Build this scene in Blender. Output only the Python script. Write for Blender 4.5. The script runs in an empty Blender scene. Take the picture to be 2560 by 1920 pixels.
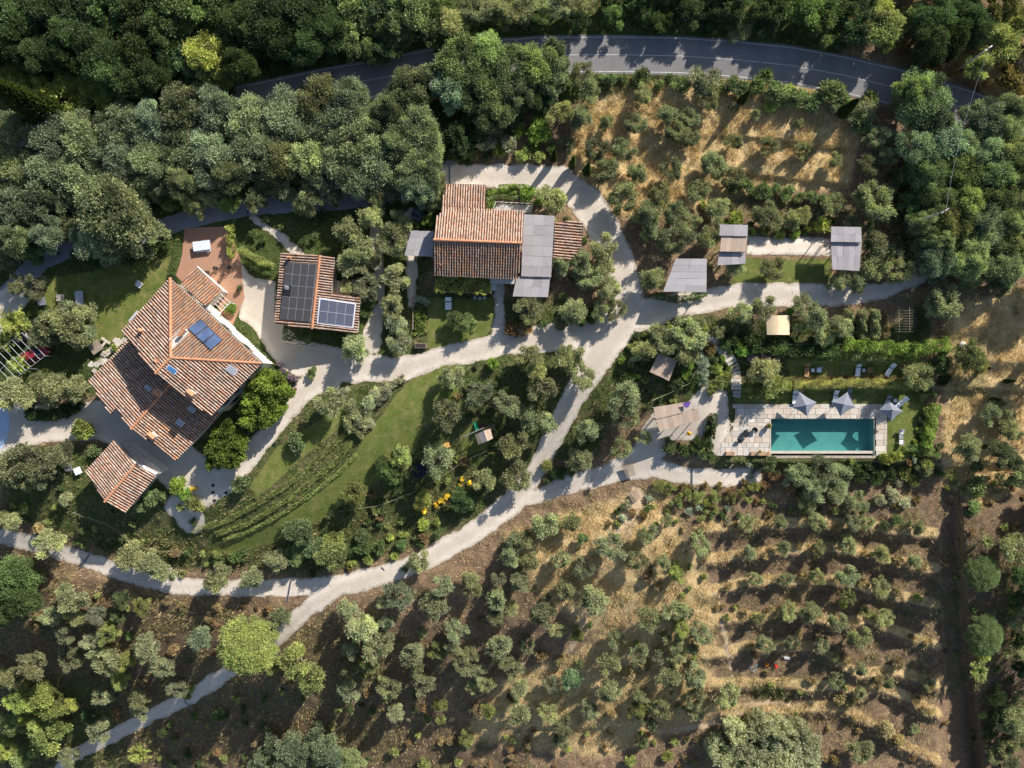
import bpy, math, random
import numpy as np
from mathutils import Vector
random.seed(7); RS = np.random.RandomState(11)
SC = bpy.context.scene; COL = SC.collection
CH = 107.0; KP = 0.06 / CH                       # drone height; 6 cm of ground per photo pixel
# ---------------- camera, world, sun, exposure ----------------
cam = bpy.data.objects.new('camera', bpy.data.cameras.new('camera')); COL.objects.link(cam)
cam.location = (0, 0, CH); cam.data.sensor_width = 36; cam.data.lens = 36 * CH / 153.6
cam.data.clip_end = 6000; cam.data.clip_start = 1; SC.camera = cam
SUN_EL = 30.5; SD = Vector((0.605, 0.796, 0)); AZ = math.atan2(SD.x, SD.y)
w = bpy.data.worlds.new('World'); SC.world = w; w.use_nodes = True
nt = w.node_tree; bg = nt.nodes['Background']; sky = nt.nodes.new('ShaderNodeTexSky')
sky.sky_type = 'NISHITA'; sky.sun_disc = False; sky.sun_elevation = math.radians(SUN_EL); sky.sun_rotation = AZ
nt.links.new(sky.outputs[0], bg.inputs[0]); bg.inputs[1].default_value = 0.08
sl = bpy.data.lights.new('sun', 'SUN'); sl.energy = 4.6; sl.angle = math.radians(0.55); sl.color = (1, 0.93, 0.83)
so = bpy.data.objects.new('sun', sl); COL.objects.link(so)
e = math.radians(SUN_EL); sv = Vector((SD.x * math.cos(e), SD.y * math.cos(e), math.sin(e)))
so.rotation_euler = sv.to_track_quat('Z', 'Y').to_euler(); so.location = (60, 80, 90)
SC.view_settings.view_transform = 'Standard'; SC.view_settings.look = 'None'
SC.view_settings.exposure = 0.82; SC.view_settings.gamma = 1; SC.view_settings.use_curve_mapping = False

# ---------------- helpers ----------------
def P(px, py, z):                                 # photo pixel at height z -> world
    return Vector(((px - 1280) * KP * (CH - z), (960 - py) * KP * (CH - z), z))
CR = {'A': (0, 0, 2.572), 'B': (850, 0, 2.572), 'C': (1700, 0, 2.572), 'D': (0, 640, 2.572), 'E': (850, 640, 2.572),
      'R': (1700, 640, 2.572), 'G': (0, 1280, 2.572), 'H': (850, 1280, 2.572), 'I': (1700, 1280, 2.572),
      'Q': (900, 400, 3.318), 'M': (1550, 500, 2.765), 'F': (1550, 850, 2.602), 'S': (420, 540, 4.424), 'L': (0, 700, 7.373),
      'W': (1780, 960, 4.608), 'T': (1580, 860, 4.88), 'Y': (1100, 980, 6.91), 'X': (400, 680, 7.373), 'J': (0, 920, 4.147),
      'N': (990, 660, 6.913), 'O': (0, 0, 1), 'K': (200, 900, 7.373)}
def cp(c, x, y): o = CR[c]; return (o[0] + x / o[2], o[1] + y / o[2])
def tag(o, label=None, cat=None, group=None, kind=None):
    if label: o['label'] = label
    if cat: o['category'] = cat
    if group: o['group'] = group
    if kind: o['kind'] = kind
    return o
def empty(name, loc=(0, 0, 0), rz=0):
    o = bpy.data.objects.new(name, None); COL.objects.link(o); o.location = loc; o.rotation_euler = (0, 0, rz); o.empty_display_size = .3
    return o
def link(name, me, parent=None, loc=None):
    o = bpy.data.objects.new(name, me); COL.objects.link(o)
    if parent is not None:
        o.parent = parent
    if loc is not None: o.location = loc
    return o
def np_mesh(name, V, F, mat, attr=None, smooth=False):
    """V (n,3); F (m,k) one face size; attr: dict name->(n,) float or (n,3) colour"""
    me = bpy.data.meshes.new(name); V = np.asarray(V, np.float32); F = np.asarray(F, np.int32)
    m, k = F.shape
    me.vertices.add(len(V)); me.vertices.foreach_set('co', V.ravel())
    me.loops.add(m * k); me.loops.foreach_set('vertex_index', F.ravel())
    me.polygons.add(m); me.polygons.foreach_set('loop_start', np.arange(0, m * k, k, dtype=np.int32))
    me.polygons.foreach_set('loop_total', np.full(m, k, np.int32))
    if smooth: me.polygons.foreach_set('use_smooth', np.ones(m, bool))
    if mat: me.materials.append(mat)
    me.update(calc_edges=True)
    for a, d in (attr or {}).items():
        d = np.asarray(d, np.float32)
        if d.ndim == 1:
            at = me.attributes.new(a, 'FLOAT', 'POINT'); at.data.foreach_set('value', d)
        else:
            at = me.attributes.new(a, 'FLOAT_COLOR', 'POINT')
            at.data.foreach_set('color', np.hstack([d, np.ones((len(d), 1), np.float32)]).ravel())
    return me
class MB:
    """collects shapes, links them as ONE mesh object"""
    def __init__(s): s.v = []; s.f = []
    def add(s, vs, fs):
        n = len(s.v); s.v += [tuple(v) for v in vs]; s.f += [tuple(i + n for i in f) for f in fs]; return s
    def prism(s, top, d=None, bot=None):
        k = len(top); bot = bot or [Vector(p) - Vector(d) for p in top]
        a = sum(top[i][0] * top[(i + 1) % k][1] - top[(i + 1) % k][0] * top[i][1] for i in range(k))
        if a < 0: top = top[::-1]; bot = bot[::-1]
        s.add(list(top) + list(bot), [tuple(range(k)), tuple(range(2 * k - 1, k - 1, -1))] +
              [(i, k + i, k + (i + 1) % k, (i + 1) % k) for i in range(k)]); return s
    def box(s, c, size, rz=0, tilt=None):
        hx, hy, hz = size[0] / 2, size[1] / 2, size[2] / 2; cz, sz = math.cos(rz), math.sin(rz); vs = []
        for z in (-hz, hz):
            for x, y in ((-hx, -hy), (hx, -hy), (hx, hy), (-hx, hy)):
                zz = z
                if tilt: zz = z + tilt * y
                vs.append((c[0] + x * cz - y * sz, c[1] + x * sz + y * cz, c[2] + zz))
        return s.add(vs, [(3, 2, 1, 0), (4, 5, 6, 7), (0, 1, 5, 4), (1, 2, 6, 5), (2, 3, 7, 6), (3, 0, 4, 7)])
    def tube(s, pts, r, n=6, r2=None, cap=True):
        pts = [Vector(p) for p in pts]; m = len(pts); b = len(s.v); vs = []
        for i, p in enumerate(pts):
            d = (pts[min(i + 1, m - 1)] - pts[max(i - 1, 0)]).normalized()
            a = d.cross(Vector((0.13, 0.21, 1)) if abs(d.z) < .9 else Vector((1, 0.1, 0))).normalized(); bb = d.cross(a)
            rr = r if r2 is None else r + (r2 - r) * i / (m - 1)
            vs += [p + (a * math.cos(t) + bb * math.sin(t)) * rr for t in [2 * math.pi * j / n for j in range(n)]]
        fs = [(i * n + j, i * n + (j + 1) % n, (i + 1) * n + (j + 1) % n, (i + 1) * n + j) for i in range(m - 1) for j in range(n)]
        if cap: fs += [tuple(range(n - 1, -1, -1)), tuple((m - 1) * n + j for j in range(n))]
        return s.add(vs, fs)
    def lathe(s, prof, n=16, c=(0, 0, 0)):
        vs = [(c[0] + r * math.cos(2 * math.pi * j / n), c[1] + r * math.sin(2 * math.pi * j / n), c[2] + z) for r, z in prof for j in range(n)]
        m = len(prof)
        return s.add(vs, [(i * n + j, i * n + (j + 1) % n, (i + 1) * n + (j + 1) % n, (i + 1) * n + j) for i in range(m - 1) for j in range(n)]
                     + [tuple(range(n - 1, -1, -1)), tuple((m - 1) * n + j for j in range(n))])
    def mesh(s, name, mat, smooth=False):
        me = bpy.data.meshes.new(name); me.from_pydata(s.v, [], s.f)
        if smooth: me.polygons.foreach_set('use_smooth', [True] * len(me.polygons))
        me.materials.append(mat); me.update(); return me
    def build(s, name, mat, parent=None, smooth=False, local=True):
        """world coordinates in, moved to the parent's local space"""
        me = s.mesh(name, mat, smooth); o = bpy.data.objects.new(name, me); COL.objects.link(o)
        if parent is not None:
            o.parent = parent
            if not local:
                bpy_m = chain(parent).inverted()
                me.transform(bpy_m)
        return o
from mathutils import Matrix
def chain(o):
    m = Matrix.LocRotScale(o.location, o.rotation_euler, o.scale)
    return (chain(o.parent) @ m) if o.parent else m
def wb(mb, name, mat, parent=None, smooth=False): return mb.build(name, mat, parent, smooth, local=False)
def copy_tree(o, parent=None):
    c = o.copy(); COL.objects.link(c)
    if parent is not None: c.parent = parent
    for ch in list(o.children): copy_tree(ch, c)
    return c

# ---------------- materials ----------------
class NT:
    def __init__(s, name):
        s.m = bpy.data.materials.new(name); s.m.use_nodes = True; s.t = s.m.node_tree; s.b = s.t.nodes['Principled BSDF']; s.out = s.t.nodes['Material Output']
    def n(s, t, **k):
        x = s.t.nodes.new('ShaderNode' + t)
        for a, v in k.items():
            if a.startswith('i_'): x.inputs[int(a[2:]) if a[2:].isdigit() else a[2:]].default_value = v
            else: setattr(x, a, v)
        return x
    def l(s, a, b): s.t.links.new(a, b)
    def ramp(s, fac, stops, interp='LINEAR'):
        r = s.n('ValToRGB'); r.color_ramp.interpolation = interp; e = r.color_ramp.elements
        while len(e) < len(stops): e.new(.5)
        for q, (p, c) in zip(e, stops): q.position = p; q.color = (*c, 1) if len(c) == 3 else c
        s.l(fac, r.inputs[0]); return r.outputs[0]
    def mix(s, fac, a, b, mode='MIX'):
        x = s.n('Mix', data_type='RGBA', blend_type=mode)
        for i, v in ((0, fac), (6, a), (7, b)):
            if hasattr(v, 'links'): s.l(v, x.inputs[i])
            else: x.inputs[i].default_value = v if i == 0 or len(v) == 4 else (*v, 1)
        return x.outputs[2]
    def noise(s, sc, det=4, co=None, rough=.55, dim='3D'):
        x = s.n('TexNoise', i_Scale=sc, i_Detail=det, i_Roughness=rough)
        s.l(co or s.gen(), x.inputs['Vector']); return x.outputs[0]
    def gen(s):
        if not hasattr(s, '_g'): s._g = s.n('NewGeometry').outputs['Position']
        return s._g
    def bump(s, h, st=.3, d=.05):
        x = s.n('Bump', i_Strength=st, i_Distance=d); s.l(h, x.inputs['Height']); s.l(x.outputs[0], s.b.inputs['Normal'])
def plain(name, c, rough=.7, metal=0, var=.18, sc=3.0, bump=0, spec=.3):
    k = NT(name); k.b.inputs['Roughness'].default_value = rough; k.b.inputs['Metallic'].default_value = metal
    k.b.inputs['Specular IOR Level'].default_value = spec
    lo = tuple(x * (1 - var) for x in c); hi = tuple(min(1, x * (1 + var)) for x in c)
    n = k.noise(sc, 5); k.l(k.ramp(n, [(.3, lo), (.7, hi)]), k.b.inputs['Base Color'])
    if bump: k.bump(k.noise(sc * 6, 3), bump, .04)
    return k.m
def leafmat(name, transl=.34, lo=.32, hi=1.7, rough=.62):
    k = NT(name); oi = k.n('ObjectInfo'); at = k.n('Attribute', attribute_name='var')
    f = k.ramp(at.outputs['Fac'], [(0, (lo,) * 3), (.5, (1, 1, 1)), (1, (hi, hi * .98, hi * .86))])
    c = k.mix(1.0, oi.outputs['Color'], f, 'MULTIPLY')
    h = k.n('HueSaturation'); mr = k.n('MapRange', i_3=.76, i_4=1.24); k.l(oi.outputs['Random'], mr.inputs[0]); k.l(mr.outputs[0], h.inputs['Value'])
    mr2 = k.n('MapRange', i_3=.488, i_4=.509); k.l(oi.outputs['Random'], mr2.inputs[0]); k.l(mr2.outputs[0], h.inputs['Hue'])
    k.l(c, h.inputs['Color']); k.b.inputs['Roughness'].default_value = rough; k.b.inputs['Specular IOR Level'].default_value = .35
    k.l(h.outputs[0], k.b.inputs['Base Color'])
    tr = k.n('BsdfTranslucent'); c2 = k.mix(1.0, h.outputs[0], (1.3, 1.35, .8, 1), 'MULTIPLY'); k.l(c2, tr.inputs[0])
    mx = k.n('MixShader', i_0=transl); k.l(k.b.outputs[0], mx.inputs[1]); k.l(tr.outputs[0], mx.inputs[2]); k.l(mx.outputs[0], k.out.inputs[0])
    return k.m
M_LEAF = leafmat('leaf')
M_GRASS = leafmat('grass_blade', .22, .7, 1.3, .8)
M_BARK = plain('bark', (.16, .125, .09), .9, sc=4, bump=.4)
M_OBARK = plain('olive_bark', (.30, .27, .22), .9, sc=5, bump=.4)
def mat_tile(name, lum=1.0):
    k = NT(name); at = k.n('Attribute', attribute_name='col'); n = k.noise(1.0, 6, rough=.65); n2 = k.noise(14, 3)
    c = k.mix(.12, at.outputs['Color'], (.30, .10, .05)); c = k.mix(k.ramp(n, [(.48, (0, 0, 0)), (.66, (.72,) * 3)]), c, (.17 * lum, .135 * lum, .11 * lum)); c = k.mix(k.ramp(k.noise(.55, 6, rough=.7), [(.52, (0, 0, 0)), (.66, (.5,) * 3)]), c, (.40, .33, .27))
    c = k.mix(k.ramp(n2, [(.52, (0, 0, 0)), (.75, (.5, .5, .5))]), c, (.48 * lum, .40 * lum, .33 * lum))
    k.l(c, k.b.inputs['Base Color']); k.b.inputs['Roughness'].default_value = .9; k.bump(n2, .3, .02); return k.m
M_TILE = mat_tile('terracotta_tile')
M_PAN = plain('tile_channel', (.12, .075, .055), .95, var=.4, sc=3)  # channel colour darkened to deepen the shade between tile rows
M_RIDGE = plain('ridge_tile', (.50, .235, .13), .85, var=.3, sc=4)
M_WALL = plain('lime_plaster', (.70, .66, .58), .9, var=.1, sc=.8, bump=.15)
M_STONEW = plain('stone_wall', (.36, .31, .25), .95, var=.4, sc=3, bump=.6)
M_WOOD = plain('weathered_wood', (.27, .22, .17), .85, var=.3, sc=6)
M_WOODO = plain('oiled_wood', (.36, .20, .10), .7, var=.25, sc=6)
M_DARK = plain('dark_metal', (.035, .036, .04), .5, metal=.6, var=.2)
M_WHITE = plain('white_fabric', (.78, .78, .80), .85, var=.05)
M_GREYF = plain('grey_fabric', (.20, .215, .255), .9, var=.12, sc=1.5)
M_METAL = plain('galvanised_metal', (.45, .46, .48), .45, metal=.7, var=.15)
M_TERRA = plain('terracotta_pot', (.42, .22, .13), .85, var=.2)
M_GLASS = plain('window_glass', (.03, .05, .08), .08, var=.3, spec=.9)
def mat_ground():
    k = NT('ground_soil'); at = k.n('Attribute', attribute_name='zone'); sp = k.n('SeparateColor'); k.l(at.outputs['Color'], sp.inputs[0])
    n1 = k.noise(.55, 6, rough=.65); n2 = k.noise(3.6, 5, rough=.7); n3 = k.noise(11, 3)
    mp = k.n('Mapping'); mp.inputs['Scale'].default_value = (1.0, .35, 1); mp.inputs['Rotation'].default_value = (0, 0, .9); k.l(k.gen(), mp.inputs[0])
    n4 = k.noise(5.5, 4, co=mp.outputs[0], rough=.7)
    soil = k.ramp(n2, [(.25, (.10, .068, .044)), (.5, (.215, .145, .095)), (.72, (.36, .255, .17))])
    straw = k.ramp(n4, [(.28, (.27, .185, .09)), (.5, (.56, .41, .205)), (.7, (.78, .60, .33))])
    green = k.ramp(n2, [(.28, (.028, .042, .014)), (.5, (.062, .088, .026)), (.72, (.13, .145, .05))])
    def thr(ch, nn, wd=.22):
        a = k.n('Math', operation='SUBTRACT'); k.l(ch, a.inputs[0]); k.l(nn, a.inputs[1])
        b = k.n('MapRange', i_1=-wd, i_2=wd); k.l(a.outputs[0], b.inputs[0]); return b.outputs[0]
    a = k.n('Math', operation='MULTIPLY_ADD', i_1=.6, i_2=.2); k.l(n1, a.inputs[0])
    b = k.n('Math', operation='MULTIPLY_ADD', i_1=.4, i_2=0); k.l(n2, b.inputs[0])
    s = k.n('Math', operation='ADD'); k.l(a.outputs[0], s.inputs[0]); k.l(b.outputs[0], s.inputs[1])
    s2 = k.n('Math', operation='SUBTRACT', i_1=.2); k.l(s.outputs[0], s2.inputs[0])
    mm = k.n('MapRange', i_3=.15, i_4=1.0); k.l(sp.outputs[2], mm.inputs[0]); mz = k.n('Math', operation='MULTIPLY', i_1=.42); k.l(sp.outputs[2], mz.inputs[0]); soil = k.mix(mz.outputs[0], soil, k.ramp(n2, [(.3, (.03, .026, .016)), (.6, (.075, .058, .036)), (.75, (.16, .12, .08))])); c = k.mix(thr(sp.outputs[0], s2.outputs[0], .13), soil, straw); c = k.mix(thr(sp.outputs[1], s2.outputs[0], .15), c, green)  # b channel darkens the soil with the painted shade
    c = k.mix(k.ramp(n3, [(.54, (0, 0, 0)), (.7, (.4,) * 3)]), c, (.06, .05, .03)); c = k.mix(k.ramp(k.noise(5.0, 5, rough=.85), [(.58, (0, 0, 0)), (.72, (.45,) * 3)]), c, (.50, .39, .25))
    k.l(c, k.b.inputs['Base Color']); k.b.inputs['Roughness'].default_value = .95; k.b.inputs['Specular IOR Level'].default_value = .1
    k.bump(n2, 1.0, .25); return k.m
def mat_gravel(name, base, v=.16, edge=False):
    k = NT(name); n1 = k.noise(.35, 5, rough=.6); n2 = k.noise(22, 3, rough=.8); n3 = k.noise(1.7, 4)
    c = k.ramp(n1, [(.3, tuple(x * (1 - v) for x in base)), (.68, tuple(x * (1 + v * .6) for x in base))])
    c = k.mix(.32, c, k.ramp(n2, [(.33, tuple(x * .5 for x in base)), (.6, tuple(min(1, x * 1.35) for x in base))]))
    c = k.mix(k.ramp(n3, [(.55, (0, 0, 0)), (.75, (.35,) * 3)]), c, (base[0] * .62, base[1] * .58, base[2] * .5))
    if edge:
        at = k.n('Attribute', attribute_name='edge'); a = k.n('Math', operation='MULTIPLY_ADD', i_1=16.0, i_2=-8.0); k.l(k.noise(1.1, 5, rough=.7), a.inputs[0]); b = k.n('Math', operation='ADD'); k.l(at.outputs['Fac'], b.inputs[0]); k.l(a.outputs[0], b.inputs[1])
        mr = k.n('MapRange', i_1=-7.0, i_2=2.0, i_3=0, i_4=.75); k.l(b.outputs[0], mr.inputs[0]); c = k.mix(mr.outputs[0], c, (.23, .185, .12))
        m2 = k.n('MapRange', i_1=-12.0, i_2=-24.0, i_3=0, i_4=.42); k.l(b.outputs[0], m2.inputs[0]); c = k.mix(m2.outputs[0], c, (base[0] * .68, base[1] * .66, base[2] * .60))
    k.l(c, k.b.inputs['Base Color']); k.b.inputs['Roughness'].default_value = .95; k.b.inputs['Specular IOR Level'].default_value = .15; k.bump(n2, .5, .03); return k.m
M_GROUND = mat_ground(); M_GRAVEL = mat_gravel('pale_gravel', (.58, .52, .455), .2, True); M_CONC = mat_gravel('grey_concrete', (.42, .41, .40), .12); M_PAVE = mat_gravel('shade_blue_concrete', (.40, .50, .66), .08)  # paved court: blue tint of shade is put into its base colour
M_ASPH = mat_gravel('asphalt', (.20, .195, .20), .2)
M_LANE = mat_gravel('old_asphalt', (.22, .23, .26), .2)
M_PAINT = plain('road_paint', (.55, .55, .54), .8, var=.25, sc=2)
def mat_lawn():
    k = NT('lawn_grass'); n1 = k.noise(.45, 5); n2 = k.noise(7, 5, rough=.75)
    c = k.ramp(n1, [(.32, (.075, .11, .022)), (.55, (.135, .165, .04)), (.75, (.22, .205, .07))])
    c = k.mix(.55, c, k.ramp(n2, [(.3, (.03, .055, .012)), (.52, (.12, .15, .035)), (.72, (.25, .25, .09))]))
    c = k.mix(k.ramp(k.noise(.9, 6, rough=.75), [(.5, (0, 0, 0)), (.68, (.75,) * 3)]), c, (.24, .20, .085)); at = k.n('Attribute', attribute_name='edge'); mr = k.n('MapRange', i_1=-8.0, i_2=1.0, i_3=0, i_4=.7); k.l(at.outputs['Fac'], mr.inputs[0]); c = k.mix(mr.outputs[0], c, (.15, .14, .05))
    k.l(c, k.b.inputs['Base Color']); k.b.inputs['Roughness'].default_value = .9; k.b.inputs['Specular IOR Level'].default_value = .15; k.bump(n2, .8, .08); return k.m
M_LAWN = mat_lawn()
def mat_brick():
    k = NT('terracotta_paving'); b = k.n('TexBrick', i_Scale=3.2); b.inputs['Color1'].default_value = (.36, .17, .10, 1); b.inputs['Color2'].default_value = (.46, .25, .16, 1)
    b.inputs['Mortar'].default_value = (.26, .17, .12, 1); b.inputs['Mortar Size'].default_value = .02; k.l(k.gen(), b.inputs['Vector'])
    c = k.mix(k.ramp(k.noise(.9, 5), [(.4, (0, 0, 0)), (.75, (.5,) * 3)]), b.outputs[0], (.30, .22, .16)); k.l(c, k.b.inputs['Base Color']); k.b.inputs['Roughness'].default_value = .9; return k.m
M_BRICK = mat_brick()
def mat_stone(name='paving_stone'):
    k = NT(name); oi = k.n('ObjectInfo'); r = k.ramp(oi.outputs['Random'], [(0, (.40, .36, .31)), (.3, (.52, .49, .45)), (.55, (.60, .55, .48)), (.8, (.48, .38, .29)), (1, (.66, .63, .58))])
    c = k.mix(k.ramp(k.noise(2.5, 5), [(.35, (0, 0, 0)), (.7, (.5,) * 3)]), r, (.36, .32, .28)); k.l(c, k.b.inputs['Base Color']); k.b.inputs['Roughness'].default_value = .85; k.bump(k.noise(9, 4), .3, .02); return k.m
M_STONE = mat_stone()
def mat_reed(name, base, rot=0.0, sc=5):
    k = NT(name); wv = k.n('TexWave', wave_type='BANDS', bands_direction='X', i_Scale=sc, i_Distortion=1.2, i_Detail=3)
    tc = k.n('TexCoord'); mp = k.n('Mapping'); mp.inputs['Rotation'].default_value = (0, 0, rot); k.l(tc.outputs['Object'], mp.inputs[0]); k.l(mp.outputs[0], wv.inputs[0])
    c = k.ramp(wv.outputs[1], [(.1, tuple(x * .6 for x in base)), (.5, base), (.9, tuple(x * 1.18 for x in base))])
    oi = k.n('ObjectInfo'); h = k.n('HueSaturation'); mr = k.n('MapRange', i_3=.85, i_4=1.15); k.l(oi.outputs['Random'], mr.inputs[0]); k.l(mr.outputs[0], h.inputs['Value'])
    c = k.mix(k.ramp(k.noise(1.5, 5), [(.4, (0, 0, 0)), (.75, (.4,) * 3)]), c, tuple(x * .7 for x in base)); k.l(c, h.inputs['Color'])
    k.l(h.outputs[0], k.b.inputs['Base Color']); k.b.inputs['Roughness'].default_value = .9; k.bump(wv.outputs[1], .6, .02); return k.m
M_REED = mat_reed('grey_reed', (.36, .335, .35)); M_REEDH = mat_reed('grey_reed_cross', (.36, .34, .355), math.pi / 2)
M_REEDT = mat_reed('tan_reed', (.45, .345, .27))
def mat_solar(name, c1, line):
    k = NT(name); b = k.n('TexBrick', i_Scale=1, offset=0); b.inputs['Color1'].default_value = (*c1, 1); b.inputs['Color2'].default_value = (*[x * 1.2 for x in c1], 1)
    b.inputs['Mortar'].default_value = (*line, 1); b.inputs['Mortar Size'].default_value = .012; b.inputs['Brick Width'].default_value = .26; b.inputs['Row Height'].default_value = .26
    at = k.n('Attribute', attribute_name='pos'); k.l(at.outputs['Vector'], b.inputs['Vector']); k.l(b.outputs[0], k.b.inputs['Base Color'])
    k.b.inputs['Roughness'].default_value = .22; k.b.inputs['Specular IOR Level'].default_value = .6; return k.m
M_SOL1 = mat_solar('black_solar_cells', (.055, .052, .055), (.12, .115, .115)); M_SOL2 = mat_solar('blue_solar_cells', (.05, .056, .09), (.22, .225, .27))
M_ALU = plain('aluminium_frame', (.62, .62, .66), .4, metal=.3, var=.05)
M_COLL = plain('solar_collector', (.07, .105, .20), .16, var=.35, sc=.6, spec=.8)
def mat_water():
    k = NT('pool_water'); tr = k.n('BsdfTransparent'); tr.inputs[0].default_value = (.40, .67, .68, 1); gl = k.n('BsdfGlossy', i_Roughness=.04); fr = k.n('Fresnel', i_IOR=1.33)
    bp = k.n('Bump', i_Strength=.12, i_Distance=.05); k.l(k.noise(2.5, 3), bp.inputs['Height']); k.l(bp.outputs[0], gl.inputs['Normal']); k.l(bp.outputs[0], fr.inputs['Normal'])
    mx = k.n('MixShader'); ge = k.n('NewGeometry'); iv = k.n('Math', operation='SUBTRACT', i_0=1.0); k.l(ge.outputs['Backfacing'], iv.inputs[1]); mu = k.n('Math', operation='MULTIPLY'); k.l(fr.outputs[0], mu.inputs[0]); k.l(iv.outputs[0], mu.inputs[1]); k.l(mu.outputs[0], mx.inputs[0]); k.l(tr.outputs[0], mx.inputs[1]); k.l(gl.outputs[0], mx.inputs[2]); k.l(mx.outputs[0], k.out.inputs[0]); return k.m
M_WATER = mat_water(); M_POOL = plain('pool_plaster', (.37, .50, .45), .7, var=.08, sc=1)
# ---------------- terrain ----------------
def S(x): x = np.clip(x, 0, 1); return x * x * (3 - 2 * x)
def vnoise(u, v, sc, seed):
    r = np.random.RandomState(seed).rand(256, 256).astype(np.float32); x = u / sc; y = v / sc
    i = np.floor(x).astype(int); j = np.floor(y).astype(int); fx = x - i; fy = y - j; fx = fx * fx * (3 - 2 * fx); fy = fy * fy * (3 - 2 * fy)
    g = lambda a, b: r[a & 255, b & 255]
    return (g(i, j) * (1 - fx) + g(i + 1, j) * fx) * (1 - fy) + (g(i, j + 1) * (1 - fx) + g(i + 1, j + 1) * fx) * fy
def fbm(u, v, sc, seed, o=4):
    a = 0; w = .5
    for k in range(o): a = a + w * vnoise(u, v, sc, seed + k); sc /= 2.1; w *= .5
    return a / (1 - .5 ** o)
def cI(L): return [cp('I', *p) for p in L]
# lips of the olive terraces in the south-east, photo pixels
LIPS = [cI([(-200, 150), (180, 130), (380, 118), (640, 105), (900, 100), (1200, 118), (1560, 160), (1700, 170)]),
        cI([(0, 340), (200, 330), (450, 300), (650, 275), (880, 262), (1070, 262), (1280, 320), (1550, 380), (1680, 400)]),
        cI([(180, 540), (280, 510), (480, 475), (680, 470), (880, 465), (1060, 480), (1280, 545), (1540, 600), (1680, 640)]),
        cI([(200, 740), (370, 700), (520, 710), (680, 680), (840, 690), (1010, 745), (1200, 720), (1400, 800), (1680, 900)]),
        cI([(300, 930), (430, 890), (540, 900), (720, 885), (900, 910), (1000, 985), (1150, 1070), (1400, 1050), (1700, 1160)]),
        cI([(560, 1130), (700, 1130), (850, 1160), (1000, 1140), (1160, 1200), (1290, 1150), (1420, 1200), (1550, 1270), (1700, 1340)]),
        cI([(720, 1300), (850, 1280), (1050, 1290), (1200, 1370), (1350, 1480), (1500, 1560), (1700, 1640)])]
SW = [cp('I', *p) for p in [(-600, 1340), (-200, 1330), (100, 1330), (250, 1260), (420, 1200)]]
def fl(L, u): return np.interp(u, [p[0] for p in L], [p[1] for p in L])
def T0(u, v):
    z = 3.0 + 1.0 * S((450 - v) / 350)
    M = S((u - 1720) / 130)
    R = 1.0 * S((v - fl([(1700, 800), (1950, 790), (2300, 800)], u)) / 55) + .9 * S((v - 900) / 26) + .9 * S((v - 968) / 12 ) + 1.4 * S((v - 1152) / 22)
    st = np.interp(u, [0, 700, 1000, 1300, 1720], [1170, 1210, 1000, 900, 850]); ln = np.interp(u, [0, 700, 1000, 1720], [260, 260, 340, 400])
    z = z - M * R - (1 - M) * 4.2 * S((v - st) / ln)
    M2 = S((u - 1700) / 110) * (1 - S((u - 2335) / 40)); tt = 0
    for k, L in enumerate(LIPS): tt = tt + 1.1 * S((v - fl(L, u)) / 24)
    ramp = np.interp(u, [0, 900, 1300, 1700, 2300, 2500], [16, 15.5, 11, 7.7, 7.7, 10]) * S((v - np.interp(u, [0, 700, 1100, 1400, 1700], [1410, 1490, 1400, 1310, 1290])) / 590)
    z = z - M2 * tt - (1 - M2) * ramp
    z = z + 2.6 * S((u - fl2(v)) / 26) * S((v - 1150) / 200)
    # lips of the upper dry field
    for L, h in (([(1560, 350), (1810, 335), (1990, 350), (2060, 365)], .45), ([(1560, 440), (1860, 430), (2000, 447), (2130, 460)], .45)):
        z = z - h * S((v - fl(L, u)) / 9) * S((u - 1740) / 60) * S((2160 - u) / 60) * (1 - S((v - 560) / 80))
    # low retaining lip along the track at the bottom
    z = z - .8 * S((v - fl([(850, 1800), (1130, 1790), (1300, 1815), (1500, 1812), (1700, 1790), (1800, 1765)], u)) / 12) * S((u - 900) / 90) * S((1840 - u) / 60)
    return z
def fl2(v): return np.interp(v, [1150, 1300, 1500, 1700, 1920], [2375, 2385, 2395, 2412, 2440])
def chainsd(u, v, L):
    d = np.full(np.shape(u), 1e9, np.float32); L = [(p if len(p) == 3 else (*p, 0)) for p in L]
    for a, b in zip(L, L[1:]):
        dx, dy = b[0] - a[0], b[1] - a[1]; t = np.clip(((u - a[0]) * dx + (v - a[1]) * dy) / (dx * dx + dy * dy + 1e-6), 0, 1)
        d = np.minimum(d, np.hypot(u - a[0] - t * dx, v - a[1] - t * dy) - (a[2] + t * (b[2] - a[2])))
    return d
def polysd(u, v, L):
    d = chainsd(u, v, list(L) + [L[0]]); ins = np.zeros(np.shape(u), bool)
    for a, b in zip(L, list(L[1:]) + [L[0]]):
        if a[1] == b[1]: continue
        c = ((a[1] > v) != (b[1] > v)) & (u < (b[0] - a[0]) * (v - a[1]) / (b[1] - a[1]) + a[0]); ins ^= c
    return np.where(ins, -d, d)
def mn(*a):
    r = a[0]
    for x in a[1:]: r = np.minimum(r, x)
    return r
G = 4.0
us = np.concatenate([[-30000, -9000, -3000, -1200, -600, -300], np.arange(-130, 2694, G), [2860, 3200, 4000, 6000, 12000, 33000]]).astype(np.float32)
vs_ = np.concatenate([[-30000, -9000, -3000, -1200, -600, -300], np.arange(-110, 2034, G), [2200, 2500, 3200, 5000, 12000, 33000]]).astype(np.float32)
NU, NV = len(us), len(vs_); U, V = np.meshgrid(us, vs_)
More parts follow.
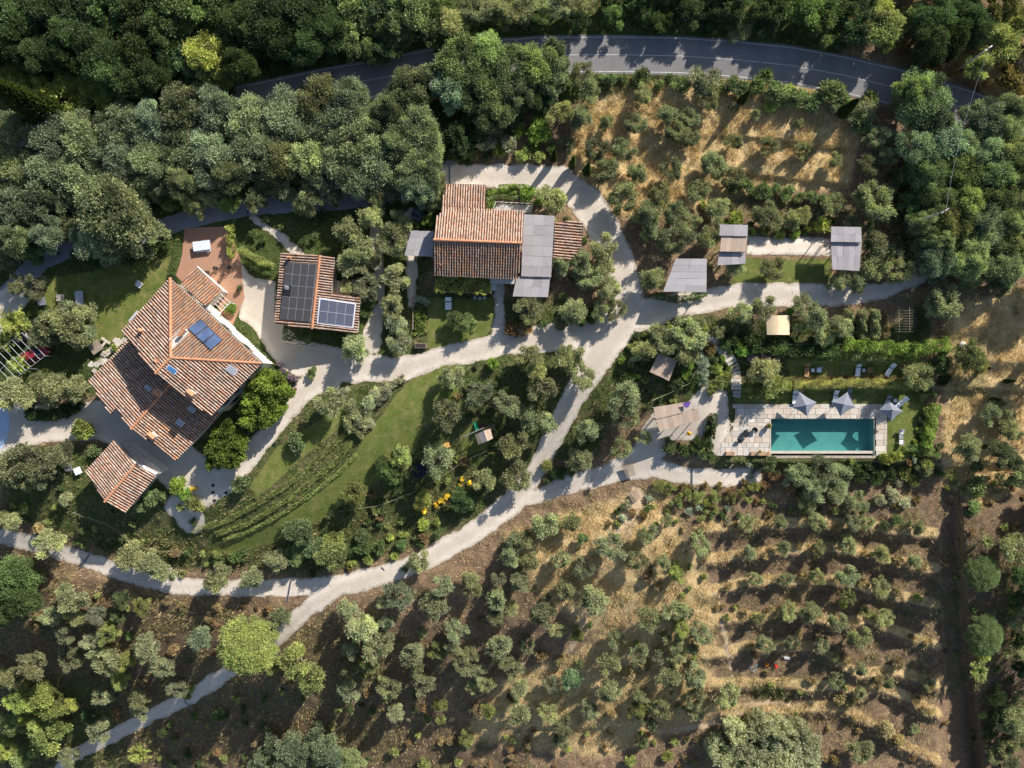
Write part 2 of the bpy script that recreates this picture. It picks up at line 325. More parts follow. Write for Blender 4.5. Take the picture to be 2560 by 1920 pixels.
ASPH = [(-300, 430), (200, 385), (440, 320), (600, 262), (820, 216), (930, 198), (1060, 172), (1200, 148), (1350, 137), (1550, 136), (1700, 139), (1836, 148), (1980, 163), (2108, 187), (2244, 219), (2420, 272), (2560, 335), (2750, 440)]
MAIN = [(1120, 440, 26), (1250, 440, 30), (1400, 448, 34), (1465, 500, 40), (1505, 565, 42), (1545, 640, 38), (1562, 700, 38), (1570, 770, 46), (1530, 830, 48), (1470, 930, 36), (1420, 1020, 28), (1375, 1110, 24), (1335, 1190, 24), (1280, 1260, 30), (1180, 1335, 27), (1060, 1402, 26), (960, 1437, 26), (850, 1465, 26), (780, 1512, 23), (720, 1570, 20), (640, 1640, 18), (570, 1680, 20), (480, 1740, 20), (380, 1788, 17), (300, 1830, 17), (180, 1890, 16), (120, 1960, 16)]
LOW = [(850, 1465, 24), (700, 1468, 22), (560, 1470, 22), (420, 1462, 22), (300, 1428, 21), (200, 1395, 20), (100, 1362, 20), (0, 1338, 18), (-140, 1315, 18)]
MID = [(1570, 790, 40), (1450, 838, 36), (1330, 850, 36), (1250, 862, 28), (1180, 878, 28), (1100, 893, 26), (1000, 925, 30), (900, 920, 38), (800, 910, 50), (725, 885, 42), (690, 840, 40), (640, 770, 30), (620, 720, 30), (595, 680, 22)]
COURT = [[(825, 940, 38), (770, 965, 30), (725, 1020, 24), (672, 1085, 24), (615, 1150, 26), (565, 1200, 34), (510, 1245, 26)], [(500, 1210, 60), (430, 1150, 60), (350, 1090, 50), (260, 1050, 50), (150, 1060, 44), (70, 1060, 52), (0, 1075, 66), (-120, 1080, 70)], [(480, 1300, 34), (440, 1265, 26)]]
EAST = [(1600, 790, 40), (1690, 762, 30), (1760, 752, 28), (1850, 738, 30), (1980, 738, 30), (2100, 738, 28), (2200, 728, 20), (2300, 695, 16)]
PATH = [[(1325, 1245, 18), (1420, 1212, 24), (1520, 1187, 26), (1590, 1160, 36), (1640, 1170, 26), (1720, 1190, 20), (1800, 1196, 22), (1880, 1190, 22)], [(1600, 1150, 34), (1640, 1100, 44), (1660, 1060, 40), (1740, 1050, 50), (1780, 1000, 40), (1790, 1090, 38), (1800, 1125, 20)]]
SMALL = [[(1248, 700, 13), (1249, 790, 12), (1245, 850, 18)], [(935, 540, 12), (945, 640, 13), (950, 760, 16), (925, 860, 26)], [(630, 545, 8), (700, 590, 11), (750, 640, 13)], [(1030, 540, 20), (1030, 760, 10)], [(40, 740, 35), (-20, 790, 50)]]
LANE = [(1130, 425, 24), (1000, 480, 20), (860, 503, 22), (750, 508, 22), (620, 518, 22), (500, 540, 23), (430, 562, 23), (300, 600, 25), (190, 612, 25), (100, 650, 26), (20, 740, 28), (-140, 830, 30)]
PARK = [(1868, 612), (2078, 618), (2076, 640), (1866, 636)]
rag = (fbm(U, V, 26, 5) - .5) * 16
rag = rag + (fbm(U, V, 9, 6, 2) - .5) * 9
rag2 = (fbm(U, V, 14, 9) - .5) * 9
sd = {}
sd['asph'] = chainsd(U, V, [(*p, 49) for p in ASPH]) + rag2 * .4
sd['gravel'] = mn(chainsd(U, V, MAIN), chainsd(U, V, LOW), chainsd(U, V, MID), *[chainsd(U, V, c) for c in COURT + PATH + SMALL], chainsd(U, V, EAST),
                  polysd(U, V, [(1870, 590), (2080, 594), (2078, 640), (1866, 636)]), polysd(U, V, [(605, 690), (690, 700), (690, 850), (600, 800)]), polysd(U, V, [(1115, 415), (1400, 420), (1400, 480), (1115, 465)])) + rag * .7
sd['pave'] = np.hypot(U + 75, V - 1060) - 100
sd['lane'] = chainsd(U, V, LANE) + rag2
sd['brick'] = polysd(U, V, [(462, 570), (566, 566), (600, 640), (606, 700), (612, 745), (575, 830), (540, 760), (470, 720), (440, 690), (455, 640)]) + rag2 * .3
LAWNS = [polysd(U, V, [(1088, 905), (1145, 898), (1150, 960), (1138, 1035), (1062, 1065), (1035, 1130), (965, 1190), (905, 1228), (800, 1300), (700, 1352), (600, 1382), (520, 1380), (640, 1325), (760, 1250), (850, 1172), (905, 1110), (970, 1010), (1025, 950)]),
         polysd(U, V, [(1072, 745), (1243, 745), (1243, 800), (1213, 842), (1168, 862), (1085, 878), (1068, 872)]),
         polysd(U, V, [(1838, 968), (2280, 968), (2312, 1000), (2272, 1150), (2200, 1150), (2200, 1020), (1838, 1015)]), polysd(U, V, [(1965, 885), (2310, 885), (2320, 962), (1975, 955)]),
         polysd(U, V, [(1868, 645), (2078, 648), (2078, 705), (1860, 708), (1812, 722)]), polysd(U, V, [(100, 700), (430, 640), (410, 720), (300, 850), (230, 870), (180, 800), (110, 760)]),
         polysd(U, V, [(1642, 832), (1708, 815), (1720, 870), (1650, 905)]), polysd(U, V, [(1150, 1075), (1215, 1040), (1235, 1090), (1215, 1125), (1150, 1140)]),
         polysd(U, V, [(690, 1120), (860, 1010), (875, 1050), (740, 1160), (640, 1250), (620, 1220)])]
sd['lawn'] = mn(*LAWNS) + rag * .6
POOLR = [(1926.5, 1046.8), (2184.7, 1046.8), (2184.7, 1139), (1926.5, 1139)]
DECKP = [(1800, 1016), (1838, 1008), (2215, 1014), (2217, 1132), (2186, 1134), (2186, 1141), (1795, 1141), (1790, 1128), (1846, 1128), (1846, 1016)]
sd['deck'] = polysd(U, V, [(1838, 1010), (2215, 1014), (2216, 1134), (2186, 1141), (1790, 1139), (1800, 1120), (1838, 1060)])
pool_sd = polysd(U, V, POOLR)
hard = mn(sd['asph'], sd['gravel'], sd['lane'], sd['pave'], sd['brick'], sd['deck'], sd['lawn'] + 3)
rough = np.clip(hard / 14, 0, 1) * (np.abs(U - 1280) < 1500) * (np.abs(V - 960) < 1150)
TZ = (T0(U, V) + rough * ((fbm(U, V, 22, 21, 3) - .5) * .55 + (fbm(U, V, 90, 31, 2) - .5) * .6)).astype(np.float32)
POOLZ = float(T0(np.array(2050.), np.array(1100.)))
dk = S(1 - np.clip(sd['deck'] / 14, 0, 1)); TZ = TZ * (1 - dk) + (POOLZ - .06) * dk
def Th(u, v):
    i = np.clip(np.searchsorted(us, u) - 1, 0, NU - 2); j = np.clip(np.searchsorted(vs_, v) - 1, 0, NV - 2)
    a = (u - us[i]) / (us[i + 1] - us[i]); b = (v - vs_[j]) / (vs_[j + 1] - vs_[j])
    return (TZ[j, i] * (1 - a) + TZ[j, i + 1] * a) * (1 - b) + (TZ[j + 1, i] * (1 - a) + TZ[j + 1, i + 1] * a) * b
def th(u, v): return float(Th(np.array(float(u)), np.array(float(v))))
def PG(u, v, dz=0): z = th(u, v); p = P(u, v, z); return Vector((p.x, p.y, z + dz))
def Pn(u, v, z): return np.stack([(u - 1280) * KP * (CH - z), (960 - v) * KP * (CH - z), z], -1)
# ---- ground zone masks: r = dry straw, g = green cover (land colour), b = shade painted into the soil ----
def blob(L, w): return S(.5 - polysd(U, V, L) / (2 * w))
straw = .36 + 0 * U
straw = np.maximum(straw, blob([(1560, 180), (2080, 200), (2160, 300), (2120, 470), (1900, 480), (1600, 560), (1480, 520), (1420, 380), (1440, 260)], 40) * 1.0)
straw = np.maximum(straw, blob([(1250, 1330), (1650, 1210), (1800, 1500), (1780, 1800), (1500, 1900), (1150, 1850), (1250, 1700), (1500, 1600), (1350, 1500)], 60) * .9)
straw = np.maximum(straw, blob([(2360, 760), (2600, 700), (2600, 1200), (2440, 1300), (2350, 1200)], 40) * .8)
straw = np.maximum(straw, blob([(2250, 20), (2600, 100), (2600, 320), (2300, 150)], 40) * .6)
for L in LIPS:                                   # dry grass stands on the terrace lips
    d = V - fl(L, U); M = S((U - 1700) / 60) * (1 - S((U - 2340) / 30)); straw = np.maximum(straw, .95 * np.exp(-((d + 14) / 16) ** 2) * M)
straw = straw - .22 * blob([(2340, 1240), (2600, 1240), (2600, 1950), (2380, 1950)], 30)
green = .19 + .22 * S((fbm(U, V, 55, 61, 3) - .45) * 5)
green = np.maximum(green, blob([(-200, -200), (2300, -200), (2100, 150), (1250, 300), (1120, 560), (1000, 900), (600, 1000), (0, 1000), (-200, 900)], 50) * .75)
green = np.maximum(green, blob([(1000, 700), (1600, 760), (1850, 780), (2320, 800), (2330, 1180), (1800, 1190), (1560, 1000), (1500, 1150), (1330, 1180), (1180, 1330), (850, 1440), (400, 1430), (250, 1380), (0, 1300), (0, 1100), (400, 1100)], 30) * .62)
green = np.maximum(green, blob([(2150, 450), (2600, 300), (2600, 700), (2300, 740), (2150, 640)], 50) * .5)
green = np.maximum(green, blob([(1180, 900), (1560, 880), (1380, 1100), (1300, 1200), (1200, 1220), (1170, 1000)], 30) * .35)
green = np.maximum(green, blob([(0, 1700), (260, 1640), (360, 1950), (0, 1950)], 60) * .6)
green = np.maximum(green, blob([(-100, 1430), (600, 1490), (900, 1560), (1150, 1750), (1250, 1950), (-100, 1950)], 60) * .38)
green = np.maximum(green, blob([(1690, 1250), (1760, 1400), (1790, 1700), (1690, 1800), (1600, 1600), (1660, 1400)], 50) * .38)
green = np.maximum(green, blob([(1870, 1700), (1960, 1700), (1990, 1760), (1870, 1760)], 20) * .6)
green = np.maximum(green, blob([(2330, 830), (2500, 830), (2480, 1000), (2360, 1050)], 40) * .5)
green = np.maximum(green, blob([(1800, 470), (2150, 490), (2150, 560), (1800, 560)], 25) * .5)
straw = straw * (1 - .75 * np.clip(green - .3, 0, 1))
track = S(1 - np.abs(chainsd(U, V, [(2352, 1180, 0), (2350, 1400, 0), (2358, 1600, 0), (2378, 1930, 0)])) / 16)
straw = np.maximum(straw, .42 * track)
trk2 = S(1 - chainsd(U, V, [(1600, 1240, 0), (1560, 1360, 0), (1480, 1560, 0), (1400, 1650, 0)]) / 22); straw = np.maximum(straw, .55 * trk2); green = green * (1 - trk2 * .8)
ctk = S(1 - chainsd(U, V, [(1460, 1835, 0), (1700, 1830, 0), (1800, 1790, 0), (1880, 1760, 0), (1990, 1762, 0)]) / 12); straw = np.maximum(straw, .7 * ctk); green = green * (1 - ctk)
def clip_sheet(sdf, off, extra=None):
    """grid triangles cut where sdf crosses zero; keeps sdf<0"""
    j, i = np.meshgrid(np.arange(NV - 1), np.arange(NU - 1), indexing='ij'); a = (j * NU + i).ravel(); b = a + 1; c = a + NU + 1; d = a + NU
    T = np.concatenate([np.stack([a, d, b], 1), np.stack([b, d, c], 1)]); s = sdf.ravel().astype(np.float64); st = s[T]; nin = (st < 0).sum(1)
    full = T[nin == 3]; uu, vv, zz = U.ravel(), V.ravel(), TZ.ravel(); tri = [full]; nv = []; base = NU * NV
    for want in (1, 2):
        q = T[nin == want]; 
        if not len(q): continue
        sq = s[q] < 0; lone = np.argmax(sq, 1) if want == 1 else np.argmin(sq, 1); r = np.arange(len(q))
        p0 = q[r, lone]; p1 = q[r, (lone + 1) % 3]; p2 = q[r, (lone + 2) % 3]
        def cut(x, y):
            t = s[x] / (s[x] - s[y]); return np.stack([uu[x] + t * (uu[y] - uu[x]), vv[x] + t * (vv[y] - vv[x]), zz[x] + t * (zz[y] - zz[x])], 1)
        A = cut(p0, p1); B = cut(p0, p2); n0 = base + sum(len(x) for x in nv); nv += [A, B]; ia = n0 + np.arange(len(q)); ib = ia + len(q)
        if want == 1: tri.append(np.stack([p0, ia, ib], 1))
        else: tri += [np.stack([ia, p1, p2], 1), np.stack([ia, p2, ib], 1)]
    tri = np.concatenate(tri); allp = np.concatenate([np.stack([uu, vv, zz], 1)] + nv)
    used, inv = np.unique(tri, return_inverse=True); pp = allp[used]; W = Pn(pp[:, 0], pp[:, 1], pp[:, 2]); W[:, 2] += off
    return W, inv.reshape(-1, 3), used
def sheet(name, sdf, off, mat, kind='structure'):
    W, F, us_ = clip_sheet(sdf, off); e_ = np.concatenate([np.clip(sdf, -60, 0).ravel(), np.zeros(max(0, int(us_.max()) + 1 - sdf.size))])[us_]; return tag(link(name, np_mesh(name, W, F, mat, {'edge': e_}, smooth=True)), kind=kind)
W, F, used = clip_sheet(-(pool_sd - 1.5), 0)
dark = np.maximum(blob([(-100, 1400), (500, 1480), (760, 1540), (1150, 1620), (1000, 1800), (1300, 1870), (1300, 1960), (-100, 1960)], 60), blob([(2400, 1200), (2600, 1200), (2600, 1960), (2430, 1960)], 20))  # shade of slopes, woods and terraces painted in as darker soil
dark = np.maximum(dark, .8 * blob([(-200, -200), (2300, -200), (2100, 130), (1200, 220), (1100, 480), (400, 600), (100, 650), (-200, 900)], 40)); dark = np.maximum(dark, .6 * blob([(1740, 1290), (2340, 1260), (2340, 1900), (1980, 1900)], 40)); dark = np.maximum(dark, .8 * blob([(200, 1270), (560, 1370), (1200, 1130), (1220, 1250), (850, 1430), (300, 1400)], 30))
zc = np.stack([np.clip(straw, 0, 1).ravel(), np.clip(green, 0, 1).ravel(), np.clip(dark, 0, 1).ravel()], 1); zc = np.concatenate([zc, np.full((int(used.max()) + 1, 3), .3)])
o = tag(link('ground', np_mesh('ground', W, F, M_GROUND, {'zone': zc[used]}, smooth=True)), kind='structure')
pcut = lambda s: np.maximum(s, -(pool_sd - 2))
sheet('lawn', np.maximum(pcut(sd['lawn']), -sd['deck']), .015, M_LAWN)
sheet('gravel_drive', np.maximum(sd['gravel'], -(sd['deck'])), .024, M_GRAVEL)
M_TRACK = mat_gravel('sandy_track', (.47, .36, .245), .2, True)
sd['track'] = mn(chainsd(U, V, [(1590, 1235, 22), (1560, 1330, 20), (1500, 1440, 9), (1455, 1560, 7), (1420, 1640, 3)]), chainsd(U, V, [(*cp('I', *c), w_) for *c, w_ in [(-260, 1400, 4), (0, 1395, 6), (150, 1370, 8), (330, 1310, 9), (430, 1250, 9), (620, 1228, 7), (740, 1240, 6), (820, 1300, 3)]]), chainsd(U, V, [(1785, 1485, 2), (1805, 1560, 3), (1830, 1690, 3)])) + rag * 1.1
sheet('dirt_track', np.maximum(sd['track'], -(sd['gravel'] + 1)), .02, M_TRACK)
sheet('paved_court', sd['pave'], .034, M_PAVE)
sheet('lane', np.maximum(sd['lane'], -(sd['gravel'] + 2)), .020, M_LANE)
sheet('brick_paving', sd['brick'], .030, M_BRICK)
sheet('asphalt_road', sd['asph'], .016, M_ASPH)
def offs(L, d):
    r = []
    for i, p in enumerate(L):
        a = L[max(i - 1, 0)]; b = L[min(i + 1, len(L) - 1)]; tx, ty = b[0] - a[0], b[1] - a[1]; q = math.hypot(tx, ty); r.append((p[0] - ty / q * d, p[1] + tx / q * d))
    return r
for nm, d, wd in (('edge_line', -43, .9), ('edge_line', 43, .9), ('centre_line', 1, .75)):
    s_ = chainsd(U, V, [(*p, wd + .2) for p in offs(ASPH, d)])
    # thin line: build as ribbon following the sampled road
    L = []; A = offs(ASPH, d)
    for a, b in zip(A, A[1:]):
        n = max(1, int(math.hypot(b[0] - a[0], b[1] - a[1]) / 5)); L += [(a[0] + (b[0] - a[0]) * k / n, a[1] + (b[1] - a[1]) * k / n) for k in range(n)]
    l1 = offs(L, -wd); l2 = offs(L, wd); V3 = [PG(*p, .034) for p in l1] + [PG(*p, .034) for p in l2]; n = len(L)
    fs = [(i, i + 1, n + i + 1, n + i) for i in range(n - 1)]
    tag(link(nm, np_mesh(nm, V3, fs, M_PAINT)), kind='structure')
# ---------------- foliage meshes ----------------
def unit(a): return a / (np.linalg.norm(a, axis=-1, keepdims=True) + 1e-9)
def leaves(Cn, Dr, L, Wd, rs, fold=0.0):
    """leaf blades: centre, pointing direction, length, width -> one quad each (kite)"""
    n = len(Cn); r = unit(rs.randn(n, 3)); sd_ = unit(np.cross(Dr, r)); L = L[:, None]; Wd = Wd[:, None]
    a = Cn - Dr * L * .5; b = Cn + sd_ * Wd * .5; c = Cn + Dr * L * .5; d = Cn - sd_ * Wd * .5
    V3 = np.stack([a, b, c, d], 1).reshape(-1, 3); F = np.arange(4 * n).reshape(-1, 4); return V3, F
def crown_np(rs, clumps, cr, per, ll, lw, up=.5, shell=.55, varc=.25):
    """clumps (m,3) centres, cr (m,) radii"""
    m = len(clumps); k = np.repeat(np.arange(m), per); n = len(k)
    d = unit(rs.randn(n, 3)); rad = (shell + (1 - shell) * rs.rand(n) ** .6) * cr[k] * (1 + .22 * rs.randn(n).clip(-1, 1.6))
    d[:, 2] = d[:, 2] * .8 + .12; p = clumps[k] + d * rad[:, None]
    dr = unit(d + rs.randn(n, 3) * .55 + np.array([0, 0, up * .4])); L = ll * (.6 + .8 * rs.rand(n)); Wd = lw * (.7 + .6 * rs.rand(n))
    V3, F = leaves(p, dr, L, Wd, rs); cv = (.5 + varc * rs.randn(m))[k] + .13 * rs.randn(n); return V3, F, np.repeat(cv.clip(0, 1), 4)
def fm(name, V3, F, var, mat=None): return np_mesh(name, V3, F, mat or M_LEAF, {'var': var})
def olive_mesh(i):
    rs = np.random.RandomState(100 + i); R = 2.2; cl = []; hollow = i % 3 != 1
    n = 20 + rs.randint(8); off = rs.randn(3) * .25; off[2] = 0
    for k in range(n):
        a = rs.rand() * 6.28; rr = R * ((.45 + .42 * rs.rand()) if hollow and k > 3 else .8 * math.sqrt(rs.rand())); lob = 1 + .16 * math.sin(2 * a + i) + .12 * math.sin(3 * a + 2 * i)
        cl.append((math.cos(a) * rr * lob, math.sin(a) * rr * lob, 2.3 + .75 * rs.randn() * .6 + .5 * (1 - (rr / R) ** 2)))
    cl = np.array(cl) + off; cr = .5 + .35 * rs.rand(n)
    V3, F, va = crown_np(rs, cl, cr, 270, .34, .115, .9, .35, .16); t = MB(); t.tube([(0, 0, -.3), (.05, .05, .5), (.08, 0, 1.0)], .2, 6, .15)
    for k in range(0, n, 3): c = cl[k]; t.tube([(.05, 0, .8), tuple(c * .5 + np.array([0, 0, .55])), tuple(c)], .075, 4, .02, cap=False)
    for k in range(1, 14, 3): c = cl[k]; t.tube([tuple(c * .5), tuple(c + np.array([.15 * (k % 2), .1, .75]))], .045, 3, .018, cap=False)
    return fm('olive_crown', V3, F, va), t.mesh('olive_trunk', M_OBARK)
def big_mesh(i, R=5.0, H=7.0, nc=52, per=420, ll=.36, lw=.2, seed=200, dome=1.0, up=.5, crk=(.85, .75)):
    rs = np.random.RandomState(seed + i); cl = []; ph = rs.rand(4) * 6.28
    for k in range(nc):
        a = rs.rand() * 6.28; q = math.sqrt(rs.rand()) ; lob = 1 + .12 * math.sin(2 * a + ph[0]) + .11 * math.sin(3 * a + ph[1]) + .07 * math.sin(5 * a + ph[2])
        r = R * .86 * q * lob; top = H * (.52 + .40 * dome * math.sqrt(max(0, 1 - q * q))) + .35 * rs.randn()
        if k % 4 == 0: top -= H * .22 * rs.rand()
        cl.append((math.cos(a) * r, math.sin(a) * r, top))
    cl = np.array(cl); cr = crk[0] + crk[1] * rs.rand(nc); V3, F, va = crown_np(rs, cl, cr, per, ll, lw, up, .5, .2)
    t = MB(); t.tube([(0, 0, -.5), (.1, .1, H * .25), (0, 0, H * .5)], R * .06, 6, R * .035)
    for k in range(0, nc, 7): c = cl[k]; t.tube([(0, 0, H * .3), tuple(c * .55 + np.array([0, 0, H * .2])), tuple(c)], .13, 4, .03, cap=False)
    return fm('tree_crown', V3, F, va), t.mesh('tree_trunk', M_BARK)
def shrub_mesh(i, R=1.0, H=1.15, ll=.2, lw=.11, seed=300, nc=15, per=130, spiky=False):
    rs = np.random.RandomState(seed + i); cl = []; 
    for k in range(nc):
        a = rs.rand() * 6.28; q = math.sqrt(rs.rand()); cl.append((math.cos(a) * R * .75 * q, math.sin(a) * R * .75 * q, H * (.35 + .4 * math.sqrt(1 - q * q * .9)) + .08 * rs.randn()))
    cl = np.array(cl); cr = R * (.25 + .2 * rs.rand(nc)); V3, F, va = crown_np(rs, cl, cr, per, ll, lw, .8 if spiky else .5, .3, .2); return fm('foliage', V3, F, va)
def spray_mesh(i, seed=400):
    """loose, long pinnate sprays (tree of heaven, fig, walnut look)"""
    rs = np.random.RandomState(seed + i); V3s = []; Fs = []; vs = []; nb = 0; t = MB(); t.tube([(0, 0, -.3), (0, 0, 2.2)], .13, 5, .09)
    for k in range(46):
        a = rs.rand() * 6.28; el = rs.rand() * .9 + .15; d = np.array([math.cos(a) * math.cos(el), math.sin(a) * math.cos(el), math.sin(el)]); L = 1.3 + 1.1 * rs.rand(); o_ = np.array([0, 0, 1.9]) + d * .3
        if k % 4 == 0: t.tube([(0, 0, 1.9), tuple(o_ + d * L * .8)], .04, 4, .015, cap=False)
        m = 46; s = (np.arange(m) % 23) / 23; sg = np.where(np.arange(m) < 23, 1, -1); sidev = unit(np.cross(d, [0, 0, 1])); p = o_ + np.outer(s * L, d) - np.outer(s * s * .35, [0, 0, 1]) + rs.randn(m, 3) * .05
        dr = unit(d * .55 + sidev[None] * sg[:, None] + rs.randn(m, 3) * .25); p = p + dr * .14
        v_, f_ = leaves(p, dr, np.full(m, .36), np.full(m, .13), rs); V3s.append(v_); Fs.append(f_ + nb); nb += len(v_); vs.append(np.full(len(v_), .5 + .25 * rs.randn()).clip(0, 1))
    return fm('tree_crown', np.concatenate(V3s), np.concatenate(Fs), np.concatenate(vs)), t.mesh('tree_trunk', M_BARK)
def cypress_mesh(i, H=6, R=.55, n=5200):
    rs = np.random.RandomState(500 + i); z = rs.rand(n) ** .85; a = rs.rand(n) * 6.28; pr = np.minimum(1, (z * 7) ** .6) * (1 - z) ** .62; r = R * pr * (.75 + .35 * rs.rand(n)) * 1.45
    p = np.stack([np.cos(a) * r, np.sin(a) * r, z * H + .15], 1); d = unit(np.stack([np.cos(a) * .4, np.sin(a) * .4, np.ones(n)], 1) + rs.randn(n, 3) * .15)
    V3, F = leaves(p, d, .3 + .2 * rs.rand(n), .09 + .05 * rs.rand(n), rs); t = MB(); t.tube([(0, 0, -.3), (0, 0, H * .8)], .12, 5, .03)
    return fm('cypress_crown', V3, F, np.repeat((.45 + .15 * rs.randn(n)).clip(0, 1), 4)), t.mesh('cypress_trunk', M_BARK)
def pine_mesh(i):
    rs = np.random.RandomState(600 + i); R = 3.4; nc = 120; cl = []
    for k in range(nc):
        q = math.sqrt((k + .5) / nc); a = k * 2.39996 + rs.randn() * .15; cl.append((math.cos(a) * R * q * .92, math.sin(a) * R * q * .92, 2.6 + 2.1 * math.sqrt(max(0, 1 - q * q)) + .12 * rs.randn()))
    cl = np.array(cl); V3, F, va = crown_np(rs, cl, np.full(nc, .50) + .1 * rs.rand(nc), 330, .20, .075, .9, .45, .1); t = MB(); t.tube([(0, 0, -.4), (0, 0, 3.4)], .22, 6, .15)
    for k in range(0, nc, 9): t.tube([(0, 0, 2.6), tuple(cl[k])], .08, 4, .03, cap=False)
    return fm('pine_crown', V3, F, va), t.mesh('pine_trunk', M_BARK)
KINDS = {'ol': ('olive_tree', 'olive tree', 2.42, 3.6, [olive_mesh(i) for i in range(9)]),
         'oak': ('oak_tree', 'oak tree', 5.6, 7.4, [big_mesh(i) for i in range(5)]),
         'bl': ('broadleaf_tree', 'broadleaf tree', 3.6, 5.4, [big_mesh(i, 3.3, 5.6, 30, 330, .30, .21, 230, 1.0, .5, (.6, .5)) for i in range(5)]),
         'sp': ('ash_tree', 'feathery tree', 2.5, 3.6, [spray_mesh(i) for i in range(3)]),
         'cy': ('cypress_tree', 'cypress', .62, 6.2, [cypress_mesh(i) for i in range(2)]),
         'pi': ('pine_tree', 'pine tree', 3.7, 4.9, [pine_mesh(i) for i in range(2)]),
         'sh': ('shrub', 'shrub', 1.12, 1.35, [shrub_mesh(i) for i in range(6)]),
         'fs': ('shrub', 'fine leaved shrub', 1.12, 1.35, [shrub_mesh(i, ll=.2, lw=.05, seed=330, per=170, spiky=True) for i in range(4)])}
TINT = {'m': ((.20, .195, .085), 'yellowish'), 'o': ((.162, .172, .098), 'silvery'), 'p': ((.185, .195, .12), 'pale silvery'), 'q': ((.138, .150, .084), 'dark olive green'), 'g': ((.120, .138, .080), 'grey green'),
        'h': ((.098, .128, .058), 'mid green'), 'd': ((.036, .056, .022), 'dark green'), 'e': ((.058, .088, .032), 'deep green'), 'b': ((.110, .158, .036), 'bright green'), 'y': ((.170, .192, .055), 'yellow green'),
        's': ((.36, .42, .35), 'silver grey'), 'r': ((.17, .115, .06), 'reddish brown'), 't': ((.40, .32, .17), 'straw coloured'), 'u': ((.118, .145, .085), 'blue green'), 'f': ((.72, .55, .09), 'yellow flowering'),
        'k': ((.150, .168, .062), 'olive yellow'), 'w': ((.42, .42, .31), 'creamy flowering'), 'x': ((.27, .22, .09), 'orange tinged'), 'l': ((.20, .15, .19), 'lavender coloured')}
